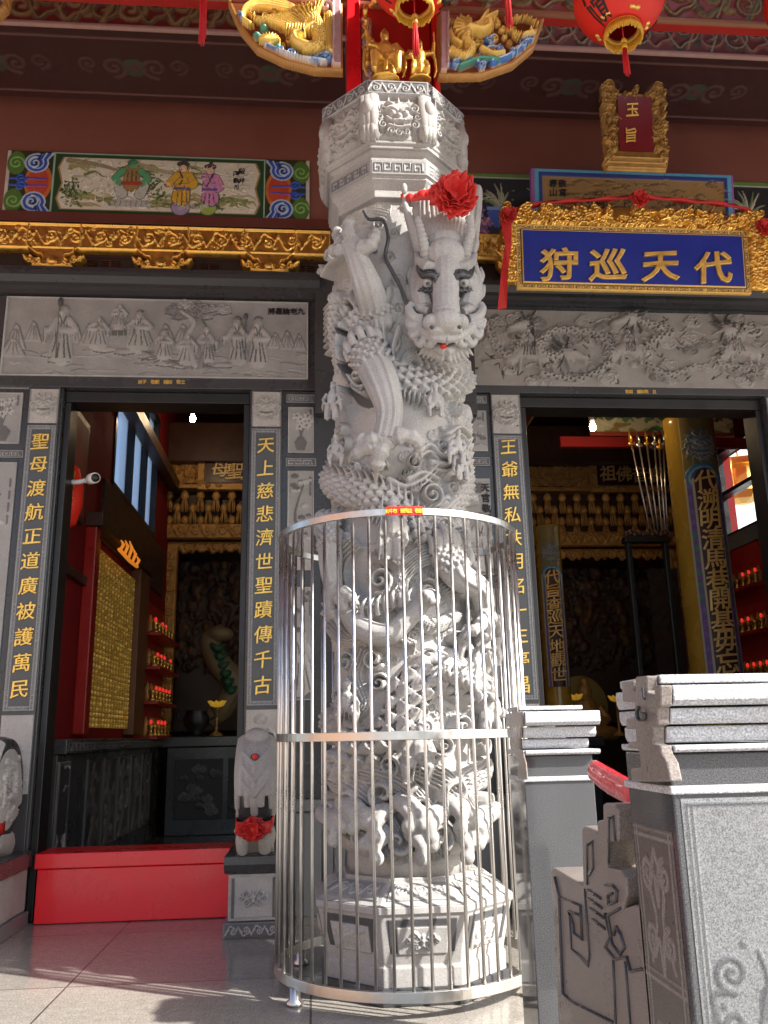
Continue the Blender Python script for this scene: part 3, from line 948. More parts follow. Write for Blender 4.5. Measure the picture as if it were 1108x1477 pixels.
def cut_mesh(r, name, m, place, parent=None, eps=1e-4):
    """sheet whose empty ground is cut away, leaving the thick ornament"""
    X, Y, H, C = r.X, r.Y, r.H, r.C
    ny, nx = X.shape
    s = H > eps
    any_ = s[:-1, :-1] | s[:-1, 1:] | s[1:, 1:] | s[1:, :-1]
    idx = np.arange(ny * nx).reshape(ny, nx)
    q = np.stack([idx[:-1, :-1], idx[:-1, 1:], idx[1:, 1:], idx[1:, :-1]], -1)[any_]
    used = np.unique(q); mp = np.full(ny * nx, -1); mp[used] = np.arange(len(used))
    # empty corners take the colour of a filled neighbour
    for ax, sh in ((0, 1), (0, -1), (1, 1), (1, -1)):
        t = np.roll(s, sh, ax) & ~s
        C[t] = np.roll(C, sh, ax)[t]; s = s | t
    V = place(X.ravel(), Y.ravel(), H.ravel())[used]
    q = mp[q]
    me = bpy.data.meshes.new(name)
    me.from_pydata(V.tolist(), [], q.tolist())
    at = me.color_attributes.new('Col', 'FLOAT_COLOR', 'POINT')
    at.data.foreach_set('color', np.concatenate([C.reshape(-1, 3)[used], np.ones((len(used), 1))], 1).astype(np.float32).ravel())
    return link(name, me, m, parent, True)

def boat_bracket(cx, zt, parent, w=.37, h=.1):
    r = Relief(w + .02, h + .02, .004, (1, 1, 1))
    c = r.w / 2
    P = spline([(c - w * .5, h), (c - w * .42, h * .45), (c - w * .33, h * .3), (c - w * .27, 0), (c, -.0), (c + w * .27, 0), (c + w * .33, h * .3), (c + w * .42, h * .45), (c + w * .5, h), (c + w * .3, h * .68), (c + w * .12, h * .72), (c, h * .95), (c - w * .12, h * .72), (c - w * .3, h * .68)], 4)
    r.poly(P, .07)
    for k in (-1, 1):
        r.spiral(c + k * w * .36, h * .55, .028, 1.3, 1.57, k, .007, .085)
        r.spiral(c + k * w * .2, h * .4, .026, 1.3, 1.57, -k, .006, .085)
        r.stroke([(c + k * w * .46, h * .85), (c + k * w * .3, h * .3), (c + k * .02, h * .25)], .006, .005, .085)
    r.blob(c, h * .5, .03, .03, .02, base=.07)
    cut_mesh(r, 'boat_bracket', M['gold'], on_wall(cx - r.w / 2, zt - h, YB - .03), parent)

Xb = lambda px, py: U(px, py, YB).x
zb_, zt_ = U(230, 363, 4.79).z, U(230, 326, 4.79).z
cs = [Xb(82, 385), Xb(236, 390), Xb(390, 398)]
gold_beam(-2.4, .12, zb_, zt_, [cs[0] - .62] + cs, temple)
for c in [cs[0] - .62] + cs:
    boat_bracket(c, zb_ - .035, temple)
MB().box(-2.5, .2, YB - .012, YB - .003, 3.602, zb_).build('vent_back', M['grille'], temple)
for k in range(3):
    for e in (.13, .27):
        _m = MB()
        for j in range(9):
            z = 3.62 + j * .014
            _m.box(cs[0] + k * .6 + e, cs[0] + k * .6 + e + .11, YB - .03, YB - .014, z, z + .006)
        _m.box(cs[0] + k * .6 + e + .05, cs[0] + k * .6 + e + .06, YB - .031, YB - .013, 3.618, 3.74)
        _m.build('vent_louvre', M['dark_wood'], temple)
gold_beam(.98, 3.6, zb_ + .01, zt_ + .01, [1.35, 1.95, 2.55, 3.15], temple)
for c in (1.35, 1.95, 2.55, 3.15): boat_bracket(c, zb_, temple)
MB().box(.95, 3.7, YB - .012, YB - .003, 3.602, zb_ + .02).build('vent_back', M['grille'], temple)

# ---------------------------------------------------------------- painted panel on the left
x0, x1, _, _ = rect(8, 220, 447, 320, YB)
x0 -= .0
z0, z1 = U(230, 315, YB).z, U(230, 226, YB).z
r = Relief(x1 - x0, z1 - z0, .0038, (.035, .06, .03))
W_, H_ = r.w, r.h
q = lambda u, v: (u * W_, v * H_)
BL, RD, GR, OR, CY = (.03, .08, .42), (.45, .06, .03), (.08, .17, .03), (.5, .14, .03), (.42, .52, .6)
for k in (0, 1):
    f = (lambda u, v: ((1 - u) * W_, v * H_)) if k else q
    s = -1 if k else 1
    P = [f(0, 0), f(.165, 0), f(.165, 1), f(0, 1)]
    r.poly(P, .002, (.03, .035, .015), mode='set')
    r.box(*(sorted((f(0, 0)[0], f(.012, 0)[0]))), 0, H_, .006, (.5, .47, .38))
    c = f(.085, .5)
    r.blob(f(.105, .5)[0], c[1], .085, .14, .003, col=OR, mode='set'); r.blob(f(.105, .5)[0], c[1], .065, .11, .003, col=RD, mode='set')
    for kk in (-1, 1):
        c = f(.03, .5 + kk * .3)
        r.blob(c[0], c[1], .055, .085, .003, col=GR, mode='set')
        r.spiral(c[0], c[1], .05, 1.5, 0, s * kk, .007, .006, (.2, .38, .1))
        c = f(.095, .5 + kk * .31)
        for rr_, cl in ((.075, CY), (.064, BL), (.046, CY), (.037, BL), (.02, (.03, .03, .1))):
            r.blob(c[0], c[1], rr_, rr_ * .95, .004, col=cl, mode='set')
            r.stroke([c, (c[0] + s * .095 * (rr_ / .075), c[1] + kk * .07)], rr_ * .55, rr_ * .12, .004, cl, mode='set', prof='flat')
        r.spiral(c[0] - s * .01, c[1], .045, 1.4, 1.57, kk * s, .006, .008, CY)
        r.spiral(f(.05, .5)[0], f(.05, .5 + kk * .07)[1], .035, 1.4, 0, -kk * s, .008, .008, BL)
        r.stroke([f(.0, .5 + kk * .05), f(.06, .5 + kk * .06), f(.13, .5 + kk * .05)], .01, .006, .006, BL)
# inner picture with a notched frame
def notch(e): return [q(.17 + e, .06 + e * 2), q(.83 - e, .06 + e * 2), q(.845 - e, .25), q(.83 - e, .5), q(.845 - e, .75), q(.83 - e, .94 - e * 2), q(.17 + e, .94 - e * 2), q(.155 + e, .75), q(.17 + e, .5), q(.155 + e, .25)]
r.poly([q(.15, 0), q(.85, 0), q(.85, 1), q(.15, 1)], .004, (.3, .45, .35), mode='set')
r.poly([q(.155, .03), q(.845, .03), q(.845, .97), q(.155, .97)], .004, (.02, .06, .02), mode='set')
r.poly(notch(.01), .006, (.32, .2, .08), mode='set'); r.poly(notch(.016), .007, (.62, .58, .47), mode='set')
CRM = (.62, .58, .47)
for k in range(110):       # hills, grass, foliage
    u = rng.uniform(.2, .8); v = rng.uniform(.16, .34) if k % 3 else rng.uniform(.55, .8)
    if v > .5 and not (.2 < u < .46 or .55 < u < .62): continue
    c = rng.choice([(.22, .25, .08), (.3, .3, .12), (.14, .17, .06), (.36, .3, .14), (.42, .4, .26)])
    r.stroke([q(u, v), q(min(.82, u + .03), v + rng.uniform(-.04, .05)), q(min(.82, u + .06), v - .03)], .012, .004, .008, c, mode='set', prof='flat')
for cx, cy, s, n in ((.21, .38, .05, 60), (.215, .3, .06, 50), (.47, .5, .045, 50), (.5, .36, .04, 30), (.69, .28, .04, 30)):
    for k in range(n):
        u, v = cx + rng.gauss(0, s * .42), cy + rng.gauss(0, s * 2)
        if .18 < u < .82 and .12 < v < .88: r.blob(u * W_, v * H_, .011, .006, .008, rng.uniform(0, 3), col=rng.choice([(.05, .1, .03), (.1, .17, .05), (.16, .22, .08), (.03, .05, .02)]), mode='set', prof='flat')
r.stroke([q(.2, .86), q(.3, .8), q(.36, .72)], .02, .01, .008, (.28, .24, .14), mode='set', prof='flat')
r.stroke([q(.42, .84), q(.5, .74), q(.6, .66), q(.68, .6)], .018, .008, .008, (.36, .32, .2), mode='set', prof='flat')
def person_paint(u, v0, h, robe, under, skin, seated=False, hat=None, f=-1):
    x, y = u * W_, v0 * H_; H2 = h * H_
    def S(a, b, w0, w1, c): r.stroke([(x + p[0] * H2, y + p[1] * H2) for p in a], w0 * H2 * kw, w1 * H2 * kw, .012, c, mode='set', prof='flat')
    kw = .9 if seated else .78
    ou = (.06, .05, .05)
    if seated:
        for w, c in ((1.14, ou), (1, under)): S([(-.2, .1), (-.25, .35), (0, .5)], 0, .13 * w, .15 * w, c); S([(.2, .1), (.25, .35), (0, .5)], 0, .13 * w, .15 * w, c)
        for w, c in ((1.1, ou), (1, robe)): S([(0, .35), (0, .72)], 0, .19 * w, .19 * w, c)
        for w, c in ((1.15, ou), (1, skin)):
            S([(-.2, .7), (-.38, .52), (-.25, .38)], 0, .085 * w, .07 * w, c); S([(.2, .7), (.36, .5), (.2, .36)], 0, .085 * w, .07 * w, c)
        for k in (-1, 0, 1): S([(k * .1, .4), (k * .09, .7)], 0, .018, .018, (.1, .07, .05))
        S([(-.2, .38), (.2, .38)], 0, .05, .05, (.35, .05, .04))
    else:
        for w, c in ((1.1, ou), (1, under)): S([(-.02, .03), (0, .4)], 0, .2 * w, .13 * w, c)
        for w, c in ((1.1, ou), (1, robe)): S([(f * .02, .22), (0, .5), (0, .72)], 0, .2 * w, .14 * w, c)
        for w, c in ((1.18, ou), (1, robe)):
            S([(-.1, .7), (f * .12 - .12, .52), (f * .22, .5)], 0, .08 * w, .07 * w, c); S([(.12, .7), (.2, .5), (f * .1 + .05, .44)], 0, .08 * w, .09 * w, c)
        S([(f * .05, .76), (0, .62), (-.05, .5)], 0, .02, .02, ou); S([(-.13, .42), (.13, .42)], 0, .03, .03, (.1, .08, .25))
        for k in (-.1, 0, .1): S([(k, .06), (k * .7, .34)], 0, .014, .012, ou)
        S([(f * .24, .5), (f * .3, .52)], 0, .03, .03, skin)
    for w, c in ((1.15, ou), (1, skin)): S([(0, .83), (0, .88)], 0, .088 * w, .085 * w, c)
    S([(-.07, .93), (.02, .96), (.07, .93)], 0, .06, .06, hat or ou)
    if not hat: S([(.01, 1.0), (.01, 1.04)], 0, .045, .04, ou)
    for k in (-.035, .035): S([(k + f * .015, .875), (k + f * .02 + .012, .875)], 0, .012, .012, ou)
    S([(f * .02 - .02, .815), (f * .02 + .02, .815)], 0, .01, .01, (.4, .06, .05))
r.poly([q(.335, .14), q(.475, .14), q(.465, .26), q(.35, .26)], .01, (.4, .4, .36), mode='set'); r.poly([q(.35, .26), q(.47, .26), q(.455, .34), q(.365, .34)], .011, (.62, .6, .54), mode='set')
for k in range(8): r.stroke([q(.34 + k * .017, .15), q(.343 + k * .017, .24)], .002, .002, .012, (.1, .1, .09), mode='set')
for k in range(9): r.spiral(.352 * W_ + k * .02 * W_ * .65, .33 * H_, .018, 1.3, k, 1, .004, .013, (.75, .75, .72), mode='set')
person_paint(.408, .28, .62, (.32, .2, .06), (.45, .46, .4), (.1, .34, .16), True, hat=(.06, .2, .1))
person_paint(.575, .13, .78, (.6, .36, .04), (.34, .26, .42), (.72, .5, .36), f=-1)
person_paint(.665, .14, .74, (.55, .24, .42), (.3, .42, .08), (.74, .52, .4), f=1)
for k in range(14): r.spiral(rng.uniform(.56, .66) * W_, rng.uniform(.13, .2) * H_, .014, 1.2, k, 1, .003, .014, (.5, .5, .45), mode='set')
# fine brush lines, washes and wear
for k in range(420):
    u, v = rng.uniform(.19, .81), rng.uniform(.1, .88)
    i0, j0 = int(v * (len(r.y) - 1)), int(u * (len(r.x) - 1))
    c0 = r.C[i0, j0] * rng.choice((.72, .82, 1.18, 1.3)); a = rng.uniform(-.6, .6) + (1.4 if rng.random() < .4 else 0); L = rng.uniform(.01, .035)
    r.stroke([q(u, v), (u * W_ + L * math.cos(a), v * H_ + L * math.sin(a))], .0035, .0015, .013, tuple(np.clip(c0, 0, 1)), mode='set', prof='flat')
pp = r.mesh('painted_panel', M['paint_v'], on_wall(x0, z0, YB - .01), temple, skirt=.015)
pp['label'] = 'painted panel of a seated green figure and two robed visitors'
_t = MB()
for i, ch in enumerate('殿井'):
    c = U(349, 250 + i * 13, YB); write(_t, ch, (c.x, YB - .02, c.z), .042, .002)
for i, ch in enumerate('拜觀月'):
    c = U(341, 253 + i * 10, YB); write(_t, ch, (c.x, YB - .02, c.z), .036, .002)
_t.build('panel_writing', M['black'], pp)
MB().box(-2.55, .16, YB - .05, YB - .003, z0 - .075, z0 - .004).build('panel_rail', mat('maroon rail', (.12, .03, .02), .5, var=.1), temple, bevel=.004)

# right: painted flower panels behind the plaque
def flower_paint(x0, x1, z0, z1, seed):
    rr = random.Random(seed)
    r = Relief(x1 - x0, z1 - z0, .005, (.02, .018, .02))
    w, h = r.w, r.h
    for a, c in ((0, (.12, .25, .05)), (h - .03, (.12, .25, .05))): r.box(0, w, a, a + .03, .006, c)
    for a in (.03, h - .036): r.box(0, w, a, a + .006, .008, (.5, .5, .4))
    for cx in (w * .42, w * .9, w * .1):
        r.poly([(cx - .05, h * .22), (cx + .05, h * .22), (cx + .09, h * .42), (cx + .07, h * .5), (cx - .07, h * .5), (cx - .09, h * .42)], .004, (.05, .1, .42))
        r.box(cx - .09, cx + .09, h * .47, h * .51, .006, (.2, .3, .6))
        for k in range(12):
            a = rr.uniform(-1.2, 1.2); L = h * rr.uniform(.2, .4)
            e = (cx + math.sin(a) * L, h * .5 + math.cos(a) * L)
            r.stroke([(cx, h * .48), ((cx + e[0]) / 2 + .01, (h * .5 + e[1]) / 2 + .02), e], .012, .003, .006, rr.choice([(.3, .33, .2), (.45, .45, .32), (.18, .24, .1)]))
        for k in range(7):
            c = (cx - .14 + rr.uniform(-.05, .05), h * .32 + rr.uniform(-.1, .08))
            for p in range(6): r.blob(c[0] + .022 * math.cos(p * 1.05), c[1] + .022 * math.sin(p * 1.05), .018, .012, .006, p * 1.05, col=rr.choice([(.32, .12, .3), (.5, .3, .5), (.22, .1, .3)]))
            r.blob(c[0], c[1], .01, .01, .01, col=(.6, .4, .1))
    for k in range(30):
        r.blob(rr.uniform(0, w), rr.uniform(.2, .8) * h, .01, .007, .005, col=rr.choice([(.45, .4, .4), (.15, .2, .1)]))
    r.mesh('painted_panel', M['paint_v'], on_wall(x0, z0, YB - .01), temple, skirt=.012)
flower_paint(.95, 1.62, U(720, 352, YB).z, U(720, 252, YB).z, 1)
flower_paint(1.62, 2.5, U(720, 352, YB).z, U(720, 252, YB).z, 2)
flower_paint(2.5, 3.5, U(720, 352, YB).z, U(720, 252, YB).z, 3)
MB().box(.95, 3.6, YB - .05, YB - .003, U(720, 352, YB).z - .07, U(720, 352, YB).z - .004).build('panel_rail', bpy.data.materials['maroon rail'], temple, bevel=.004)

# ---------------------------------------------------------------- painted beams under the porch roof
def scroll_beam(name, Y, zb, zt, x0, x1, base, pats, edge, pitch, label, depth=.18):
    r = Relief(x1 - x0, zt - zb, .007, base)
    w, h = r.w, r.h
    n = int(w / pitch)
    for i in range(n):
        cx = (i + .5) * pitch
        k = 1 if i % 2 else -1
        for a, (cl, cl2) in enumerate(pats):
            xx = cx + (a - .5) * pitch * .5
            kk = k if a else -k
            r.spiral(xx, h * .52 + kk * h * .08, h * .3, 1.5, -kk * 1.57, kk, h * .062, .008, cl, tail=[(xx - pitch * .5, h * .5 + kk * h * .36), (xx - pitch * .2, h * .5 - kk * h * .3)])
            r.spiral(xx, h * .52 + kk * h * .08, h * .3, 1.5, -kk * 1.57, kk, h * .025, .012, cl2, tail=[(xx - pitch * .5, h * .5 + kk * h * .36), (xx - pitch * .2, h * .5 - kk * h * .3)])
            r.blob(xx + pitch * .24, h * .5 - kk * h * .2, h * .1, h * .07, .009, .5, cl)
    r.box(0, w, 0, h * .085, .02, edge); r.box(0, w, h * .92, h, .02, edge)
    o = r.mesh('face_painting', M['paint_v'], on_wall(x0, zb, Y), None, skirt=.005)
    return o
rb = thing('painted_beam', (.4, 4.15, 4.7), 'red beam painted with scrolling cloud pattern running across behind the column top', 'beam')
zA, zA2 = U(420, 55, 4.1).z, U(420, 55, 4.1).z + .32
for x0, x1, c0, pt in ((-2.6, .35, (.17, .025, .018), [((.2, .13, .06), (.3, .2, .09)), ((.1, .07, .04), (.26, .17, .07))]), (.35, 3.9, (.15, .03, .025), [((.07, .055, .04), (.32, .25, .15)), ((.2, .06, .05), (.3, .2, .13))])):
    o = scroll_beam('f', 4.1, zA, zA2, x0 + .002, x1 - .002, c0, pt, (.45, .26, .22), .3, '')
    o.parent = rb; o.data.transform(Matrix.Translation(-rb.location))
MB().box(-2.6, 3.9, 4.104, 4.67, zA + .003, zA2 + .02).build('beam_core', M['red_wood'], rb, bevel=.006)

# its painted underside
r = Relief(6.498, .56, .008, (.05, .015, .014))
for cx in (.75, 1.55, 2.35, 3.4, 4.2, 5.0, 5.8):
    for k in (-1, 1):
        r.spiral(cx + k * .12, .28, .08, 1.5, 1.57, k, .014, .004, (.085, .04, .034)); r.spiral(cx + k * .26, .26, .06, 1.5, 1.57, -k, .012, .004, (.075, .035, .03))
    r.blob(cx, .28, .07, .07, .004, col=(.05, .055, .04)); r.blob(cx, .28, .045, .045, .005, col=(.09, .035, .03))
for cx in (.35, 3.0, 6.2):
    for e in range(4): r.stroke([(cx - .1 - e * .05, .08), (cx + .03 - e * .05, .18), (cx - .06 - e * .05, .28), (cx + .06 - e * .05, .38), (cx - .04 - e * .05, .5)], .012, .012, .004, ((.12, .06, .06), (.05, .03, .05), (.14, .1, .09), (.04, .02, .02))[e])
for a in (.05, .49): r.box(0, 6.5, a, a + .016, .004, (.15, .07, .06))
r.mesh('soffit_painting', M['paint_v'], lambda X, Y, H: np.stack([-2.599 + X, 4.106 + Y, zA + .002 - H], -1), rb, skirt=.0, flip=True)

# the beam carried by the dragon column
fb = thing('painted_beam', (.4, 3.46, 4.9), 'red beam edged in green and gold carried on top of the dragon column', 'beam')
zC = U(400, 5, 3.44).z
o = scroll_beam('f', 3.44, zC, zC + .3, -2.8, 4.2, (.22, .02, .015), [((.25, .17, .06), (.05, .1, .04)), ((.1, .05, .02), (.3, .2, .08))], (.3, .12, .05), .34, '')
o.parent = fb; o.data.transform(Matrix.Translation(-fb.location))
MB().box(-2.8, 4.2, 3.444, 3.5, zC + .003, zC + .35).build('beam_core', M['red_wood'], fb, bevel=.006)
# rafters and roof
roof = thing('porch_roof', (.4, 3.3, 7.0), 'tiled temple porch roof on red rafters above the beams', 'roof')
MB().add([(-6, 1.7, 6.95), (13, 1.7, 6.95), (13, 5.0, 7.2), (-6, 5.0, 7.2), (-6, 1.7, 7.1), (13, 1.7, 7.1), (13, 5.0, 7.35), (-6, 5.0, 7.35)],
         [(0, 3, 2, 1), (4, 5, 6, 7), (0, 1, 5, 4), (2, 3, 7, 6), (0, 4, 7, 3), (1, 2, 6, 5)]).build('roof_deck', M['ceiling'], roof)
for k in range(24):
    xx = -3.8 + k * .37
    MB().box(xx, xx + .08, 1.75, 4.87, 6.8, 6.9).build('rafter', M['red_wood'], roof)
# unseen boards added to shade the upper column, gapped for sun on the capital
MB().box(-6, 2.1, 1.72, 1.8, SHADE_Z, 6.93).build('shade_board', M['red_wood'], roof, bevel=.01)
MB().box(2.102, 3.2, 1.72, 1.8, SHADE_Z, 4.98).build('shade_board', M['red_wood'], roof, bevel=.01)
MB().box(3.202, 13, 1.72, 1.8, SHADE_Z, 6.93).build('shade_board', M['red_wood'], roof, bevel=.01)

# ================================================================== the dragon column
CX, CY = .378, 3.5
RS = .325                                    # mean radius of the carved shaft
col = thing('dragon_column', (CX, CY, 0), 'carved grey granite column wrapped by a high relief dragon, inside the steel cage', 'column')
ZS0, ZS1 = U(590, 1252, 3.2).z, U(565, 292, 3.2).z

def on_cyl(px, py, out=0.0, rad=None):
    """point of the photograph on the carved drum, out metres proud of it"""
    q = (rad or RS) + out
    d = ray(px, py)
    a = d.x * d.x + d.y * d.y; b = -2 * (d.x * CX + d.y * CY); c = CX * CX + CY * CY - q * q
    D = b * b - 4 * a * c
    t = (-b - math.sqrt(D)) / (2 * a) if D > 0 else -b / (2 * a)
    return Vector((0, 0, EYE)) + d * t
HALF = math.pi * RS
def uv(px, py):
    p = on_cyl(px, py)
    th = math.atan2(p.x - CX, CY - p.y)
    return (HALF + RS * th, p.z - ZS0)

sh = Relief(2 * HALF, ZS1 - ZS0, .0036, (.40, .388, .375))
SC = .00265                                  # metres per photo pixel on the drum
def S(pts, w0, w1=None, h=.03, **k): sh.stroke([uv(*p) for p in pts], w0 * SC, (w1 if w1 is not None else w0) * SC, h, **k)
def curl(px, py, r, turns=1.5, a0=0, d=1, w=3.2, h=.03, tail=None, base=0.0):
    c = uv(px, py)
    sh.spiral(c[0], c[1], r * SC, turns, a0, d, w * SC, h, tail=[uv(*t) for t in tail] if tail else None, base=base)
def cloud(px, py, r, h=.03, f=1, base=0.0):
    c = uv(px, py); sh.cloud(c[0], c[1], r * SC, h, None, f, base)
def comb(pts, width, n, h=.03, w=1.6, base=0.0, taper=.6):
    """parallel strands: hair, mane, running water"""
    P = spline(pts, 6)
    T = np.gradient(P, axis=0); T /= np.maximum(np.linalg.norm(T, axis=1), 1e-9)[:, None]
    Nn = np.stack([-T[:, 1], T[:, 0]], 1)
    ww = np.linspace(1, taper, len(P))[:, None] * width
    for i in range(n):
        o = (i / (n - 1) - .5)
        Q = P + Nn * ww * o
        sh.stroke([uv(*p) for p in Q[::2]], w * SC, w * .6 * SC, h * (1 - .8 * abs(o)), base=base, n=3)

# ground of shallow clouds all the way round
for k in range(330):
    x, y = rng.uniform(0, sh.w), rng.uniform(0, sh.h)
    sh.cloud(x, y, rng.uniform(.03, .065), rng.uniform(.008, .018), None, rng.choice((-1, 1)))
for k in range(120):
    x, y = rng.uniform(0, sh.w), rng.uniform(0, sh.h); a = rng.uniform(0, 6)
    sh.stroke([(x, y), (x + .05 * math.cos(a), y + .05 * math.sin(a)), (x + .11 * math.cos(a + .6), y + .11 * math.sin(a + .6))], .011, .004, .022)
# smooth grounds that the photograph shows behind the head and the forelegs
for pts, w in (([(560, 310), (575, 380), (570, 440)], 34), ([(500, 600), (520, 612), (540, 615)], 26), ([(582, 590), (590, 605)], 20), ([(515, 345), (530, 380)], 30)):
    sh.stroke([uv(*p) for p in pts], w * SC, w * SC, .004, mode='set', prof='flat')
for px, py, r in ((560, 365, 12), (575, 398, 13), (577, 440, 14), (560, 450, 11), (545, 318, 14), (568, 330, 10), (575, 470, 9)):
    curl(px, py, r, 1.7, 0, 1, 2.0, .026)
SCL = lambda p, k: (p * SC, k, None)
# the long body, seen in four passes
S([(478, 430), (476, 470), (484, 510), (500, 535)], 17, 19, .05, scales=SCL(11, .014), n=14)
S([(505, 440), (515, 480), (540, 520), (585, 540), (640, 552), (690, 548)], 30, 24, .06, scales=SCL(13, .016), n=14)
S([(690, 600), (700, 640), (690, 690), (640, 740), (600, 770)], 22, 22, .035, scales=SCL(12, .012), n=12)
S([(455, 690), (490, 706), (530, 712), (575, 735), (610, 775), (640, 810)], 26, 26, .06, scales=SCL(13, .016), n=14)
S([(468, 880), (500, 905), (560, 925), (620, 955), (680, 1000)], 26, 32, .055, scales=SCL(15, .016), n=14)
S([(700, 940), (660, 985), (600, 1015), (540, 1065), (480, 1110)], 38, 30, .085, scales=SCL(16, .02), n=14)
S([(470, 1060), (500, 1075), (520, 1110), (500, 1140)], 24, 18, .06, scales=SCL(13, .016), n=12)
# crest of spikes along the back
for pts, sgn in (([(462, 440), (462, 475), (470, 520)], -1), ([(600, 522), (650, 535), (700, 535)], -1), ([(470, 680), (520, 690), (575, 712), (620, 755)], -1), ([(600, 965), (640, 935), (680, 905)], -1), ([(500, 1050), (560, 1025), (610, 985)], -1)):
    P = spline(pts, 5)
    for i in range(1, len(P) - 1):
        d = P[i + 1] - P[i - 1]; d /= np.linalg.norm(d); nn = np.array((d[1], -d[0]))
        S([P[i], P[i] + nn * 8 - d * 6, P[i] + nn * 15 - d * 15], 4.5, 1.2, .05)
# belly plates on the near bend
for pts in ([(530, 545), (570, 562), (620, 575)], [(520, 735), (560, 760), (590, 790)], [(610, 1040), (560, 1085), (505, 1135)]):
    P = spline(pts, 7)
    for i in range(len(P) - 1):
        d = P[i + 1] - P[i]; d /= np.linalg.norm(d); nn = np.array((-d[1], d[0]))
        S([P[i] - nn * 5, P[i], P[i] + nn * 6 + d * 2], 3.4, 2.4, .05)
# flame edged skirt over the shoulder with its dark inner recess
for pts in ([(497, 468), (492, 500), (503, 545), (515, 565), (535, 572)], [(545, 500), (560, 530), (566, 548)], [(508, 545), (520, 560), (536, 555)], [(500, 372), (480, 385), (472, 400)]):
    S(pts, 5, 4, .085)
for px, py, r, d in ((500, 560, 9, 1), (516, 572, 8, -1), (532, 574, 7, 1), (495, 530, 8, -1), (492, 505, 7, 1), (520, 545, 8, 1), (482, 372, 10, 1), (471, 392, 9, -1)):
    curl(px, py, r, 1.3, 1.5, d, 3.2, .09)
S([(523, 395), (538, 440), (545, 480), (552, 510)], 9, 3, .06); S([(560, 415), (552, 460), (556, 505)], 8, 2, .05); S([(575, 470), (566, 500), (570, 520)], 6, 2, .05)
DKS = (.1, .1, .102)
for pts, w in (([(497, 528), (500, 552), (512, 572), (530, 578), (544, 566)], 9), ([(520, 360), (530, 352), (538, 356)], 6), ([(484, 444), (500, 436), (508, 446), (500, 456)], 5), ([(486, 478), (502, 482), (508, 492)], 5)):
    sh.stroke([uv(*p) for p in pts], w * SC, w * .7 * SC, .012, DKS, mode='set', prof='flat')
for pts in ([(492, 500), (490, 520), (499, 538), (512, 548), (510, 560), (520, 566), (530, 556), (528, 546)], [(486, 470), (493, 484), (488, 500)]):
    S(pts, 3.2, 2.6, .075)
# mane combed back above the head and the beard under the jaw
comb([(650, 372), (655, 335), (660, 300), (662, 284)], 64, 17, .06, 2.4, taper=1.3)
comb([(560, 300), (536, 296), (512, 305), (492, 320)], 26, 8, .03, 2.2, taper=.6)
comb([(615, 500), (640, 520), (672, 528), (700, 520)], 40, 11, .05, 2.4, taper=.5)
comb([(600, 505), (575, 525), (560, 545)], 16, 6, .06, 2.2)
# clouds with big eyes at the right side
for px, py, r, d in ((613, 561, 13, 1), (632, 585, 10, -1), (665, 590, 14, 1), (625, 712, 19, 1), (655, 702, 13, -1), (668, 690, 9, 1), (640, 640, 12, -1), (600, 665, 13, 1), (585, 680, 9, -1), (672, 640, 10, 1), (492, 640, 14, -1), (480, 655, 10, 1), (505, 672, 12, 1), (486, 620, 12, -1), (642, 762, 17, 1), (668, 770, 12, -1), (600, 700, 10, -1), (690, 720, 12, 1), (548, 668, 10, 1)):
    curl(px, py, r, 1.7, rng.uniform(0, 6), d, r * .15, .045, base=.008); c = uv(px, py); sh.blob(c[0], c[1], r * .2 * SC, r * .2 * SC, .055)
for pts in ([(600, 655), (622, 640), (640, 655), (665, 660)], [(590, 690), (612, 680), (635, 690)], [(560, 690), (585, 700), (610, 690), (635, 668)], [(625, 665), (650, 668), (668, 655)], [(660, 720), (640, 735), (610, 735)], [(648, 625), (668, 615), (682, 630)]):
    S(pts, 7, 3, .05); S([(p[0], p[1] + 9) for p in pts], 5, 2, .04)
# behind the bars: broad coils, a great scaled fish body and the sea
def flat_zone(y0, y1, h):
    sh.poly([uv(462, y0), uv(520, y0), uv(600, y0), uv(680, y0), uv(728, y0), uv(728, y1), uv(600, y1), uv(462, y1)], h, mode='set')
flat_zone(782, 1245, .006)
for k in range(60):
    cloud(rng.uniform(465, 725), rng.uniform(800, 1120), rng.uniform(12, 20), .014, rng.choice((-1, 1)))
for pts, w, n in (([(505, 778), (482, 806), (482, 846), (512, 872), (552, 872), (578, 846), (568, 812), (536, 800)], 30, 8), ([(640, 792), (602, 806), (576, 838), (588, 880), (628, 902), (664, 886)], 30, 8), ([(640, 780), (672, 800), (712, 792)], 24, 6),
        ([(646, 852), (680, 832), (716, 850), (712, 888)], 24, 6), ([(470, 900), (500, 925), (552, 918), (600, 930)], 22, 6), ([(700, 905), (712, 960), (704, 1020), (716, 1060)], 24, 6), ([(676, 930), (690, 985), (684, 1050)], 20, 5), ([(520, 935), (508, 975), (522, 1015), (498, 1040)], 22, 6)):
    comb(pts, w, n, .055, 2.6, taper=.55, base=.006)
S([(712, 1020), (672, 978), (630, 968), (592, 1000), (566, 1050), (520, 1085), (478, 1105)], 40, 26, .075, scales=SCL(19, .02), n=16)
S([(466, 1040), (492, 1052), (512, 1086), (500, 1120)], 22, 18, .06, scales=SCL(16, .016), n=12)
P = spline([(700, 985), (660, 946), (620, 944), (584, 976), (556, 1028)], 5)
for i in range(1, len(P) - 1):
    d = P[i + 1] - P[i - 1]; d /= np.linalg.norm(d); nn = np.array((d[1], -d[0]))
    S([P[i], P[i] + nn * 9 - d * 8, P[i] + nn * 17 - d * 20], 5, 1.4, .06)
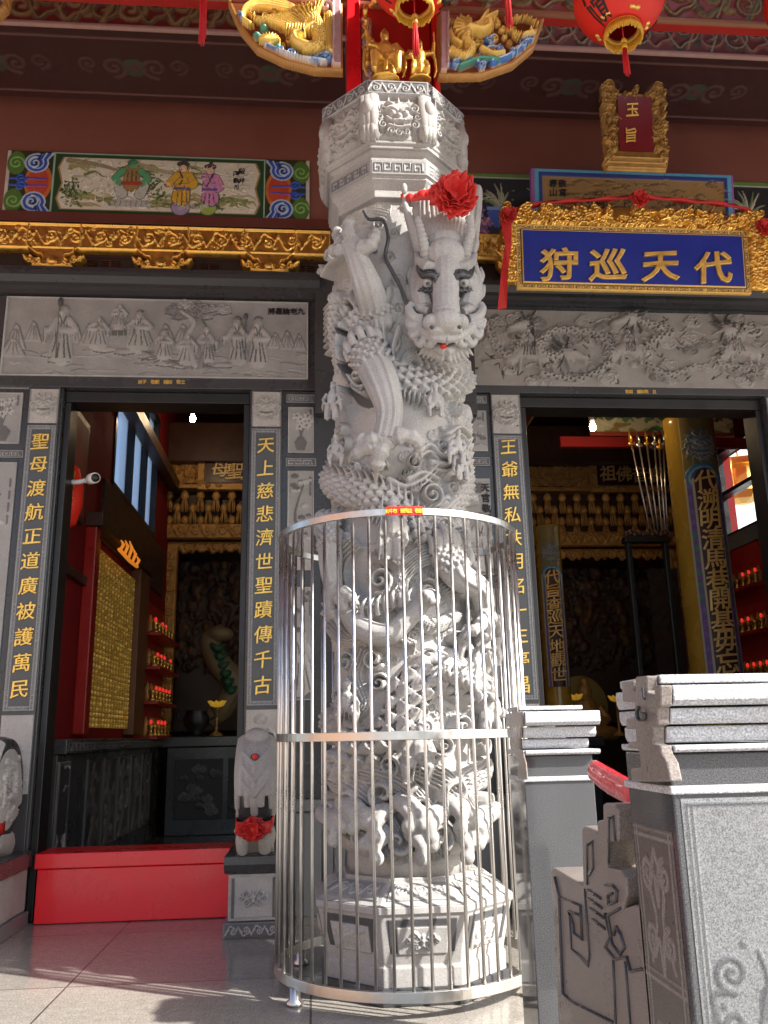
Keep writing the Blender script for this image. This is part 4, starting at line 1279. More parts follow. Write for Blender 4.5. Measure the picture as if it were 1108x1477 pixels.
for px, py, r, d in ((548, 836, 20, 1), (618, 852, 17, -1), (690, 862, 15, 1), (500, 955, 16, 1), (538, 950, 15, -1), (488, 1005, 15, 1), (546, 985, 13, 1), (668, 1048, 16, -1), (700, 1075, 15, 1), (640, 1075, 15, 1), (606, 1090, 15, -1), (560, 1105, 14, 1), (500, 868, 13, 1), (660, 918, 13, -1)):
    curl(px, py, r, 1.5, rng.uniform(0, 6), d, r * .2, .05, base=.015)
# the sea at the foot
for pts in ([(470, 1120), (520, 1150), (560, 1195), (590, 1245)], [(520, 1110), (576, 1130), (622, 1178), (650, 1240)], [(600, 1105), (650, 1130), (690, 1180), (706, 1225)], [(476, 1180), (520, 1212), (560, 1245)], [(728, 1100), (676, 1135), (630, 1185), (610, 1240)]):
    comb(pts, 34, 7, .055, 3.2, taper=.7, base=.006)
for px, py, r, d in ((500, 1160, 24, 1), (552, 1146, 24, -1), (606, 1160, 22, 1), (660, 1146, 24, -1), (704, 1160, 20, 1), (636, 1208, 20, 1), (574, 1214, 20, -1), (516, 1212, 20, 1), (690, 1208, 18, -1)):
    curl(px, py, r, 1.15, rng.uniform(0, 6), d, r * .26, .06, base=.015)
for k in range(40):                        # same sea on the far side
    x, y = rng.uniform(0, sh.w), rng.uniform(0, .45)
    if abs(x - HALF) > RS * 1.25: sh.spiral(x, y, rng.uniform(.03, .05), 1.3, rng.uniform(0, 6), rng.choice((-1, 1)), .012, .06)
sh.H += .001 * np.sin(sh.H * 2 * math.pi / .011)
sh.noise(.0013, 1800, .004, .014, 9)
def rad_prof(z):
    t = z / (ZS1 - ZS0)
    return .276 + .004 * np.clip((.62 - t) * 2.2, 0, 1) - .025 * np.clip((.16 - t) / .16, 0, 1) - .06 * np.clip((.03 - t) / .03, 0, 1) ** 2
def place(X, Y, H):
    th = (X - HALF) / RS
    rr = rad_prof(Y) + H
    return np.stack([CX + rr * np.sin(th), CY - rr * np.cos(th), ZS0 + Y], -1)
shaft = sh.mesh('carved_shaft', M['stone_v'], place, col, skirt=0, wrap=True)

# ---------------------------------------------------------------- dragon head
def hp(px, py, out): return U(px, py, CY - .285 - out)
h = MB()
h.ell(hp(643, 385, .04), (.1, .08, .1))
h.ell(hp(643, 368, .105), (.082, .062, .074)); h.ell(hp(643, 350, .075), (.08, .05, .055))     # domed forehead
h.tube([hp(643, 385, .1), hp(643, 408, .125), hp(643, 432, .15), hp(644, 456, .18)], [.064, .056, .052, .056], 14)
h.ell(hp(644, 464, .2), (.062, .058, .05)); h.ell(hp(644, 450, .2), (.046, .036, .032))    # nose bulb
for j in range(6): h.tube([hp(630 - j * .3, 408 + j * 8, .15 + .009 * j), hp(643, 404 + j * 8, .172 + .009 * j), hp(656 + j * .3, 408 + j * 8, .15 + .009 * j)], [.006, .009, .006], 7)
for k in (-1, 1):
    X = lambda d: 643 + k * d
    h.ell(hp(X(21), 465, .195), (.034, .038, .032)); h.ell(hp(X(12), 478, .195), (.034, .03, .018))
    h.ell(hp(X(24), 405, .09), (.045, .04, .04))                                             # eye socket
    h.tube([hp(X(14), 388, .12), hp(X(26), 386, .125), hp(X(38), 378, .08), hp(X(42), 366, .05)], [.024, .028, .022, .012], 9)   # brow
    h.tube([hp(X(40), 380, .03), hp(X(46), 405, .045), hp(X(45), 430, .07), hp(X(36), 446, .1), hp(X(24), 450, .12)], [.018, .02, .022, .022, .018], 9)  # jaw line
    h.tube([hp(X(30), 400, .05), hp(X(36), 425, .065), hp(X(30), 445, .1)], [.045, .042, .036], 10)
    h.tube([hp(X(0), 489, .185), hp(X(16), 487, .178), hp(X(31), 478, .14), hp(X(42), 464, .1)], [.018, .02, .022, .02], 8)
    for seq, rr_ in (([(34, 462, .12), (46, 458, .12), (53, 446, .1), (50, 438, .09)], (.026, .022, .018, .014)), ([(38, 466, .11), (50, 470, .11), (55, 462, .09)], (.024, .02, .014)), ([(34, 476, .12), (46, 484, .11), (51, 477, .09)], (.024, .02, .013)),
                     ([(26, 484, .14), (36, 496, .12), (43, 492, .1)], (.022, .018, .012)), ([(44, 430, .06), (52, 424, .05), (55, 412, .03)], (.02, .016, .008)), ([(16, 486, .17), (22, 497, .15), (29, 499, .13)], (.02, .016, .01)),
                     ([(46, 410, .04), (52, 398, .03), (50, 386, .02)], (.018, .014, .006))):
        h.tube(spline([hp(X(a), b, o) for a, b, o in seq], 4), rr_, 8)
    h.tube([hp(X(26), 480, .1), hp(X(20), 496, .11), hp(X(0), 508, .135)], [.024, .024, .022], 8)   # lower jaw
    for j in range(6): h.tube([hp(X(3 + 5 * j), 506 - 2 * j, .13 - .006 * j), hp(X(5 + 6 * j), 518 - 2 * j, .11 - .006 * j), hp(X(10 + 6 * j), 528 - 3 * j, .07)], [.011, .009, .003], 6)
    h.tube([hp(X(15), 486, .185), hp(X(15), 499, .17)], [.009, .002], 6)
    for j in range(4): h.tube([hp(X(4 + 8 * j), 488 - j, .185 - .01 * j), hp(X(4 + 8 * j), 494 - j, .178 - .01 * j)], [.006, .004], 6)
# ears laid back, the left one long
h.tube([hp(609, 376, .03), hp(601, 352, .045), hp(592, 322, .045), hp(585, 298, .04), hp(583, 284, .035)], [.014, .02, .019, .015, .008], 8)
h.tube([hp(679, 374, .03), hp(686, 352, .03), hp(687, 332, .02)], [.014, .018, .006], 8)
h.ell(hp(583, 272, .045), (.014, .014, .026))
h.tube([hp(648, 290, -.07), hp(646, 335, -.05), hp(645, 370, -.02)], [.1, .1, .09], 14)
for j in range(17):             # combed mane over the neck
    u = j / 16 - .5
    P_ = spline([hp(645 + u * 66, 372, .07 - .12 * u * u), hp(646 + u * 76 + 3 * math.sin(j), 342, .068 - .16 * u * u), hp(645 + u * 82 - 2 * math.sin(j), 312, .05 - .2 * u * u), hp(645 + u * 88, 284, .025 - .2 * u * u), hp(645 + u * 88, 268, -.015 - .2 * u * u)], 6)
    h.tube(P_, [.007, .0095, .0095, .008], 6)
    h.tube(P_ + np.array((0, .024, 0)), [.02, .026, .026, .026], 7)
head = h.clay('dragon_head', M['stone'], col, .003, 1)
hd = MB()
for k in (-1, 1):
    X = lambda d: 643 + k * d
    pts = spline([hp(X(27), 374, .09), hp(X(31), 354, .125), hp(X(36), 334, .13), hp(X(41 if k < 0 else 33), 314, .12)], 10)
    n = len(pts)
    rr = [(.024 - .01 * i / n) * (1 + .14 * math.sin(i * 1.9)) for i in range(n)]
    MB().tube(pts, rr, 12).build('horn', M['stone'], head, True)
    MB().ell(hp(X(26), 408, .13), .021).build('eye', M['stone'], head, True)
    MB().ell(hp(X(26), 409, .15), (.008, .005, .008)).build('pupil', M['stone_dark'], head, True)
    b = MB()
    b.tube(spline([hp(X(13), 410, .155), hp(X(16), 399, .165), hp(X(24), 396, .165), hp(X(33), 398, .14), hp(X(38), 392, .115), hp(X(41), 382, .09)], 5), [.007, .012, .014, .013, .009, .004], 7)
    b.tube(spline([hp(X(13), 408, .155), hp(X(9), 401, .16), hp(X(14), 396, .17), hp(X(18), 401, .17)], 5), [.009, .01, .008, .005], 7)
    for j in range(6):
        b.tube(spline([hp(X(17 + 3.6 * j), 414 + (j % 2) * 2, .14 - .006 * j), hp(X(19 + 3.8 * j), 419 + (j % 2), .142 - .007 * j), hp(X(23 + 3.8 * j), 418, .135 - .008 * j)], 4), [.007, .006, .002], 6)
        b.tube(spline([hp(X(15 + 4 * j), 398, .168 - .009 * j), hp(X(16 + 4.4 * j), 391, .166 - .01 * j), hp(X(20 + 4.4 * j), 388, .15 - .01 * j)], 4), [.007, .006, .002], 6)
    b.build('eyebrow', M['stone_dark'], head, True)
    MB().ell(hp(X(20), 472, .222), (.009, .008, .007)).build('nostril', M['stone_dark'], head, True)
MB().ell(hp(640, 500, .15), (.014, .02, .011)).build('tongue', M['red_cloth'], head, True)
w = MB()
w.tube(spline([hp(612, 455, .1), on_cyl(588, 440, .06), on_cyl(578, 415, .045), on_cyl(566, 392, .04), on_cyl(556, 370, .04), on_cyl(560, 342, .04), on_cyl(552, 318, .04), on_cyl(532, 316, .04), on_cyl(524, 304, .04)], 8), [.007, .009, .009, .008, .008, .005], 7)
w.build('whisker', M['stone_dark'], head, True)
MB().tube(spline([hp(675, 455, .1), hp(688, 435, .02), hp(691, 410, -.03), hp(687, 390, -.04)], 8), [.008, .009, .004], 7).build('whisker', M['stone_dark'], head, True)

# ---------------------------------------------------------------- legs
def limb(name, seq, radii, toes, voxel=.0033, scaly=.3, tr=.028):
    m = MB()
    m.tube(spline([on_cyl(*p) for p in seq], 6), radii, 12)
    for i, t in enumerate(toes):
        pts = spline([on_cyl(*p) for p in t], 4)
        n = len(pts)
        m.tube(pts, [(tr - tr * .36 * j / n) * (1 + .2 * math.cos(j * 2.0)) for j in range(n)], 9)
        e, d = pts[-1], pts[-1] - pts[-2]; d /= np.linalg.norm(d)
        m.tube([e, e + d * .018 + np.array((0, .006, -.006)), e + d * .03 + np.array((0, .016, -.018))], [.012, .008, .002], 7)
    P = spline([on_cyl(*p) for p in seq], 8)
    L = len(P); rr = np.interp(np.linspace(0, 1, L), np.linspace(0, 1, len(radii)), radii)
    T = np.gradient(P, axis=0); T /= np.linalg.norm(T, axis=1)[:, None]
    Bn = np.cross(T, np.array((P[L // 2][0] - CX, P[L // 2][1] - CY, 0)) / RS); Bn /= np.maximum(np.linalg.norm(Bn, axis=1), 1e-6)[:, None]
    On = np.cross(Bn, T)
    if On[L // 2] @ np.array((P[L // 2][0] - CX, P[L // 2][1] - CY, 0)) < 0: On = -On
    for u in (-.55, .45):                  # sinews standing out along the limb
        Q = P + (On * math.cos(u) + Bn * math.sin(u)) * rr[:, None] * .93
        m.tube(Q[2:], [.012, .01, .008], 6)
    for i in range(1, int(L * scaly)):                # scales on the upper limb
        for u in np.arange(-1.3, 1.4, .42):
            u2 = u + (.21 if i % 2 else 0)
            q = P[i] + (On[i] * math.cos(u2) + Bn[i] * math.sin(u2)) * rr[i]
            m.tube([q - T[i] * .01, q + (On[i] * math.cos(u2) + Bn[i] * math.sin(u2)) * .009 + T[i] * .004, q + (On[i] * math.cos(u2) + Bn[i] * math.sin(u2)) * .004 + T[i] * .014], [.007, .011, .004], 6)
    for k in range(7):                              # flame locks at the shoulder
        u = -1.5 + k * .5
        q = P[0] + (On[0] * math.cos(u) + Bn[0] * math.sin(u)) * rr[0]
        m.tube(spline([q, q - T[0] * .03 + On[0] * .025, q - T[0] * .07 + On[0] * .02 + Bn[0] * .02 * math.sin(k), q - T[0] * .11 + On[0] * .0 + Bn[0] * .035 * math.sin(k)], 4), [.018, .018, .013, .004], 7)
    return m.clay(name, M['stone'], col, voxel, 1)
limb('foreleg', [(544, 452, -.05), (530, 412, .045), (518, 380, .06), (506, 350, .06)], [.066, .062, .05, .042],
     [[(506, 350, .07), (503, 332, .09), (505, 315, .075)], [(510, 352, .07), (528, 358, .1), (538, 348, .1), (542, 336, .08)], [(504, 354, .06), (488, 362, .08), (478, 360, .06)], [(500, 352, .05), (490, 345, .06), (486, 332, .04)]], scaly=.15, tr=.034)
limb('foreleg', [(532, 512, -.03), (552, 556, .07), (562, 595, .095), (556, 634, .1)], [.08, .068, .052, .048],
     [[(552, 632, .11), (532, 636, .13), (516, 634, .11)], [(548, 636, .11), (528, 648, .12), (510, 656, .1)], [(555, 640, .11), (547, 658, .12), (544, 678, .09)], [(562, 634, .1), (582, 628, .12), (600, 634, .1), (606, 648, .07)]], scaly=.22, tr=.036)
limb('hind_leg', [(640, 800, .0), (660, 830, .05), (690, 850, .05), (700, 885, .05)], [.06, .055, .045, .036],
     [[(700, 885, .06), (690, 905, .09), (676, 912, .08)], [(702, 888, .06), (704, 910, .08), (698, 926, .07)], [(704, 884, .05), (716, 898, .06), (719, 915, .04)]])
limb('hind_leg', [(480, 770, 0), (478, 810, .04), (482, 850, .05)], [.05, .044, .034],
     [[(482, 850, .06), (494, 868, .08), (500, 884, .06)], [(480, 852, .06), (478, 874, .07), (484, 890, .06)], [(484, 850, .06), (500, 856, .08), (512, 866, .07)]])

# ---------------------------------------------------------------- carved figures riding the clouds
def figure(px, py, hpx, out=.03, lean=0, arm=1, hat=None, staff=None, ride=False):
    m = MB()
    H = hpx * SC
    Pn = lambda dx, dy, o=0: on_cyl(px + dx * hpx + lean * (-dy) * hpx, py + dy * hpx, out + o * H)
    m.ell(Pn(0, -.84, .06), (.085 * H, .08 * H, .11 * H))
    m.ell(Pn(0, -.83, .13), (.03 * H, .03 * H, .03 * H))
    if hat == 'helm':
        m.tube([Pn(0, -.9, .05), Pn(0, -.98, .05), Pn(0, -1.08, .05)], [.1 * H, .06 * H, .012 * H], 9)
        for k in (-1, 1): m.tube([Pn(k * .08, -.92, .05), Pn(k * .15, -1.0, .04)], [.03 * H, .01 * H], 6)
    elif hat == 'cap':
        m.ell(Pn(0, -.93, .04), (.1 * H, .09 * H, .06 * H)); m.ell(Pn(0, -1.0, .02), (.05 * H, .05 * H, .05 * H))
    else:
        m.ell(Pn(0, -.93, .01), (.08 * H, .07 * H, .06 * H))
    m.tube([Pn(0, -.72, .02), Pn(0, -.6, .05), Pn(0, -.4, .05)], [.1 * H, .15 * H, .14 * H], 10)
    for k in (-1, 1):
        m.tube([Pn(k * .13, -.66, .03), Pn(k * .22, -.5, .08), Pn(k * (.1 if k == arm else .2), -.42, .16)], [.065 * H, .07 * H, .045 * H], 8)
        m.ell(Pn(k * (.1 if k == arm else .2), -.42, .18), .035 * H)
        m.tube([Pn(k * .2, -.46, .1), Pn(k * .24, -.3, .06), Pn(k * .22, -.2, .02)], [.06 * H, .045 * H, .02 * H], 7)     # hanging sleeve
        if ride:
            m.tube([Pn(k * .08, -.38, .06), Pn(k * .2, -.26, .16), Pn(k * .16, -.02, .1)], [.1 * H, .085 * H, .05 * H], 8)
            m.ell(Pn(k * .17, 0, .13), (.05 * H, .08 * H, .035 * H))
        else:
            m.tube([Pn(k * .07, -.4, .04), Pn(k * .1, -.2, .06), Pn(k * .1, 0, .04)], [.12 * H, .11 * H, .1 * H], 8)
            m.ell(Pn(k * .1, 0, .1), (.05 * H, .08 * H, .035 * H))
    for k in (-.14, -.05, .05, .14):
        m.tube([Pn(k * .6, -.45, .14), Pn(k, -.2, .12), Pn(k * 1.2, -.02, .1)], [.018 * H, .02 * H, .016 * H], 5)
    m.tube([Pn(-.14, -.42, .08), Pn(0, -.4, .15), Pn(.14, -.42, .08)], [.03 * H] * 3, 6)
    if staff:
        m.tube([Pn(staff * .22, .02, .14), Pn(staff * .2, -.5, .18), Pn(staff * .16, -1.1, .12)], [.02 * H] * 3, 6)
    m.clay('carved_figure', M['stone'], col, .0036, 1)
figure(628, 600, 46, .05, 0, 1, 'cap', ride=True)
figure(657, 668, 50, .04, .1, -1, None, ride=True)
figure(668, 692, 52, .03, -.1, 1, 'cap')
figure(478, 605, 56, .03, .05, 1, None)
figure(484, 672, 46, .04, 0, -1, 'cap', ride=True)
figure(566, 806, 86, .05, 0, 1, 'helm', staff=-1)
figure(694, 985, 120, -.01, -.05, -1, 'cap')
figure(600, 1130, 90, .045, .1, 1, None, ride=True)
figure(500, 1050, 70, .03, 0, 1, 'cap', ride=True)
figure(680, 838, 62, .04, -.1, -1, 'cap', ride=True)

# foam fingers of the sea and tusked beasts among the waves
def foam(seq):
    m = MB()
    for pts in seq:
        P = spline([on_cyl(*p) for p in pts], 4)
        m.tube(P, [.034, .03, .025, .021, .026], 10); m.ell(P[-1], .028)
    return m
fs = []
for px, py, s in ((508, 1178, 1), (545, 1190, -1), (588, 1176, 1), (626, 1192, -1), (662, 1178, 1), (700, 1190, -1), (606, 1222, 1), (545, 1222, -1), (480, 1195, 1), (672, 1220, 1)):
    fs.append([(px - 14 * s, py - 22, -.02), (px - 4 * s, py - 12, .015), (px + 4 * s, py + 2, .035), (px + 2 * s, py + 16, .035)])
    fs.append([(px - 10 * s, py - 20, -.02), (px + 8 * s, py - 16, .02), (px + 18 * s, py - 4, .03)])
foam(fs).clay('foam', M['stone'], col, .005, 2)
b = MB()       # gaping dragon fish head at the end of the scaled body
b.ell(on_cyl(700, 1018, .02), (.06, .06, .055))
for dx, dy in ((14, 20), (-2, 28), (20, 4)): b.tube(spline([on_cyl(702, 1022, .03), on_cyl(702 + dx, 1024 + dy, .06), on_cyl(702 + dx * 1.3, 1024 + dy * 1.7, .03)], 4), [.03, .022, .01], 8)
for px, py in ((690, 1004), (710, 1006)): b.ell(on_cyl(px, py, .075), .018)
for k in range(6): b.tube(spline([on_cyl(690 - 9 * k, 1000 - 4 * k, .03), on_cyl(682 - 9 * k, 984 - 4 * k, .07), on_cyl(694 - 9 * k, 968 - 4 * k, .05)], 4), [.014, .011, .003], 7)
b.clay('dragon_fish', M['stone'], col, .0036, 1)
b = MB()       # coiled turtle neck and shell lower left
b.tube(spline([on_cyl(500, 870, 0), on_cyl(520, 905, .06), on_cyl(560, 915, .08), on_cyl(590, 890, .08), on_cyl(612, 868, .1)], 6), [.045, .045, .04, .036, .03], 12)
b.ell(on_cyl(618, 862, .11), (.045, .05, .034)); b.tube([on_cyl(622, 866, .14), on_cyl(634, 870, .15)], [.022, .01], 8)
b.ell(on_cyl(614, 856, .155), .012)
for k in range(9): b.tube(spline([on_cyl(502 + 11 * k, 884 + 9 * math.sin(k * .7), .06), on_cyl(500 + 11 * k, 866 + 9 * math.sin(k * .7), .085), on_cyl(508 + 11 * k, 852 + 9 * math.sin(k * .7), .05)], 4), [.012, .009, .003], 6)
b.clay('sea_beast', M['stone'], col, .004, 1)

# ---------------------------------------------------------------- capital
R8 = R(22.5)
def oct_ring(mb, prof): mb.lathe(prof, (CX, CY, 0), 8, R8)
YF = CY - .305
zt = lambda py: U(565, py, YF).z
c22 = math.cos(R8)
ra = lambda a: a / c22                          # apothem -> corner radius
m = MB(); oct_ring(m, [(ra(.31), zt(215)), (ra(.31), zt(142)), (ra(.325), zt(141)), (ra(.325), zt(121)), (ra(.30), zt(117))])
cap = m.build('capital', M['stone'], col, bevel=.003)
m = MB(); oct_ring(m, [(ra(.23), zt(290)), (ra(.23), zt(277)), (ra(.258), zt(275)), (ra(.258), zt(264)), (ra(.285), zt(254)), (ra(.285), zt(250)), (ra(.295), zt(249)), (ra(.295), zt(226)), (ra(.28), zt(225)), (ra(.28), zt(219)), (ra(.318), zt(209)), (ra(.318), zt(206)), (ra(.30), zt(205.5))])
m.build('neck_moulding', M['stone'], cap, bevel=.003)

def face_sheet(r, ap, zmid, k):
    """sheet on face k of an octagon whose faces lie ap from the axis"""
    a = -math.pi / 2 + k * math.pi / 4
    n = np.array((math.cos(a), math.sin(a))); t = np.array((-n[1], n[0]))
    def f(X, Y, H):
        X = X - r.w / 2
        return np.stack([CX + n[0] * (ap + H) + t[0] * X, CY + n[1] * (ap + H) + t[1] * X, zmid - r.h / 2 + Y], -1)
    return f
side = 2 * .31 * math.tan(R8)
rm = Relief(side - .062, zt(147) - zt(203), .0032, LT)
lion_mask(rm, rm.w / 2, rm.h * .52, min(rm.w, rm.h) * 1.05, .026, LT, LT)
for k in range(8): rm.cloud(rng.uniform(.02, rm.w - .02), rng.choice((.02, rm.h - .02)), .02, .01, None, rng.choice((-1, 1)))
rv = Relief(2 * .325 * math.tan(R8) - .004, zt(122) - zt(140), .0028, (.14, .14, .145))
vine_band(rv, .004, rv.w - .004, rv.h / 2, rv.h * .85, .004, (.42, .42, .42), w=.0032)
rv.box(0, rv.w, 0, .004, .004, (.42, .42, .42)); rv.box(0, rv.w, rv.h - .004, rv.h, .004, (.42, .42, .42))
rf = Relief(2 * .295 * math.tan(R8) - .004, zt(229) - zt(249), .0028, (.3, .3, .3))
rf.fret(.012, rf.w - .012, rf.h / 2, rf.h * .55, .005, .004, (.12, .12, .125), pitch=.045)
for k in range(8):
    rm.mesh('lion_mask', M['stone_v'], face_sheet(rm, .3105, (zt(147) + zt(203)) / 2, k), cap, skirt=.006)
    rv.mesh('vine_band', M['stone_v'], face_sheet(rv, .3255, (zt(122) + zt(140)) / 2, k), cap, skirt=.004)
    rf.mesh('key_band', M['stone_v'], face_sheet(rf, .2955, (zt(229) + zt(249)) / 2, k), cap, skirt=.004)
    a = -math.pi / 2 + (k + .5) * math.pi / 4
    p = MB()
    for j in (-1, 0, 1):                          # draped corner pilaster
        q = Vector((CX + math.cos(a + j * .055) * ra(.306), CY + math.sin(a + j * .055) * ra(.306), 0))
        p.tube([q + Vector((0, 0, zt(143))), q + Vector((0, 0, zt(172))), q + Vector((0, 0, zt(204)))], [.028, .03, .024], 8)
        p.tube([q + Vector((0, 0, zt(176))), q + Vector((math.cos(a) * .012, math.sin(a) * .012, zt(190))), q + Vector((math.cos(a) * .006, math.sin(a) * .006, zt(208)))], [.014, .02, .012], 7)
    q = Vector((CX + math.cos(a) * ra(.316), CY + math.sin(a) * ra(.316), (zt(147) + zt(172)) / 2))
    p.ell(q, (.03, .03, .045))
    p.build('corner_drape', M['stone'], cap, True)

# ---------------------------------------------------------------- plinth
zp = lambda py, a=.36: U(598, py, CY - a).z
m = MB(); oct_ring(m, [(ra(.325), zp(1440, .325)), (ra(.325), zp(1396, .325)), (ra(.318), zp(1392, .318)), (ra(.352), zp(1322, .352)), (ra(.36), zp(1318)), (ra(.36), zp(1308))])
pl = m.build('plinth', M['stone'], col, bevel=.004)
m = MB(); oct_ring(m, [(ra(.358), zp(1307.5)), (ra(.34), zp(1302, .34)), (ra(.30), zp(1286, .30)), (ra(.25), zp(1272, .25)), (ra(.25), zp(1266, .25))])
m.build('plinth_top', M['stone'], pl, bevel=.003)
MB().lathe([(.235, zp(1266, .25) - .01), (.235, ZS0 + .05)], (CX, CY, 0), 24).build('neck_drum', M['stone'], pl, True)
m = MB(); oct_ring(m, [(ra(.335), 0), (ra(.335), .055), (ra(.31), .06), (ra(.31), zp(1440, .325) - .002)])
m.build('base_slab', M['stone_dark'], pl, bevel=.004)
# sloping carved faces
z0p, z1p = zp(1390, .318), zp(1324, .352)
def slope_sheet(r, k):
    a = -math.pi / 2 + k * math.pi / 4
    n = np.array((math.cos(a), math.sin(a))); t = np.array((-n[1], n[0]))
    def f(X, Y, H):
        v = Y / r.h
        ap = .318 + .034 * v + .001
        X = (X - r.w / 2) * (.318 + .034 * v) / .335
        return np.stack([CX + n[0] * (ap + H) + t[0] * X, CY + n[1] * (ap + H) + t[1] * X, z0p + .004 + (z1p - z0p - .008) * v], -1)
    return f
for kind in (0, 1):
    r = Relief(2 * .335 * math.tan(R8) - .05, z1p - z0p, .0036, (.07, .07, .075))
    e = .028
    r.box(e, r.w - e, e, r.h - e, .004, LT)
    if kind == 0: scroll_flower(r, r.w / 2, r.h / 2, r.h * .42, .014, LT)
    else:
        for k in range(9): r.cloud(rng.uniform(.06, r.w - .06), rng.uniform(.06, r.h - .05), rng.uniform(.025, .04), .012, LT, rng.choice((-1, 1)))
        r.stroke([(e + .02, r.h * .3), (r.w * .4, r.h * .5), (r.w - .05, r.h * .7)], .014, .008, .016, LT)
    for k in range(kind, 8, 2):
        r.mesh('carved_panel', M['stone_v'], slope_sheet(r, k), pl, skirt=.006)
r = Relief(.24, .1, .0032, (.27, .27, .27))
vine_band(r, .01, r.w - .01, r.h / 2, r.h * .7, .005, LT, w=.005)
def top_sheet(k):
    a = -math.pi / 2 + k * math.pi / 4
    n = np.array((math.cos(a), math.sin(a))); t = np.array((-n[1], n[0]))
    z_a, z_b = zp(1302, .34), zp(1274, .255)
    def f(X, Y, H):
        v = Y / r.h; ap = .336 - .075 * v
        X = (X - r.w / 2) * ap / .335
        zz = np.interp(ap, (.255, .30, .34), (z_b, zp(1286, .30), z_a))
        return np.stack([CX + n[0] * (ap + H * .5) + t[0] * X, CY + n[1] * (ap + H * .5) + t[1] * X, zz + .004 + H * .8], -1)
    return f
for k in range(8): r.mesh('leaf_band', M['stone_v'], top_sheet(k), pl, skirt=.002)

# ================================================================== steel cage round the column
GX, GY, GR = .358, 3.5, .485
cage = thing('steel_cage', (GX, GY, 0), 'round stainless steel guard cage of slim vertical bars standing around the dragon column', 'guard rail')
zc1, zc2, zc3 = U(570, 738, GY - GR).z, U(575, 1061, GY - GR).z, U(580, 1440, GY - GR).z
for z, hh in ((zc1, .026), (zc2, .03), (zc3, .034)):
    MB().lathe([(GR - .008, z - hh / 2), (GR + .008, z - hh / 2), (GR + .008, z + hh / 2), (GR - .008, z + hh / 2), (GR - .008, z - hh / 2)], (GX, GY, 0), 96, cap=False).build('ring', M['steel_band'], cage, False, .002)
NB = 50
bar = None
for i in range(NB):
    a = -math.pi / 2 + 2 * math.pi * (i + .5) / NB
    if bar is None:
        bar = MB().tube([(GX + GR * math.cos(a), GY + GR * math.sin(a), zc3 + .012), (GX + GR * math.cos(a), GY + GR * math.sin(a), zc1 - .008)], .0059, 10).build('bar', M['steel'], cage, True)
        a0 = a
    else:
        b = bar.copy(); COL.objects.link(b); b.parent = cage
        b.location = (GR * (math.cos(a) - math.cos(a0)), GR * (math.sin(a) - math.sin(a0)), 0)
for a in (-148, -35, 35, 145):
    x, y = GX + GR * math.cos(R(a)), GY + GR * math.sin(R(a))
    MB().lathe([(.019, 0), (.03, .001), (.03, .012), (.019, .02), (.019, zc3 - .012)], (x, y, 0), 14).build('leg', M['steel'], cage, True)
a_ = [math.atan2(U(px, 737, GY - GR).x - GX, GR) for px in (556, 609)]
pm = MB(); n = 8
for z in (zc1 - .015, zc1 + .017):
    for rr in (GR + .009, GR + .013):
        for i in range(n + 1):
            t = a_[0] + (a_[1] - a_[0]) * i / n
            pm.v.append((GX + rr * math.sin(t), GY - rr * math.cos(t), z))
N1 = n + 1
for i in range(n):
    A = lambda j: j * N1 + i
    pm.f += [(A(1), A(1) + 1, A(3) + 1, A(3)), (A(0), A(2), A(2) + 1, A(0) + 1), (A(2), A(3), A(3) + 1, A(2) + 1), (A(0), A(0) + 1, A(1) + 1, A(1))]
pm.f += [(0, N1, 3 * N1, 2 * N1), (n, 2 * N1 + n, 3 * N1 + n, N1 + n)]
plate = pm.build('dedication_plate', mat('red enamel plate', (.55, .02, .012), .4, var=0), cage)
_t = MB()
chs = '台中市　曾長益　敬獻'
for i, ch in enumerate(chs):
    if ch == '　': continue
    t = a_[0] + (a_[1] - a_[0]) * (i + .6) / (len(chs) + .2)
    write(_t, ch, (GX + (GR + .014) * math.sin(t), GY - (GR + .014) * math.cos(t), zc1), .017, .002, brush=False)
_t.build('plate_writing', mat('yellow paint', (.85, .6, .05), .5, var=0), plate)

# ================================================================== red bow on the dragon's head
def rosette(name, c, rad, label, n=34, seed=3, squash=1.0, face=(0, -1, 0)):
    rr = random.Random(seed)
    m = MB()
    fz = Vector(face).normalized(); fx = fz.cross(Vector((0, 0, 1))).normalized() * -1; fy = fx.cross(fz) * -1
    if fy.z < 0: fy = -fy
    for k in range(n):
        a = 2 * math.pi * k * .618; lay = math.sqrt((k + .5) / n)
        tilt = .25 + 1.0 * (1 - lay)
        d = fx * math.cos(a) + fy * math.sin(a) * squash
        s = fx * -math.sin(a) + fy * math.cos(a) * squash
        base = Vector(c) + d * rad * .12 * lay
        L = rad * (.55 + .45 * lay) * rr.uniform(.85, 1.12); W = rad * rr.uniform(.3, .46)
        nu, nv = 7, 7
        vs = []; ph = rr.uniform(0, 6)
        for i in range(nu):
            u = i / (nu - 1)
            for j in range(nv):
                v = j / (nv - 1) * 2 - 1
                wd = W * (.25 + .9 * math.sin(min(1, u * .95 + .12) * math.pi * .72))
                fold = rad * .1 * math.sin(v * 5 + ph + u * 2) * (.3 + u) + rad * .16 * abs(v) * (1 if k % 2 else -1) * u
                p = base + d * (L * math.sin(u * 1.35) * math.cos(tilt * (1 - u * .4))) + s * (v * wd) + fz * (L * math.sin(tilt) * u + rad * .5 * (1 - lay) * u + fold - rad * .22 * u * u * lay)
                vs.append(p)
        fs = [(i * nv + j, i * nv + j + 1, (i + 1) * nv + j + 1, (i + 1) * nv + j) for i in range(nu - 1) for j in range(nv - 1)]
        m.add(vs, fs)
    m.ell(c, (rad * .45, rad * .3, rad * .4))
    o = m.build(name, M['red_cloth'], None, True)
    sd_ = o.modifiers.new('cloth', 'SOLIDIFY'); sd_.thickness = .002
    return o
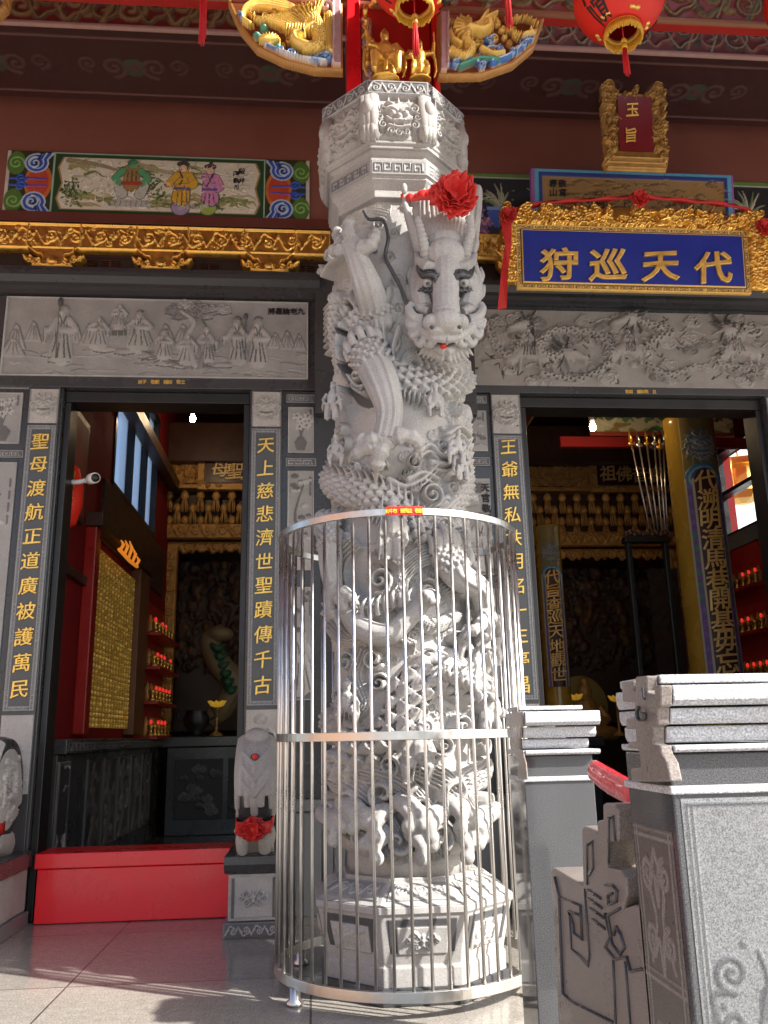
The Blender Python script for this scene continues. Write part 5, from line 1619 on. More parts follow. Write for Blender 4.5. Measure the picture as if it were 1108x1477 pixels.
bow = thing('red_bow', hp(655, 285, .1), "large crumpled red satin bow tied on the dragon's head", 'bow', 'red satin bows')
o = rosette('rosette', hp(655, 284, .12), .088, '', 40, 5, 1.08); o.data.transform(Matrix.Translation(-bow.location)); o.parent = bow
m = MB()
P = spline([hp(578, 284, .03), hp(590, 285, .055), hp(612, 281, .075), hp(636, 276, .1)], 6)
vs = []
for i, p in enumerate(P):
    hh = .012 + .03 * (i / len(P)) ** 2
    vs += [(p[0], p[1], p[2] - hh), (p[0], p[1] - .01 * math.sin(i * 1.3), p[2] + hh)]
m.add(vs, [(2 * i, 2 * i + 2, 2 * i + 3, 2 * i + 1) for i in range(len(P) - 1)])
o = m.build('ribbon', M['red_cloth'], bow, True); o.modifiers.new('cloth', 'SOLIDIFY').thickness = .004

# ================================================================== red threshold boxes, drum stones
xr0, xr1 = U(52, 1232, YW).x, U(343, 1223, YW).x
tb = thing('threshold_cover', ((xr0 + xr1) / 2, 4.7, 0), 'glossy red metal box covering the threshold of the left doorway', 'threshold', 'red threshold boxes')
zt_ = U(200, 1227, YW).z
MB().box(xr0 + .012, xr1 - .012, 4.76, 5.0, .003, zt_ - .075).build('box_body', M['red_box'], tb, bevel=.004)
MB().box(xr0, xr1, 4.745, 5.02, zt_ - .072, zt_).build('lid', M['red_box'], tb, bevel=.005)
copy_tree(tb, None, (1.99, 4.7, 0), 'red metal threshold box of the right doorway, mostly hidden by the piers')

def drum_stone(cx, label):
    yc, zc_, rd, hw = 4.47, .66, .235, .075
    t = thing('drum_stone', (cx, 4.5, 0), label, 'drum stone', 'drum stones flanking the doorways')
    # pedestal
    b = MB().box(cx - .115, cx + .115, 4.29, 4.755, .07, .27).build('pedestal', M['stone'], t, bevel=.004)
    MB().box(cx - .135, cx + .135, 4.27, 4.757, 0, .067).build('foot', M['stone_mid'], b, bevel=.004)
    MB().prism([(4.757, .273), (4.285, .273), (4.265, .29), (4.255, .315), (4.255, .352), (4.757, .352)], cx - .135, cx + .135, 'x').build('pedestal_cap', M['stone_dark'], b, bevel=.005)
    r = Relief(.25, .06, .003, (.11, .11, .115)); vine_band(r, .008, .242, .03, .045, .004, LT, w=.003)
    r.mesh('vine_band', M['stone_v'], on_wall(cx - .125, .004, 4.269), b, skirt=.002)
    r = Relief(.2, .17, .003, LT); r.box(0, .014, 0, .17, .004, (.1, .1, .1)); r.box(.186, .2, 0, .17, .004, (.1, .1, .1))
    scroll_flower(r, .1, .085, .07, .016, LT)
    r.mesh('flower_panel', M['stone_v'], on_wall(cx - .1, .085, 4.289), b, skirt=.002)
    # the drum on its saddle
    n = 40
    d = MB()
    prof = [(-hw - .004, rd * .82), (-hw, rd * .84), (-hw, rd), (-hw * .5, rd + .012), (hw * .5, rd + .012), (hw, rd), (hw, rd * .84), (hw + .004, rd * .82)]
    for x, q in prof:
        for i in range(n):
            a = 2 * math.pi * i / n
            d.v.append((cx + x, yc + q * math.cos(a), zc_ + q * math.sin(a)))
    for j in range(len(prof) - 1):
        for i in range(n):
            k = (i + 1) % n
            d.f.append((j * n + i, (j + 1) * n + i, (j + 1) * n + k, j * n + k))
    d.f.append(tuple(range(n))); d.f.append(tuple(range((len(prof) - 1) * n, len(prof) * n))[::-1])
    dr = d.build('drum', M['stone_dark'], t, True, .004)
    for sgn in (-1, 1):                      # carved round face
        m_ = 44; rs = rd * .8
        r = Relief(2 * rs, 2 * rs, .004, LT)
        for k in range(26): r.cloud(rng.uniform(.04, 2 * rs - .04), rng.uniform(.04, 2 * rs - .04), rng.uniform(.025, .05), .012, None, rng.choice((-1, 1)))
        dragon_line(r, [(rs * .5, rs * .6), (rs * .6, rs * 1.4), (rs * 1.3, rs * 1.5), (rs * 1.4, rs * .8), (rs * .95, rs * .85)], .02, .018, LT, MID, 1)
        r.H += .004
        r.H[np.hypot(r.X - rs, r.Y - rs) > rs] = 0
        cut_mesh(r, 'carved_face', M['stone_v'], (lambda s: (lambda X, Y, H: np.stack([cx + s * (hw + .003 + H), yc - s * (X - rs) * -1, zc_ + (Y - rs)], -1)))(sgn), dr)
    c = MB()
    c.tube([(cx, yc - .1, .36), (cx, yc - .02, .42), (cx, yc + .15, .4)], [.09, .085, .09], 12)
    for k in (-1, 1):
        c.tube(spline([(cx + k * .05, yc - .2, .37), (cx + k * .05, yc - .24, .43), (cx + k * .03, yc - .2, .47)], 5), [.03, .034, .02], 8)
    c.clay('saddle', M['stone'], t, .006, 2)
    # cloth carved over the front of the drum, with lion head
    c = MB()
    for x, top, bot in ((-.06, 62, -10), (-.03, 70, -22), (0, 72, -32), (.03, 70, -22), (.06, 62, -10)):
        pts = [(cx + x, yc - (rd + .012) * math.cos(R(a)), zc_ + (rd + .012) * math.sin(R(a))) for a in np.linspace(top, bot, 8)]
        c.tube(pts, [.02, .026, .024, .018], 8)
    for k in (-1, 1):
        c.tube([(cx + k * .078, yc - (rd) * math.cos(R(a)), zc_ + (rd + .01) * math.sin(R(a))) for a in np.linspace(60, -25, 8)], [.014, .02, .014], 8)
    for lv in (20, 5, -10):
        c.tube([(cx + x, yc - (rd + .034) * math.cos(R(lv + (abs(x) * 260))), zc_ + (rd + .034) * math.sin(R(lv + abs(x) * 260))) for x in np.linspace(-.06, .06, 7)], .008, 6)
    c.ell((cx, yc - (rd + .02) * math.cos(R(60)), zc_ + (rd + .02) * math.sin(R(60))), (.06, .05, .045))
    c.clay('carved_cloth', M['stone'], t, .005, 2)
    c = MB()
    c.ell((cx, yc - .21, .47), (.062, .055, .045)); c.ell((cx, yc - .25, .455), (.035, .025, .022))
    for k in (-1, 1):
        c.ell((cx + k * .035, yc - .24, .49), (.016, .016, .014)); c.tube([(cx + k * .05, yc - .2, .49), (cx + k * .075, yc - .22, .46), (cx + k * .06, yc - .235, .43)], [.02, .02, .008], 7)
    c.clay('lion_head', M['stone'], t, .0045, 2)
    MB().ell((cx, yc - (rd + .03) * math.cos(R(28)), zc_ + (rd + .03) * math.sin(R(28))), (.022, .014, .022)).build('rosette_boss', M['stone_dark'], t, True)
    MB().ell((cx + .001, yc - (rd + .046) * math.cos(R(28)), zc_ + (rd + .046) * math.sin(R(28))), (.014, .008, .014)).build('red_jewel', M['red_cloth'], t, True)
    return t
drum_stone(-1.53, 'grey drum stone at the left edge, its round carved face toward the doorway')
drum_stone(-.262, 'carved grey drum stone beside the cage, seen edge on under the middle couplet')
drum_stone(1.165, 'carved drum stone half hidden behind the right side of the cage')
def small_bow(cx, z, y, lab, seed):
    b = thing('red_bow', (cx, y, z), lab, 'bow', 'red satin bows')
    o = rosette('rosette', (cx, y, z), .062, '', 26, seed, .8); o.data.transform(Matrix.Translation(-b.location)); o.parent = b
    m = MB()
    for k in (-1, 1):
        P = spline([(cx, y + .01, z), (cx + k * .07, y + .03, z + .005), (cx + k * .082, y + .12, z + .01), (cx + k * .082, y + .3, z + .02)], 5)
        vs = []
        for p in P: vs += [(p[0], p[1], p[2] - .028), (p[0], p[1], p[2] + .028)]
        m.add(vs, [(2 * i, 2 * i + 2, 2 * i + 3, 2 * i + 1) for i in range(len(P) - 1)])
    o = m.build('ribbon', M['red_cloth'], b, True); o.modifiers.new('cloth', 'SOLIDIFY').thickness = .004
small_bow(-.262, .475, 4.165, "small red satin bow tied round the lion on the drum stone beside the cage", 8)
small_bow(-1.53, .475, 4.165, 'small red satin bow on the drum stone at the left edge', 9)

# ================================================================== stone balustrade in front
BX = .612
AY0, AY1 = 1.487, 1.70
BY0, BY1 = 2.545, 2.725
cp6 = lambda c: (720 + c[0] / 2.856, 960 + c[1] / 2.856)
def pier(x1, y1, zbot, front, courses, plate, label, XP=BX - .022):
    """front: depth of the shaft; courses: (crop x, top, bottom) of each moulding as seen on the key plate's front edge"""
    t = thing('stone_pier', (BX, front, zbot), label, 'pier', 'granite balustrade piers')
    cs = []
    for cx, ct, cb in courses:
        a = UX(*cp6((cx, ct)), XP); b = UX(*cp6((cx, cb)), XP)
        cs.append(((a.y + b.y) / 2, b.z, a.z))
    zs = min(c[1] for c in cs)
    MB().box(BX, x1, front, y1, zbot, zs - .001).build('shaft', M['stone_bal'], t, bevel=.003)
    for i, (y, za, zb) in enumerate(cs):
        ov = front - y
        c = min(.01, (zb - za) * .4)
        yb = y1 + min(ov, .03)
        if i == 0:
            m = MB().box(BX + .001, x1 - .01, y, y1, za + .0008, zb)
        else:
            m = MB().prism([(y + c, za + .0008), (yb - c, za + .0008), (yb, za + c), (yb, zb), (y, zb), (y, za + c)], BX + .001, x1 + min(ov, .03) * .6, 'x')
        m.build('cap_course', M['stone_pale'], t, bevel=.0025)
    P = [(lambda p: (p.y, p.z))(UX(*cp6(c), XP)) for c in plate]
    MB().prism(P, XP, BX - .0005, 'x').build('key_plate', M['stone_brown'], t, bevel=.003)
    # thin ledge under the caps
    return t, zs
pa, zsa = pier(BX + .235, AY1, -.7, AY0, ((610, 38, 76), (664, 80, 168), (652, 176, 245), (638, 252, 322), (668, 330, 362)),
    [(560, 47), (606, 42), (606, 110), (640, 118), (640, 82), (664, 80), (664, 168), (652, 176), (652, 245), (634, 252), (634, 322), (662, 330), (668, 362), (690, 400), (706, 478),
     (545, 478), (540, 425), (582, 418), (575, 345), (525, 340), (530, 315), (565, 312), (560, 258), (522, 262), (522, 218), (560, 212), (556, 152), (508, 150), (502, 68), (548, 62), (548, 105), (560, 105)],
    'large grey granite pier nearest the camera at the right edge, etched with scrolls')
pb, zsb = pier(BX + .205, BY1, 0, BY0, ((70, 168, 186), (96, 190, 250), (90, 255, 300), (84, 305, 345), (98, 350, 372)),
    [(70, 168), (72, 190), (94, 190), (94, 250), (88, 255), (88, 300), (82, 305), (82, 345), (96, 350), (98, 372), (106, 400), (112, 470), (78, 470), (74, 420), (84, 400), (60, 360), (46, 340), (44, 300), (58, 290), (56, 262), (40, 255), (40, 215), (56, 205), (52, 175)],
    'smaller grey granite pier standing against the right side of the steel cage', BX - .007)
for t, y0, y1, x1, cy in ((pa, AY0, AY1, BX + .235, 513), (pb, BY0, BY1, BX + .205, 470)):
    p = UX(*cp6(((710 if t is pa else 108), cy)), BX)
    MB().box(BX - .006, x1 + .006, y0 - .007, y1 + .007, p.z - .007, p.z + .007).build('ledge', M['stone_pale'], t, bevel=.003)

def on_x(x, y0, z0):
    return lambda X, Y, H: np.stack([x - H, y0 - X, z0 + Y], -1)
# etched front of the near pier; its paler ground also stands for sunlight on it
zb_, zt_ = -.45, U(985, 1152, AY0).z
r = Relief(.2, zt_ - zb_, .0028, (.155, .16, .167))
hv = (.085, .088, .094)
r.box(0, .2, 0, r.h, .0006, (.155, .16, .167))
r.box(.006, .194, r.h - .012, r.h - .006, 0.0024, hv)
for a in (.006, .016, .18, .19): r.box(a, a + .0035, .0, r.h - .006, 0.0024, hv)
for k, (cx, s) in enumerate(((.055, 1), (.145, -1))):
    for j, cz in enumerate((r.h - .27, r.h - .36, r.h - .45, r.h - .54, r.h - .63)):
        kk = s if j % 2 else -s
        r.spiral(cx, cz, .03, 1.5, 1.57 * kk, kk, .0065, 0.0024, hv, tail=[(cx + kk * .03, cz - .07), (cx + kk * .034, cz - .03)])
        r.blob(cx - kk * .02, cz + .04, .009, .009, .001, col=hv)
for cz in (r.h - .32, r.h - .5): r.blob(.1, cz, .012, .03, .001, col=hv); r.stroke([(.1, cz - .08), (.09, cz - .04), (.1, cz), (.11, cz + .04), (.1, cz + .08)], .004, .004, 0.0024, hv)
r.mesh('etched_panel', M['stone_bal_v'], lambda X, Y, H: np.stack([BX + .012 + X * 1.05, AY0 - .0006 - H, zb_ + Y], -1), pa, skirt=0)
# etched inner side of the near pier
r = Relief(AY1 - AY0 - .03, .5, .0028, (.1, .088, .08))
hv = (.2, .178, .165)
W_ = r.w
for a in (.004, .016, W_ - .02, W_ - .008): r.box(a, a + .004, .0, r.h - .004, .001, hv)
for a in (r.h - .008, r.h - .02, .0, .24, .252): r.box(0, W_, a, a + .004, .001, hv)
for k in (-1, 1):
    cx = W_ / 2 + k * W_ * .2
    for cz in (.06, .15, .31, .42): r.spiral(cx, cz, .028, 1.5, 1.57 * k, k, .006, .001, hv, tail=[(W_ / 2, cz - .05), (W_ / 2 + k * .01, cz)])
    r.stroke([(W_ / 2, .46), (W_ / 2 + k * .03, .4), (W_ / 2 + k * .015, .34), (W_ / 2 + k * .05, .27)], .006, .004, .001, hv)
z1_ = UX(950, 1195, BX).z
r.mesh('etched_panel', M['stone_bal_v'], on_x(BX - .0006, AY1 - .012, z1_ - .5), pa, skirt=0)
kp = [c for c in pa.children if c.name.startswith('key_plate')][0]
def xpoly(pts, x):
    return [(lambda p: (p.y, p.z))(UX(*cp6(c), x)) for c in pts]
st = MB()
def xgroove(mb, pts, w=.004, x=BX - .028):
    pp = [Vector((x, *q)) for q in xpoly(pts, x)]
    mb.tube(pp, w, 6, flat=.5)
xgroove(st, spline([(575, 170), (568, 200), (578, 225), (598, 222), (600, 200), (590, 195)], 5))
xgroove(st, [(590, 90), (592, 130), (600, 135)])
st.build('carved_line', M['stone_dark'], kp, True)
# scroll shaped wing behind the near pier
wing = thing('scroll_wing', (BX + .06, 1.9, -.35), 'stepped granite balustrade wing with scroll and key carving between the two piers', 'balustrade')
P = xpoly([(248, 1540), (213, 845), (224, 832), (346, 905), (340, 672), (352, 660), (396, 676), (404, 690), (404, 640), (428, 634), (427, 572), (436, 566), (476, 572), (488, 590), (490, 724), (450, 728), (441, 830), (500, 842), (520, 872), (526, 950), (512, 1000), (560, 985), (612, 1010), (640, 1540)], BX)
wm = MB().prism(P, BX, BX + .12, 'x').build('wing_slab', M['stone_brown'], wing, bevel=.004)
st = MB()
for pts in ([(232, 870), (250, 950), (265, 1350), (300, 1385), (470, 1470)], [(250, 955), (338, 990), (345, 1130), (312, 1105), (308, 1065), (290, 1012), (335, 1030)], [(290, 1015), (298, 1170), (335, 1200), (366, 1235), (372, 1190), (352, 920)],
            [(362, 900), (362, 740), (385, 725), (388, 830), (370, 860)], [(450, 812), (452, 630), (470, 622), (478, 722)], [(440, 905), (470, 905), (490, 930), (486, 970), (455, 985), (452, 945), (470, 938)],
            [(365, 925), (420, 960)], [(368, 960), (425, 1000)], [(375, 1000), (432, 1040)], [(385, 1045), (438, 1085)], [(440, 1020), (470, 1150), (500, 1190), (520, 1160), (505, 1110), (485, 1075), (475, 1110)],
            [(500, 1000), (450, 1030), (465, 1110), (440, 1160), (480, 1210), (530, 1200), (545, 1260), (590, 1250)], [(520, 1220), (540, 1476)], [(470, 1215), (480, 1476)]):
    xgroove(st, pts, .0055, BX - .001)
st.build('carved_line', M['stone_dark'], wm, True)
# inner side facing panel on the far pier
rope = thing('red_rope', (BX + .1, 2.1, .7), 'red cloth rope wrapped in clear plastic strung between the two granite piers', 'rope')
P = spline([UX(858, 1112, BX + .10), UX(880, 1127, BX + .105), UX(915, 1146, BX + .11)], 8)
MB().tube(P, [.02, .022, .02], 10, flat=1.4).build('cloth_core', M['red_cloth'], rope, True)
M['red_cloth_wrapped'] = mat('red cloth under clear plastic', (.6, .03, .05), .3, var=.25, vs=30, coat=.8, bump=.5, bs=40)
rope.children[0].data.materials[0] = M['red_cloth_wrapped']

# ================================================================== lanterns
def sphere_write(mb, ch, c, rad, az, el, size):
    v, f = glyph(ch)
    vs = []
    for p in v:
        a = az + p[0] * size / rad; e = el + p[1] * size / rad
        q = rad + .004 + (p[2] + .05) * .015
        vs.append((c[0] + q * math.cos(e) * math.sin(a), c[1] - q * math.cos(e) * math.cos(a), c[2] + q * math.sin(e) * .95))
    mb.add(vs, f)
def lantern(c, label, rad=.197, chars=(), tassel=.2, ring_drop=.0, tcol=None):
    t = thing('red_lantern', c, label, 'lantern', 'red paper lanterns hanging from the eaves')
    prof = []
    for i in range(29):
        e = -1.18 + 2.36 * i / 28
        q = rad * math.cos(e) * (1 + .004 * (1 if i % 2 else -1)); prof.append((q, rad * .95 * math.sin(e)))
    b = MB().lathe(prof, c, 40, cap=False).build('silk_body', M['red_lantern'], t, True)
    b.modifiers.new('silk', 'SOLIDIFY').thickness = .002
    zb = c[2] + prof[0][1]
    rr = prof[0][0]
    MB().lathe([(rr - .012, zb - c[2] - .0), (rr + .004, zb - c[2]), (rr + .004, zb - c[2] - .012), (rr - .012, zb - c[2] - .012), (rr - .012, zb - c[2])], c, 32, cap=False).build('bottom_ring', M['gold_bright'], t)
    zt2 = -prof[0][1]
    MB().lathe([(rr - .012, zt2), (rr + .004, zt2), (rr + .004, zt2 + .02), (rr - .012, zt2 + .02), (rr - .012, zt2)], c, 32, cap=False).build('top_ring', M['gold_bright'], t)
    fr = MB()
    for i in range(64):
        a = 2 * math.pi * i / 64; L = .05 + rng.uniform(-.008, .008)
        x, y = c[0] + (rr + .002) * math.cos(a), c[1] + (rr + .002) * math.sin(a)
        fr.tube([(x, y, zb - .008), (x + .004 * math.cos(a), y + .004 * math.sin(a), zb - L * .6), (x + .002 * math.cos(a), y, zb - L)], [.004, .005, .003], 5)
    fr.build('fringe', M['gold_thread'], t, True)
    MB().tube([(c[0], c[1], c[2] + .9), (c[0], c[1], c[2] - rad - tassel * .28)], .003, 6).build('cord', M['red_thread'], t, True)
    ts = MB()
    z0 = zb - .02 - tassel * .25
    ts.ell((c[0], c[1], z0), (.013, .013, .018)); ts.lathe([(.012, -.012), (.013, -.03), (.011, -.035)], (c[0], c[1], z0), 10)
    ts.build('tassel_knot', M['gold_thread'], t, True)
    ts = MB()
    for i in range(26):
        a = i * 2.4; q = .012 * math.sqrt(i / 26)
        ts.tube([(c[0] + q * math.cos(a) * .5, c[1] + q * math.sin(a) * .5, z0 - .025), (c[0] + q * math.cos(a), c[1] + q * math.sin(a), z0 - tassel * .5), (c[0] + 1.2 * q * math.cos(a) + rng.uniform(-.003, .003), c[1] + q * math.sin(a), z0 - tassel * rng.uniform(.92, 1.03))], [.0025, .003, .0018], 4)
    ts.build('tassel', M['red_thread'], t, True)
    if chars:
        w = MB()
        for ch, az, el in chars: sphere_write(w, ch, c, rad, R(az), R(el), .115)
        w.build('lantern_writing', M['black'], b)
    for a in (R(-60), R(10), R(85), R(160), R(230)):
        bo = MB()
        x, y = c[0] + (rr + .03) * math.sin(a), c[1] - (rr + .03) * math.cos(a)
        for k in (-1, 1): bo.ell((x + k * .012 * math.cos(a), y + k * .012 * math.sin(a), zb + .022), (.014, .012, .012))
        bo.ell((x, y, zb + .02), .008)
        bo.build('bow_trim', M['gold_bright'], t, True)
    return t
M['gold_thread'] = mat('gold silk fringe', (.75, .42, .04), .55, var=.25, vs=90)
lantern(U(596, -42, 3.0), 'red lantern with black writing hanging in front of the gilded figures above the column', chars=(('雨', -80, -8), ('順', -80, -43), ('風', 100, 0), ('調', 100, -36)), tassel=.2)
lantern(U(893, -4, 3.0), 'red lantern with black writing and long tassel hanging over the blue name board', chars=(('雨', -64, -12), ('順', -64, -47), ('風', 116, 2), ('調', 116, -32)), tassel=.17)
lantern(U(1170, -4, 3.0), 'red lantern cut off by the right edge of the view')
lantern(U(299, -130, 3.0), 'lantern above the view whose thin red tassel hangs left of the phoenix bracket', tassel=.4)
lantern(U(722, -150, 3.0), 'lantern above the view whose thick red tassel hangs beside the dragon bracket', tassel=.42)

# ================================================================== gilded brackets at the column head
def bracket(label, px_pts, mirror, Y, draw):
    P = [U(*p, Y) for p in px_pts]
    x0, x1 = min(p.x for p in P), max(p.x for p in P); z0, z1 = min(p.z for p in P), max(p.z for p in P)
    t = thing('gilded_bracket', ((x0 + x1) / 2, Y, z1), label, 'bracket', 'carved bracket wings at the column head')
    r = Relief(x1 - x0, z1 - z0, .0032, (.3, .1, .03))
    q = px_rel(r, x0, z0, Y)
    r.poly([q(*p) for p in px_pts], .05, (.22, .06, .02))
    draw(r, q)
    inside = r.H > 0
    ins = np.zeros_like(inside)
    r2 = Relief(r.w, r.h, .0032); r2.poly([q(*p) for p in px_pts], 1.0)
    ins = r2.H > .5
    er = ins.copy()
    for _ in range(3):
        for ax, sh_ in ((0, 1), (0, -1), (1, 1), (1, -1)): er = er & np.roll(er, sh_, ax)
    ring = ins & ~er
    r.H[ring] = .05; r.C[ring] = (.5, .25, .07)
    r.H[~ins] = 0
    cut_mesh(r, 'carving', M['gold_v'], on_wall(x0, z0, Y), t)
    return t
GD, GD2, BLU, GRN, PNK = (.95, .66, .17), (.66, .38, .08), (.05, .18, .5), (.1, .35, .25), (.62, .42, .44)
def draw_phoenix(r, q):
    k = .0026
    b = .05
    r.stroke([q(332, 14), q(350, 52), q(380, 80), q(420, 100), q(460, 112), q(494, 112)], .028, .022, .03, (.45, .2, .04), base=.02)
    r.stroke([q(340, 12), q(420, 15), q(494, 18)], .012, .012, .012, (.3, .05, .03), base=b)
    for a, e in (((486, 20), (486, 108)), ): r.stroke([q(*a), q(*e)], .02, .02, .03, PNK, base=b, prof='flat'); r.stroke([q(480, 20), q(480, 106)], .008, .008, .04, (.75, .6, .6), base=b)
    r.spiral(*q(470, 28), .03, 1.2, 0, 1, .01, .04, PNK, base=b)
    for pts in ([(366, 96), (382, 84), (400, 90)], [(396, 92), (415, 100), (430, 98)], [(448, 108), (462, 98), (478, 100)], [(340, 36), (350, 44), (344, 52)]): 
        r.stroke([q(*p) for p in pts], .016, .01, .03, BLU, base=b); r.stroke([(q(*p)[0], q(*p)[1] + .011) for p in pts], .004, .003, .036, (.7, .8, .85), base=b)
    for px, py in ((405, 90), (420, 95), (455, 102), (470, 98), (345, 42)): r.spiral(*q(px, py), .022, 1.3, px, 1, .007, .042, (.25, .45, .8), base=b)
    r.stroke([q(394, 88), q(430, 100), q(470, 106)], .006, .006, .045, (.8, .85, .88), base=b)
    for px, py in ((382, 57), (372, 68), (402, 85)): r.blob(*q(px, py), .022, .016, .04, col=GRN, base=b)
    # lotus
    for a in range(9):
        an = a * .35 + .2; c = q(390, 78); r.stroke([c, (c[0] + .045 * math.cos(an), c[1] + .04 * math.sin(an))], .014, .005, .045, GD, base=b)
    # tail plumes sweeping round
    for o in range(4):
        r.stroke([q(440, 40), q(415, 24 + o * 3), q(380, 18 + o * 3), q(356, 28 + o * 2), q(352, 44), q(362, 52)], .014, .012, .04, GD, base=b)
    # wing
    for j in range(20):
        s = q(424 + j * 1.3, 66 - j * .8); e = (q(368 + j * 3.6, 46 - j * .75 + (j % 2) * 3)); r.stroke([s, ((s[0] + e[0]) / 2, (s[1] + e[1]) / 2 + .012), e], .008, .004, .04 + .012 * (j % 2), GD, base=b)
    for j in range(16):
        s = q(440 + j * 1.2, 56 - j); e = q(418 + j * 3.4, 36 - j * 1.1); r.stroke([s, e], .006, .003, .055 + .008 * (j % 2), GD, base=b)
    for k in range(30): r.spiral(*q(rng.uniform(360, 470), rng.uniform(26, 92)), .016, 1.2, k, 1, .005, .03, GD2, base=b)
    for j in range(9):
        s = q(446, 50); a = 1.2 + j * .18; r.stroke([s, (s[0] + .1 * math.cos(a), s[1] + .1 * math.sin(a))], .011, .005, .045, GD, base=b)
    for j in range(10):
        s = q(415 + j * 4, 58); r.stroke([s, (s[0] - .004, s[1] - .03)], .008, .005, .055, GD, base=b)
    # body, neck and head
    r.stroke([q(452, 48), q(462, 66), q(458, 84), q(442, 88)], .045, .03, .06, GD, base=b, scales=(.012, .008, None), n=10)
    r.stroke([q(448, 88), q(430, 82), q(425, 72), q(436, 70)], .024, .022, .065, GD, base=b)
    r.stroke([q(434, 71), q(420, 75)], .012, .003, .065, GD2, base=b); r.blob(*q(437, 71), .007, .007, .01, col=(.05, .03, .02), base=.115)
    for j in range(4): r.stroke([q(438, 68), q(444 + 3 * j, 60 - j), q(452 + 3 * j, 58 - 3 * j)], .008, .003, .06, GD, base=b)
    r.stroke([q(474, 40), q(472, 70), q(476, 92)], .02, .018, .05, GD, base=b)
    for j in range(4): r.stroke([q(468 + 3 * j, 42), q(467 + 3 * j, 90)], .004, .004, .056, GD, base=b)
bracket('gilded phoenix bracket with blue clouds on the left of the column head', [(330, 10), (494, 16), (494, 112), (455, 110), (412, 99), (372, 80), (348, 52), (337, 28)], False, 3.4, draw_phoenix)
def draw_dragon(r, q):
    b = .05
    r.stroke([q(782, 38), q(768, 78), q(735, 104), q(690, 118), q(630, 118)], .028, .022, .03, (.45, .2, .04), base=.02)
    r.stroke([q(636, 34), q(636, 112)], .022, .022, .03, PNK, base=b, prof='flat'); r.stroke([q(643, 36), q(643, 110)], .008, .008, .04, (.75, .6, .6), base=b)
    r.stroke([q(645, 36), q(720, 36), q(780, 42)], .01, .01, .012, (.35, .06, .03), base=b)
    for pts in ([(650, 106), (672, 100), (690, 108)], [(690, 92), (705, 84), (722, 90)], [(706, 104), (728, 96), (742, 84)], [(740, 90), (752, 76), (764, 74)], [(698, 74), (708, 68)]):
        r.stroke([q(*p) for p in pts], .02, .012, .03, BLU, base=b); r.stroke([q(*p) for p in pts], .007, .005, .036, (.75, .85, .9), base=b)
    for px, py in ((655, 108), (672, 104), (702, 76), (718, 88), (735, 92), (750, 80), (692, 112)): r.spiral(*q(px, py), .02, 1.3, px, 1, .006, .04, (.3, .5, .85), base=b)
    r.stroke([q(660, 112), q(690, 102), q(715, 104)], .012, .008, .045, GRN, base=b)
    dragon_line(r, [q(770, 52), q(750, 44), q(728, 52), q(738, 66), q(760, 70)], .016, .06, GD, GD, -1)
    r.H[(r.H > .0505) & (r.C[..., 0] > .8)] += .03
    r.stroke([q(700, 55), q(680, 60), q(668, 74), q(676, 88), q(666, 100), q(648, 92)], .03, .02, .06, GD, base=b, scales=(.012, .008, None), n=10)
    r.stroke([q(672, 62), q(690, 66), q(700, 62)], .026, .016, .075, GD, base=b)
    for j in range(9):
        a = 2.2 + j * .32; s = q(674, 62); r.stroke([s, (s[0] + .08 * math.cos(a), s[1] + .08 * math.sin(a))], .01, .004, .06, GD, base=b)
    for pts in ([(690, 90), (706, 98), (722, 96)], [(660, 84), (650, 76), (646, 64)], [(684, 56), (700, 46), (712, 40)], [(684, 58), (694, 44), (700, 36)]): r.stroke([q(*p) for p in pts], .014, .006, .06, GD, base=b)
    for k in range(46): r.spiral(*q(rng.uniform(650, 768), rng.uniform(40, 98)), rng.uniform(.012, .022), 1.3, k, 1, .005, .03, GD2 if k % 2 else GD, base=b)
bracket('gilded dragon bracket with blue clouds on the right of the column head', [(630, 32), (782, 38), (768, 76), (738, 102), (692, 118), (630, 119)], True, 3.4, draw_dragon)
def draw_end(r, q):
    r.stroke([q(20, 0), q(12, 22), q(-8, 38), q(-60, 48)], .025, .02, .03, (.5, .25, .05), base=.03)
    for j in range(5): r.stroke([q(-50 + 12 * j, 20), q(-30 + 8 * j, 10), q(4, -4 + j)], .012, .006, .05, GD, base=.05)
    for k in range(3): r.spiral(*q(2 - 14 * k, 14 + 6 * k), .022, 1.3, k, 1, .007, .05, BLU, base=.05)
bracket('tip of another gilded bracket in the top left corner', [(22, -20), (14, 20), (-6, 38), (-70, 50), (-70, -40)], True, 3.4, draw_end)

# red post and gilded warriors standing on the capital
zcap = zt(117)
post = thing('red_post', (CX - .02, 3.55, zcap), 'red lacquered post with carved pink sides rising from the column capital', 'post')
xa, xb = U(500, 60, 3.45).x, U(630, 60, 3.45).x
MB().box(xa + .07, xb - .03, 3.452, 3.62, zcap + .002, 4.9).build('core', M['red_wood'], post, bevel=.004)
for x0, x1 in ((xa, xa + .065), (xb - .025, xb)):
    MB().box(x0, x1, 3.40, 3.6, zcap + .002, 4.9).build('stile', M['red_box'], post, bevel=.005)
r = Relief(.05, .55, .003, (.4, .2, .2))
for k in range(6): r.spiral(.025, .05 + k * .09, .02, 1.4, k, 1 if k % 2 else -1, .005, .008, (.6, .45, .45), tail=[(.01, k * .09), (.04, .02 + k * .09)])
r.mesh('carved_edge', M['paint_v'], on_wall(xa + .07, zcap + .004, 3.42), post, skirt=.028)
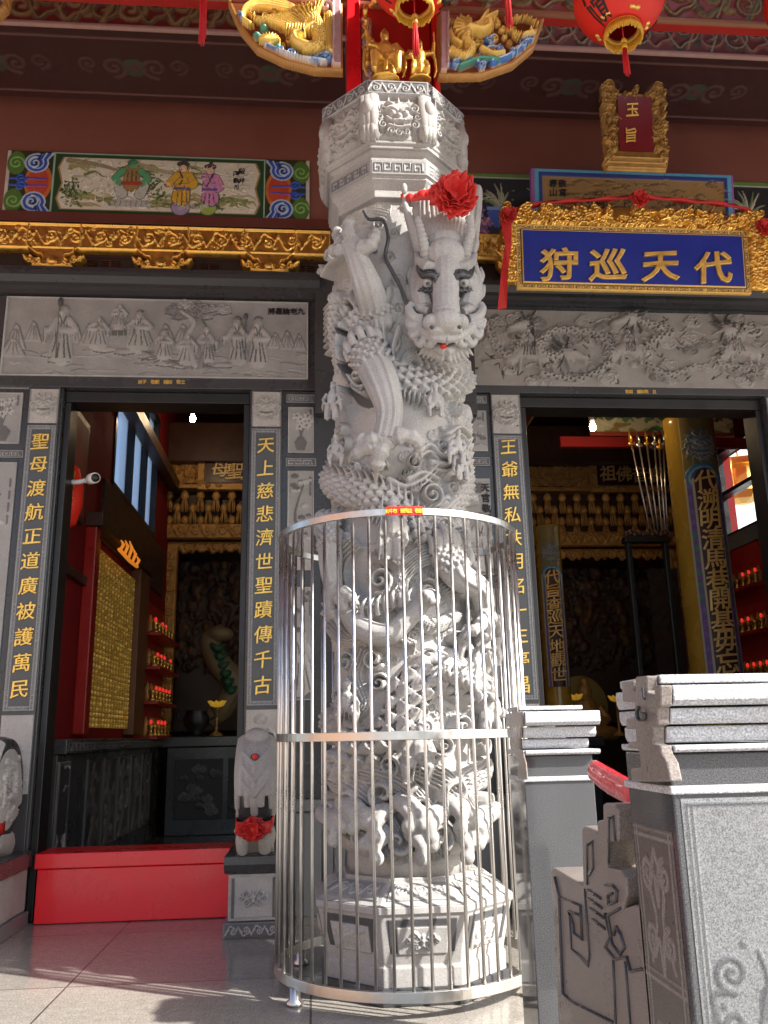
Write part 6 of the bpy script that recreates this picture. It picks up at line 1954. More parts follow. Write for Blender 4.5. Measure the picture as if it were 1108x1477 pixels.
def warrior(c, H, label, face=1, seat=True):
    t = thing('gilded_figure', c, label, 'figure', 'gilded warrior figures on the capital')
    V = lambda x, y, z: Vector(c) + Vector((x * H, -y * H, z * H))
    m = MB()
    m.ell(V(0, .06, .84), (.075 * H, .075 * H, .09 * H)); m.ell(V(0, .13, .83), (.02 * H, .02 * H, .02 * H))
    m.tube([V(0, .04, .72), V(0, .06, .58), V(0, .04, .4)], [.09 * H, .14 * H, .13 * H], 12)
    m.tube([V(0, .04, .9), V(0, .03, .96), V(0, .02, 1.06)], [.085 * H, .06 * H, .015 * H], 9)
    m.tube([V(face * .03, .12, .78), V(face * .04, .15, .66)], [.03 * H, .008 * H], 7)
    for k in (-1, 1):
        up = k == face
        e = V(k * .28, .1, .62 if up else .5)
        hnd = V(k * .3, .16, .82) if up else V(k * .18, .2, .42)
        m.tube([V(k * .13, .04, .67), e, hnd], [.06 * H, .055 * H, .035 * H], 9); m.ell(hnd, .035 * H)
        m.tube([V(k * .16, .04, .7), V(k * .2, .04, .62)], [.07 * H, .04 * H], 8)
        if seat: L = [V(k * .08, .06, .4), V(k * .2, .22, .36), V(k * .2, .2, .04)]
        else: L = [V(k * .07, .05, .42), V(k * .12, .1, .22), V(k * .13, .06, .03)]
        m.tube(L, [.09 * H, .08 * H, .05 * H], 10); m.ell(V(k * (.2 if seat else .13), .24 if seat else .1, .03), (.045 * H, .08 * H, .03 * H))
        m.tube([V(k * .12, .1, .4), V(k * .16, .16, .22), V(k * .18, .12, .1)], [.06 * H, .05 * H, .02 * H], 7)
        m.tube([V(k * .2, -.02, .8), V(k * .34, -.04, .6), V(k * .36, -.03, .3), V(k * .3, -.02, .1)], [.03 * H, .035 * H, .03 * H, .015 * H], 7)
    m.tube([V(-.02, .1, .42), V(0, .17, .25), V(.0, .16, .08)], [.07 * H, .055 * H, .03 * H], 8)
    m.tube([V(face * .3, .18, 1.1), V(face * .3, .18, .45)], .016 * H, 6)
    m.tube([V(-.14, .08, .42), V(0, .16, .4), V(.14, .08, .42)], .035 * H, 7)
    m.ell(V(0, -.02, .2), (.2 * H, .12 * H, .2 * H))
    b = m.clay('figure_body', M['gold_bright'], t, .0042, 1)
    MB().ell(V(0, .02, .02), (.24 * H, .18 * H, .035 * H)).build('rock_base', M['gold'], t, True)
    return t
warrior(U(556, 117, 3.3), .27, 'seated bearded gilded warrior above the capital, left of the lantern tassel', -1, True)
warrior(U(606, 117, 3.32), .22, 'smaller gilded figure raising one arm above the capital, right of the lantern tassel', 1, False)
bk = MB()
for k in range(7): bk.tube(spline([U(528 + rng.uniform(-6, 6), 100 - k * 15, 3.4), U(534 + rng.uniform(-8, 8), 90 - k * 15, 3.36), U(528 + rng.uniform(-6, 6), 82 - k * 15, 3.38)], 4), [.01, .014, .006], 6)
tag(bk.clay('gilded_cloud', M['gold_bright'], None, .004, 1), 'gilded cloud scroll climbing the red post left of the seated warrior', 'carving')

# ================================================================== name boards
def fretwork(r, x0, x1, y0, y1, n, h, base, seed, rad=.03):
    rr = random.Random(seed)
    for k in range(n):
        x, y = rr.uniform(x0, x1), rr.uniform(y0, y1)
        r.spiral(x, y, rr.uniform(.6, 1.1) * rad, 1.4, rr.uniform(0, 6), rr.choice((-1, 1)), rad * .2, h, base=base, tail=[(x + rr.uniform(-2, 2) * rad, y + rr.uniform(-2, 2) * rad)])
YP = 4.56
def tilt(x0, z0, Y, s):
    return lambda X, Yy, H: np.stack([x0 + X, Y - H - Yy * s, z0 + Yy], -1)
pq = thing('name_board', (U(912, 375, YP).x, YP, U(912, 425, YP).z), 'blue name board with four large gold characters in a gilded dragon frame', 'sign')
x0, x1, z0, z1 = U(722, 360, YP - .06).x, U(1108, 360, YP - .06).x, U(912, 415, YP - .03).z, U(912, 298, YP - .09).z
r = Relief(x1 - x0, z1 - z0, .0042, (1, 1, 1)); q = px_rel(r, x0, z0, YP - .06)
a, b = q(748, 412), q(1076, 335)
r.poly([(0, .02), (.05, 0), (r.w - .05, 0), (r.w, .02), (r.w, r.h * .7), (r.w - .03, r.h * .86), (r.w * .5, r.h), (.03, r.h * .86), (0, r.h * .7)], .03)
fretwork(r, .02, r.w - .02, b[1], r.h - .03, 110, .035, .03, 2, .03); fretwork(r, .01, a[0], .02, r.h * .8, 40, .035, .03, 3, .03); fretwork(r, b[0], r.w - .01, .02, r.h * .8, 40, .035, .03, 4, .03)
for s in (0, 1):
    f = (lambda u: r.w * u) if s == 0 else (lambda u: r.w * (1 - u))
    dragon_line(r, [(f(.04), b[1] + .02), (f(.12), b[1] + .07), (f(.2), b[1] + .03), (f(.3), b[1] + .08), (f(.38), b[1] + .05)], .02, .05, None, None, 1 - 2 * s)
    r.H[(r.H > .0) & (r.H < .03)] = .03
r.box(a[0], b[0], a[1], b[1], .0, None, 'set'); r.box(a[0], b[0], a[1], b[1], .012)
fr = cut_mesh(r, 'gilded_frame', M['gold'], tilt(x0, z0, YP, .12), pq)
bw, bh = b[0] - a[0], b[1] - a[1]
r = Relief(bw, bh, .0036, (.8, .5, .14))
e = .026
r.box(0, bw, 0, bh, .02, (.8, .5, .14)); r.box(.008, bw - .008, .008, bh - .008, .014, (.1, .06, .02), 'set')
for y in (e * .62, bh - e * .62): r.fret(e * .6, bw - e * .6, y, .016, .005, .02, (.85, .55, .16), pitch=.034)
for x in (e * .62, bw - e * .62): r.fret(e * .6, bh - e * .6, x, .016, .005, .02, (.85, .55, .16), vert=True, pitch=.034)
r.box(e * 1.3, bw - e * 1.3, e * 1.3, bh - e * 1.3, .022, (.85, .55, .16), 'set')
r.mesh('key_border', M['gold_v'], tilt(x0 + a[0], z0 + a[1], YP - .013, .12), fr, skirt=.01)
f_ = e * 1.3 + .008
bl = MB().add([(x0 + a[0] + f_ + sx * (bw - 2 * f_), YP - .0385 - (a[1] + f_ + sz * (bh - 2 * f_)) * .12, z0 + a[1] + f_ + sz * (bh - 2 * f_)) for sz in (0, 1) for sx in (0, 1)]
             + [(x0 + a[0] + f_ + sx * (bw - 2 * f_), YP - .0345 - (a[1] + f_ + sz * (bh - 2 * f_)) * .12, z0 + a[1] + f_ + sz * (bh - 2 * f_)) for sz in (0, 1) for sx in (0, 1)],
             [(0, 1, 3, 2), (4, 6, 7, 5), (0, 4, 5, 1), (2, 3, 7, 6), (0, 2, 6, 4), (1, 5, 7, 3)]).build('blue_field', M['blue'], pq)
_t = MB()
for ch, px, py in (('狩', 807, 379), ('巡', 878, 380), ('天', 954, 382), ('代', 1030, 384)):
    c = U(px, py, YP - .075)
    v, f = glyph(ch, bold=.012)
    _t.add([(c.x + p[0] * .22, YP - .041 - (c.z + p[1] * .19 - z0) * .12 - (p[2] + .05) * .12, c.z + p[1] * .19) for p in v], f)
_t.build('board_writing', M['gold_bright'], bl)
# red swag over the board
sw = thing('red_swag', (U(912, 290, 4.4).x, 4.42, U(912, 290, 4.4).z), 'red satin swag with rosettes draped over the blue name board', 'swag')
def sash(pts, w, Y, parent):
    P = spline([U(*p, Y) for p in pts], 8)
    vs = []
    for i, p in enumerate(P):
        g_ = .012 * math.sin(i * 1.1); vs += [(p[0], p[1] + g_, p[2] - w), (p[0], p[1] - .02 - g_, p[2]), (p[0], p[1] + g_ * .5, p[2] + w)]
    fs = []
    for i in range(len(P) - 1):
        for j in (0, 1): fs.append((3 * i + j, 3 * i + 3 + j, 3 * i + 4 + j, 3 * i + 1 + j))
    o = MB().add(vs, fs).build('sash', M['red_cloth'], parent, True)
    o.modifiers.new('cloth', 'SOLIDIFY').thickness = .004
sash([(733, 306), (780, 294), (850, 289), (922, 284)], .014, 4.47, sw); sash([(922, 284), (990, 290), (1060, 298), (1106, 320)], .014, 4.47, sw)
P = [U(*p, 4.42) for p in ((722, 318), (738, 318), (735, 360), (726, 400), (731, 447), (718, 447), (722, 400), (730, 360))]
m = MB(); L = [(P[0], P[1]), (U(729, 352, 4.41), U(738, 350, 4.43)), (U(723, 392, 4.43), U(733, 392, 4.41)), (U(718, 446, 4.42), U(731, 444, 4.43))]
vs = [v for pr in L for v in pr]; m.add(vs, [(2 * i, 2 * i + 2, 2 * i + 3, 2 * i + 1) for i in range(3)])
o = m.build('ribbon', M['red_cloth'], sw); o.modifiers.new('cloth', 'SOLIDIFY').thickness = .004
for px, py, s in ((733, 312, .05), (922, 288, .055), (1102, 330, .055)):
    o = rosette('rosette', U(px, py, 4.38), s, '', 22, px, 1.0); o.data.transform(Matrix.Translation(-sw.location)); o.parent = sw

# small upright board 玉旨
YQ = 4.22
sb = thing('edict_board', (U(905, 240, YQ).x, YQ, U(905, 250, YQ).z), 'small upright maroon board with two characters in a gilded scroll frame', 'sign')
x0, x1, z0, z1 = U(862, 190, YQ).x, U(955, 190, YQ).x, U(905, 252, YQ).z, U(905, 136, YQ).z
r = Relief(x1 - x0, z1 - z0, .0035, (1, 1, 1)); w_, h_ = r.w, r.h
r.poly([(.02, 0), (w_ - .02, 0), (w_ - .0, h_ * .12), (w_ - .015, h_ * .2), (w_ - .0, h_ * .75), (w_ * .98, h_ * .95), (w_ * .85, h_), (w_ * .7, h_ * .86), (w_ * .3, h_ * .86), (w_ * .15, h_), (.02 * w_, h_ * .95), (0, h_ * .75), (.015, h_ * .2), (0, h_ * .12)], .025)
fretwork(r, .01, w_ * .22, .05, h_ * .95, 30, .03, .025, 5, .02); fretwork(r, w_ * .78, w_ - .01, .05, h_ * .95, 30, .03, .025, 6, .02); fretwork(r, .05, w_ - .05, h_ * .82, h_ * .9, 10, .03, .025, 7, .02)
for yy in (.02, .05, .08): r.stroke([(.03, yy * 1.0), (w_ - .03, yy)], .01, .01, .02, base=.025)
r.H[r.H < .0249] = 0
r.spiral(w_ * .12, h_ * .93, .03, 1.4, 0, 1, .008, .05); r.spiral(w_ * .88, h_ * .93, .03, 1.4, 3.14, -1, .008, .05)
fr = cut_mesh(r, 'gilded_frame', M['gold_shaded'], tilt(x0, z0, YQ, .15), sb)
m = MB(); zz0, zz1 = .115, h_ * .8
m.add([(x0 + w_ * u, YQ - .04 - d - v * .15, z0 + v) for d in (0, .008) for v in (zz0, zz1) for u in (.24, .76)], [(0, 2, 3, 1), (4, 5, 7, 6), (0, 1, 5, 4), (2, 6, 7, 3), (0, 4, 6, 2), (1, 3, 7, 5)])
pnl = m.build('maroon_panel', M['maroon'], sb)
_t = MB()
for ch, py in (('玉', 176), ('旨', 208)):
    c = U(903, py, YQ); v, f = glyph(ch)
    _t.add([(c.x + p[0] * .075, YQ - .05 - (c.z + p[1] * .085 - z0) * .15 - (p[2] + .05) * .05, c.z + p[1] * .085) for p in v], f)
_t.build('board_writing', M['gold_bright'], pnl)

# painted board with a blue stepped frame behind the name board
YR = 4.70
pbd = thing('painted_board', (U(910, 275, YR).x, YR, U(910, 310, YR).z), 'tan landscape painting in a blue and purple stepped frame behind the name board', 'painting')
x0, x1, z0, z1 = U(765, 275, YR).x, U(1055, 275, YR).x, U(910, 330, YR).z, U(910, 254, YR).z
r = Relief(x1 - x0, z1 - z0, .0045, (.02, .03, .12)); w_, h_ = r.w, r.h
r.box(0, w_, 0, h_, .02, (.28, .1, .32)); r.box(.02, w_ - .02, 0, h_ - .006, .024, (.1, .35, .5), 'set'); r.box(.045, w_ - .045, 0, h_ - .03, .028, (.02, .04, .2), 'set')
r.box(.07, w_ - .07, 0, h_ - .055, .02, (.33, .19, .06), 'set')
for k in range(150):
    c = (rng.uniform(.1, w_ - .1), rng.uniform(.0, h_ - .07)); L = rng.uniform(.03, .12)
    r.stroke([c, (c[0] + L * .5, c[1] + rng.uniform(-.01, .02)), (c[0] + L, c[1] + rng.uniform(-.01, .01))], rng.uniform(.003, .011), .002, .021, rng.choice([(.2, .11, .035), (.26, .15, .05), (.14, .09, .03), (.42, .26, .09), (.36, .2, .06)]), mode='set')
for cx, n, sx in ((.42, 130, .06), (w_ - .32, 90, .09), (w_ * .5, 50, .05)):
    for k in range(n): r.blob(cx + rng.gauss(0, sx), h_ * .45 + rng.gauss(0, .025), .009, .004, .0225, rng.uniform(0, 3), col=rng.choice([(.06, .06, .025), (.1, .085, .03), (.03, .03, .015)]), mode='set')
    r.stroke([(cx - .04, .0), (cx, h_ * .3), (cx + .03, h_ * .5)], .008, .004, .0225, (.05, .035, .015), mode='set')
pt_ = r.mesh('painting', M['paint_v'], tilt(x0, z0, YR + .03, .16), pbd, skirt=.02)
_t = MB()
for i, (col_, row) in enumerate(((0, 0), (0, 1), (1, 0), (1, 1))):
    ch = '敬寫春山'[i]; v, f = glyph(ch); cx_, cz_ = x0 + .2 - col_ * .06, z0 + h_ - .1 - row * .06
    _t.add([(cx_ + p[0] * .05, YR + .03 - .0225 - (cz_ + p[1] * .05 - z0) * .16 - (p[2] + .05) * .03, cz_ + p[1] * .05) for p in v], f)
_t.build('painting_writing', M['black'], pt_)

# ================================================================== the hall behind
WX0, WX1, YE, ZC = -1.56, 4.2, 10.6, 4.7
hall = thing('temple_hall', (.9, 7.5, 0), 'dim red temple hall seen through the doorways, with side windows, dark stone dado and ceiling', 'hall')
def wall_with_window(x0, x1, wy0, wy1, wz0, wz1, name, m, extra=0):
    w = MB()
    w.box(x0, x1, 5.1, wy0, 0, ZC).box(x0, x1, wy1, YE, 0, ZC).box(x0, x1, wy0, wy1, 0, wz0).box(x0, x1, wy0, wy1, wz1, ZC)
    return w.build(name, m, hall)
p0, p1 = UX(160, 705, WX0), UX(222, 775, WX0)
wy0, wy1, wz0 = p0.y, p1.y, (p0.z + p1.z) / 2
wz1 = wz0 + 1.25
wl = wall_with_window(WX0 - .2, WX0, wy0, wy1, wz0, wz1, 'side_wall', M['wall_inside'])
wf = MB()
for y in (wy0, wy0 + (wy1 - wy0) * .36, wy0 + (wy1 - wy0) * .68, wy1 - .05):
    wf.box(WX0 - .1, WX0 + .012, y, y + .05, wz0, wz1)
for z in (wz0, wz0 + .8, wz1 - .05): wf.box(WX0 - .095, WX0 + .015, wy0, wy1, z, z + .05)
win = wf.build('window', M['black_wood'], hall)
for i in range(3):
    a = wy0 + (wy1 - wy0) * (.0, .36, .68)[i] + .05; b = wy0 + (wy1 - wy0) * (.36, .68, 1)[i]
    MB().box(WX0 - .05, WX0 - .045, a, b, wz0 + .05, wz0 + .8).build('pane', M['frost'], win)
    MB().box(WX0 - .05, WX0 - .045, a, b, wz0 + .85, wz1 - .05).build('pane', M['frost'], win)
# right wall with window
q0, q1 = UX(1046, 770, WX1), UX(1092, 745, WX1)
ry0, ry1 = min(q0.y, q1.y) - .1, max(q0.y, q1.y) + .1
rz0 = UX(1070, 765, WX1).z; rz1 = UX(1070, 628, WX1).z
wall_with_window(WX1, WX1 + .2, ry0, ry1, rz0, rz1, 'side_wall', M['wall_inside'])
wf = MB()
for y in (ry0, ry1 - .05): wf.box(WX1 - .012, WX1 + .1, y, y + .05, rz0, rz1)
for z in (rz0 - .02, rz0 + .42, rz1 - .04): wf.box(WX1 - .015, WX1 + .095, ry0, ry1, z, z + .04)
win2 = wf.build('window', M['black_wood'], hall)
MB().box(WX1 + .04, WX1 + .045, ry0 + .05, ry1 - .05, rz0 + .02, rz0 + .42).build('pane', M['glass'], win2)
MB().box(WX1 + .04, WX1 + .045, ry0 + .05, ry1 - .05, rz0 + .46, rz1 - .04).build('pane', M['glass'], win2)
MB().box(WX1 - .06, WX1 - .001, ry0 - .1, ry1 + .2, rz0 - .17, rz0 - .022).build('window_sill', M['stone_mid'], win2, bevel=.004)
MB().box(WX0 - .2, WX1 + .2, YE, YE + .2, 0, ZC).build('back_wall', M['dark_wood'], hall)
MB().box(WX0 - .2, WX1 + .2, 5.085, YE + .2, ZC, ZC + .15).build('hall_ceiling', M['ceiling'], hall)
MB().box(-3.4, WX0 - .2, 5.1, 5.3, 0, ZC).box(WX1 + .2, 6, 5.1, 5.3, 0, ZC).build('front_return', M['dark_wood'], hall)
MB().box(XL, XR, YW + .3, 5.1, 3.0, ZC + .15).build('front_lining', M['dark_wood'], hall)
# ceiling beams and painted panels
def rafter_paint(x, y0, y1, z, w=.22, h=.3):
    r = Relief(y1 - y0, h, .008, (.2, .02, .015))
    n = int((y1 - y0) / .16)
    for i in range(n): r.spiral(.08 + i * .16, h * .5, .055, 1.4, 1.57 * (1 if i % 2 else -1), 1 if i % 2 else -1, .01, .006, (.3, .1, .05), tail=[(i * .16, h * .3), (.04 + i * .16, h * .6)])
    for a in (0, h - .03): r.box(0, r.w, a, a + .03, .008, (.28, .2, .12))
    b = MB().box(x, x + w, y0, y1, z, z + h).build('ceiling_beam', M['red_wood'], hall)
    r.mesh('beam_painting', M['paint_v'], lambda X, Y, H: np.stack([x + Y * w / h, y0 + X, z - .002 - H], -1), b, skirt=0)
    r.mesh('beam_painting', M['paint_v'], lambda X, Y, H: np.stack([x - .002 - H, y1 - X, z + Y], -1), b, skirt=0)
for x in (-.55, .62, 1.95): rafter_paint(x, 5.11, 9.0, 3.86)
for y in (7.4, 9.05): MB().box(WX0, WX1, y, y + .22, 3.8, 4.25).build('cross_beam', M['dark_wood'], hall, bevel=.01)
# green landscape painted across the beam over the right doorway
YG = 7.36
a, b = U(852, 628, YG), U(952, 590, YG)
r = Relief(b.x - a.x + .7, b.z - a.z + .1, .008, (.5, .48, .32))
for k in range(90):
    c = (rng.uniform(0, r.w), rng.uniform(0, r.h)); s = rng.uniform(.05, .16)
    r.stroke([c, (c[0] + s * .5, c[1] + rng.uniform(-.03, .05)), (c[0] + s, c[1] + rng.uniform(-.03, .03))], .03, .01, .004, rng.choice([(.1, .2, .08), (.2, .28, .1), (.35, .32, .15), (.06, .1, .04), (.6, .55, .4), (.3, .2, .08)]))
for e in (0, r.h - .04): r.box(0, r.w, e, e + .04, .01, (.3, .05, .03))
ppn = r.mesh('painted_panel', M['paint_v'], on_wall(a.x, a.z, YG), hall, skirt=.02)
MB().box(a.x - .3, WX1 - .01, YG - .03, YG + .03, a.z - .12, a.z - .02).build('painted_rail', M['wall_inside'], hall, bevel=.006)
MB().box(WX0 + .01, WX0 + .12, 5.15, YE, 3.5, 3.62).build('wall_rail', M['dark_wood'], hall)
# dark stone dado along the left wall with carved panels
zd = UX(100, 1066, WX0 + .1).z
MB().box(WX0, WX0 + .1, 5.3, 9.2, .002, zd - .09).build('dado', M['stone_dark'], hall, bevel=.004)
MB().box(WX0, WX0 + .15, 5.3, 9.2, zd - .087, zd).build('dado_cap', M['stone_dark'], hall, bevel=.006)
def dado_panel(y0, y1, z0, z1, seed, light=True, x=None):
    rr = random.Random(seed)
    x = WX0 + .103 if x is None else x
    base = (.42, .42, .42) if light else (.05, .05, .052)
    ink = (.04, .04, .042) if light else (.12, .12, .12)
    r = Relief(y1 - y0, z1 - z0, .006, base); w, h = r.w, r.h
    if light:
        r.poly([(w * .3, 0), (w * .7, 0), (w * .8, h * .12), (w * .65, h * .2), (w * .35, h * .2), (w * .2, h * .12)], .004, ink)
        for k in range(60):
            r.cloud(w * rr.uniform(.1, .9), h * rr.uniform(.3, .92), rr.uniform(.03, .07), .006, ink, rr.choice((-1, 1)))
        for k in range(7): r.stroke([(w * .5, h * .18), (w * rr.uniform(.2, .8), h * .35), (w * rr.uniform(.1, .9), h * .5)], .008, .004, .005, ink)
    else:
        r.stroke([(w * .3, 0), (w * .6, h * .35), (w * .35, h * .7), (w * .5, h)], w * .12, w * .05, .012, ink)
        for k in range(26): r.cloud(w * rr.uniform(.1, .9), h * rr.uniform(.05, .95), rr.uniform(.03, .06), .01, rr.choice((ink, (.09, .09, .09), (.2, .2, .2))), rr.choice((-1, 1)))
    for e in (0, w - .02): r.box(e, e + .02, 0, h, .012, (.09, .09, .09))
    for e in (0, h - .02): r.box(0, w, e, e + .02, .012, (.09, .09, .09))
    r.mesh('dado_panel', M['stone_v'], lambda X, Y, H: np.stack([x + H, y0 + X, z0 + Y], -1), hall, skirt=.003)
ya = UX(58, 1150, WX0 + .1).y; yb = UX(97, 1150, WX0 + .1).y
dado_panel(max(5.32, ya), yb, .2, zd - .13, 1)
y = UX(122, 1150, WX0 + .1).y
for k in range(5):
    dado_panel(y, y + .42, .16, zd - .13, 10 + k, False); y += .47
r = Relief(3.8, .07, .004, (.05, .05, .052)); r.fret(.02, 3.78, .035, .04, .007, .004, (.16, .16, .16), pitch=.09)
r.mesh('key_band', M['stone_v'], lambda X, Y, H: np.stack([WX0 + .1515 + H, 5.31 + X, zd - .08 + Y], -1), hall, skirt=.001)
# pilaster and dark band beneath the window
MB().box(WX0, WX0 + .03, wy0 - .3, 9.0, wz0 - .5, wz0 - .02).build('wall_board', M['dark_wood'], hall, bevel=.004)
MB().box(WX0, WX0 + .035, 5.32, UX(124, 900, WX0).y - .02, 1.9, 1.96).build('wall_board', M['dark_wood'], hall)

# lamp wall: glowing gilded niches
ly0, ly1 = UX(126, 900, WX0 + .02).y, UX(188, 900, WX0 + .02).y
lz0, lz1 = UX(150, 1050, WX0 + .02).z, UX(150, 800, WX0 + .02).z
lw = thing('lamp_wall', (WX0, (ly0 + ly1) / 2, lz0), 'tall gilded board of small glowing blessing lamps with lit crown on the left hall wall', 'lamp board')
r = Relief(ly1 - ly0, lz1 - lz0, .007, (.5, .27, .04)); nx_, nz_ = 15, 34
px_, pz_ = r.w / nx_, r.h / nz_
for i in range(nx_):
    for j in range(nz_):
        cx, cz = (i + .5) * px_, (j + .5) * pz_
        r.box(cx - px_ * .38, cx + px_ * .38, cz - pz_ * .38, cz + pz_ * .4, -.004, (.22, .1, .015), 'set')
        f_ = rng.uniform(.45, 1.15) * (.75 + .35 * (1 - j / nz_)); r.blob(cx, cz - pz_ * .05, px_ * .22, pz_ * .36, .012, col=(.9 * f_, .56 * f_, .12 * f_)); r.blob(cx + rng.uniform(-.1, .1) * px_, cz + rng.uniform(0, .2) * pz_, px_ * .1, pz_ * .12, .014, col=(1.1 * f_, .8 * f_, .3 * f_))
o = r.mesh('lamp_niches', None, lambda X, Y, H: np.stack([WX0 + .04 + H, ly0 + X, lz0 + Y], -1), lw, skirt=.03)
m, nt, b_ = _new('gilded lamp niches')
a_n = nt.nodes.new("ShaderNodeAttribute"); a_n.attribute_name = "Col"
nt.links.new(a_n.outputs["Color"], b_.inputs["Base Color"]); nt.links.new(a_n.outputs["Color"], b_.inputs["Emission Color"])
b_.inputs["Emission Strength"].default_value = .06; b_.inputs["Metallic"].default_value = .6; b_.inputs["Roughness"].default_value = .35
o.data.materials.append(m)
MB().box(WX0 + .001, WX0 + .09, ly1 + .01, ly1 + .42, lz0 - .05, lz1 + .1).build('wood_post', M['brown_wood'], lw, bevel=.008)
MB().box(WX0 + .001, WX0 + .08, ly0 - .14, ly0 - .01, lz0 - .05, lz1 + .1).build('wood_post', M['red_wood'], lw, bevel=.008)
MB().box(WX0 + .001, WX0 + .12, ly0 - .16, ly1 + .44, lz1 + .102, lz1 + .2).build('wood_header', M['dark_wood'], lw, bevel=.006)
cr = MB()
yc_ = ly0 + (ly1 - ly0) * .45
for k in range(-2, 3):
    y_ = yc_ + k * .15; hgt = .14 - .03 * abs(k)
    cr.tube([(WX0 + .14, y_, lz1 + .03), (WX0 + .16, y_ + .01, lz1 + .03 + hgt * .6), (WX0 + .14, y_, lz1 + .03 + hgt)], [.012, .014, .004], 7)
cr.tube([(WX0 + .14, yc_ - .34, lz1 + .03), (WX0 + .15, yc_, lz1 + .01), (WX0 + .14, yc_ + .34, lz1 + .03)], .014, 8)
cr.build('lit_crown', mat('lit orange crown lamp', (.8, .3, .03), .4, var=0, emit=(1, .3, .03), es=.2), lw, True)
# shelves of red lamps on both side walls
M['lamp_red'] = mat('lit red lamp', (.7, .02, .02), .3, var=0, emit=(1, .04, .03), es=.25)
def lamp_shelf(x, sgn, y0, y1, z0, rows, dz, label, n=7):
    t = thing('lamp_shelf', (x, (y0 + y1) / 2, z0), label, 'shelf', 'shelves of red votive lamps on the hall walls')
    MB().box(x, x + sgn * .04, y0, y1, z0 - .02, z0 + rows * dz).build('back_board', M['red_wood'], t)
    for j in range(rows):
        z = z0 + j * dz
        MB().box(x + sgn * .041, x + sgn * .2, y0, y1, z - .03, z).build('shelf_board', M['red_wood'], t, bevel=.004)
        for i in range(n):
            y_ = y0 + (i + .5) * (y1 - y0) / n; xx = x + sgn * .13
            v = MB().lathe([(.03, 0), (.035, .012), (.014, .03), (.02, .06), (.032, .085), (.03, .1)], (xx, y_, z + .001), 10).build('votive_cup', M['gold'], t, True)
            if rng.random() < .6: MB().ell((xx, y_, z + .125), (.014, .014, .022)).build('lamp_flame', M['lamp_red'], v, True)
            MB().lathe([(.036, 0), (.03, .05), (.038, .09), (.024, .13), (.01, .17)], (x + sgn * .075, y_ + .03, z + .001), 8).build('votive_figure', M['gold_old'], t, True)
sy0, sy1 = UX(206, 950, WX0 + .05).y, UX(237, 950, WX0 + .05).y
sz0, sz1 = UX(215, 1062, WX0 + .1).z, UX(215, 880, WX0 + .1).z
lamp_shelf(WX0, 1, sy0 + .02, sy1, sz0, 4, (sz1 - sz0) / 3.6, 'red shelves of small votive lamps beside the glowing lamp board on the left wall', 6)
y0_, y1_ = UX(1108, 900, WX1 - .05).y - .1, UX(1052, 900, WX1 - .05).y
lamp_shelf(WX1, -1, y0_, y1_, UX(1080, 975, WX1 - .1).z - .45, 4, .42, 'red shelves of small votive lamps below the bright window on the right wall', 7)
# hanging picture and paper lantern on the left wall
pic = thing('hanging_picture', (WX0, 5.75, 2.6), 'narrow framed red picture on the left hall wall above the camera', 'picture')
y0_, y1_ = UX(88, 690, WX0 + .02).y, UX(123, 690, WX0 + .02).y
MB().box(WX0 + .002, WX0 + .03, 5.35, y1_, 2.28, 3.0).build('frame', M['dark_wood'], pic, bevel=.005)
MB().box(WX0 + .031, WX0 + .034, 5.39, y1_ - .04, 2.33, 2.95).build('picture_sheet', mat('faded red print', (.28, .04, .03), .6, var=.35, vs=7), pic)
wl_ = U(90, 715, 5.12)
lt_ = thing('wall_lantern', wl_, 'dim red lantern with gold writing on the left wall just inside the doorway', 'lantern')
MB().lathe([(.05, -.2), (.09, -.17), (.12, -.05), (.12, .05), (.09, .17), (.05, .2)], wl_, 20).build('silk_body', M['red_lantern'], lt_, True)
for z_ in (.2, -.23): MB().lathe([(.055, z_), (.055, z_ + .03)], wl_, 16).build('end_ring', M['gold'], lt_)
_t = MB()
for i, ch in enumerate('聖母'):
    write(_t, ch, (wl_.x + .05, wl_.y - .118, wl_.z + .07 - i * .13), .1, .01)
_t.build('lantern_writing', M['gold_bright'], lt_)
# security camera
cp = UX(138, 692, WX0 + .3)
sc_ = thing('security_camera', cp, 'white security camera on a wall bracket inside the left doorway', 'camera')
MB().box(WX0 + .001, WX0 + .03, cp.y - .05, cp.y + .05, cp.z + .02, cp.z + .16).build('mount_box', M['white'], sc_, bevel=.006)
MB().tube([(WX0 + .03, cp.y, cp.z - .015), (cp.x - .1, cp.y, cp.z - .015), (cp.x - .04, cp.y, cp.z)], .014, 10).build('arm', M['white'], sc_, True)
b_ = MB().tube([(cp.x - .05, cp.y + .05, cp.z + .012), (cp.x - .02, cp.y - .02, cp.z + .0), (cp.x + .02, cp.y - .09, cp.z - .015)], [.026, .031, .031], 16).build('camera_body', M['white'], sc_, True)
MB().tube([(cp.x + .02, cp.y - .09, cp.z - .015), (cp.x + .023, cp.y - .096, cp.z - .017)], .024, 16).build('lens', M['black_wood'], b_, True)
# bare white bulbs under the hall ceiling, their glow added to lift the dim hall
M['bulb'] = mat('bulb with added glow', (.9, .85, .75), .4, var=0, emit=(1, .72, .42), es=100)
for px, py, yy, lab in ((278, 604, 7.9, 'small white bulb with added glow hanging from the hall ceiling behind the left doorway'), (855, 616, 6.7, 'small white bulb with added glow hanging from the hall ceiling behind the right doorway')):
    c = U(px, py, yy)
    t = thing('hanging_bulb', c, lab, 'lamp', 'bulbs hanging from the hall ceiling')
    MB().ell(c, (.027, .027, .036)).build('bulb_glass', M['bulb'], t, True)
    MB().lathe([(.016, .034), (.02, .04), (.02, .09), (.01, .11), (.006, .12), (.006, ZC - c.z)], c, 10).build('bulb_holder', M['white'], t, True)

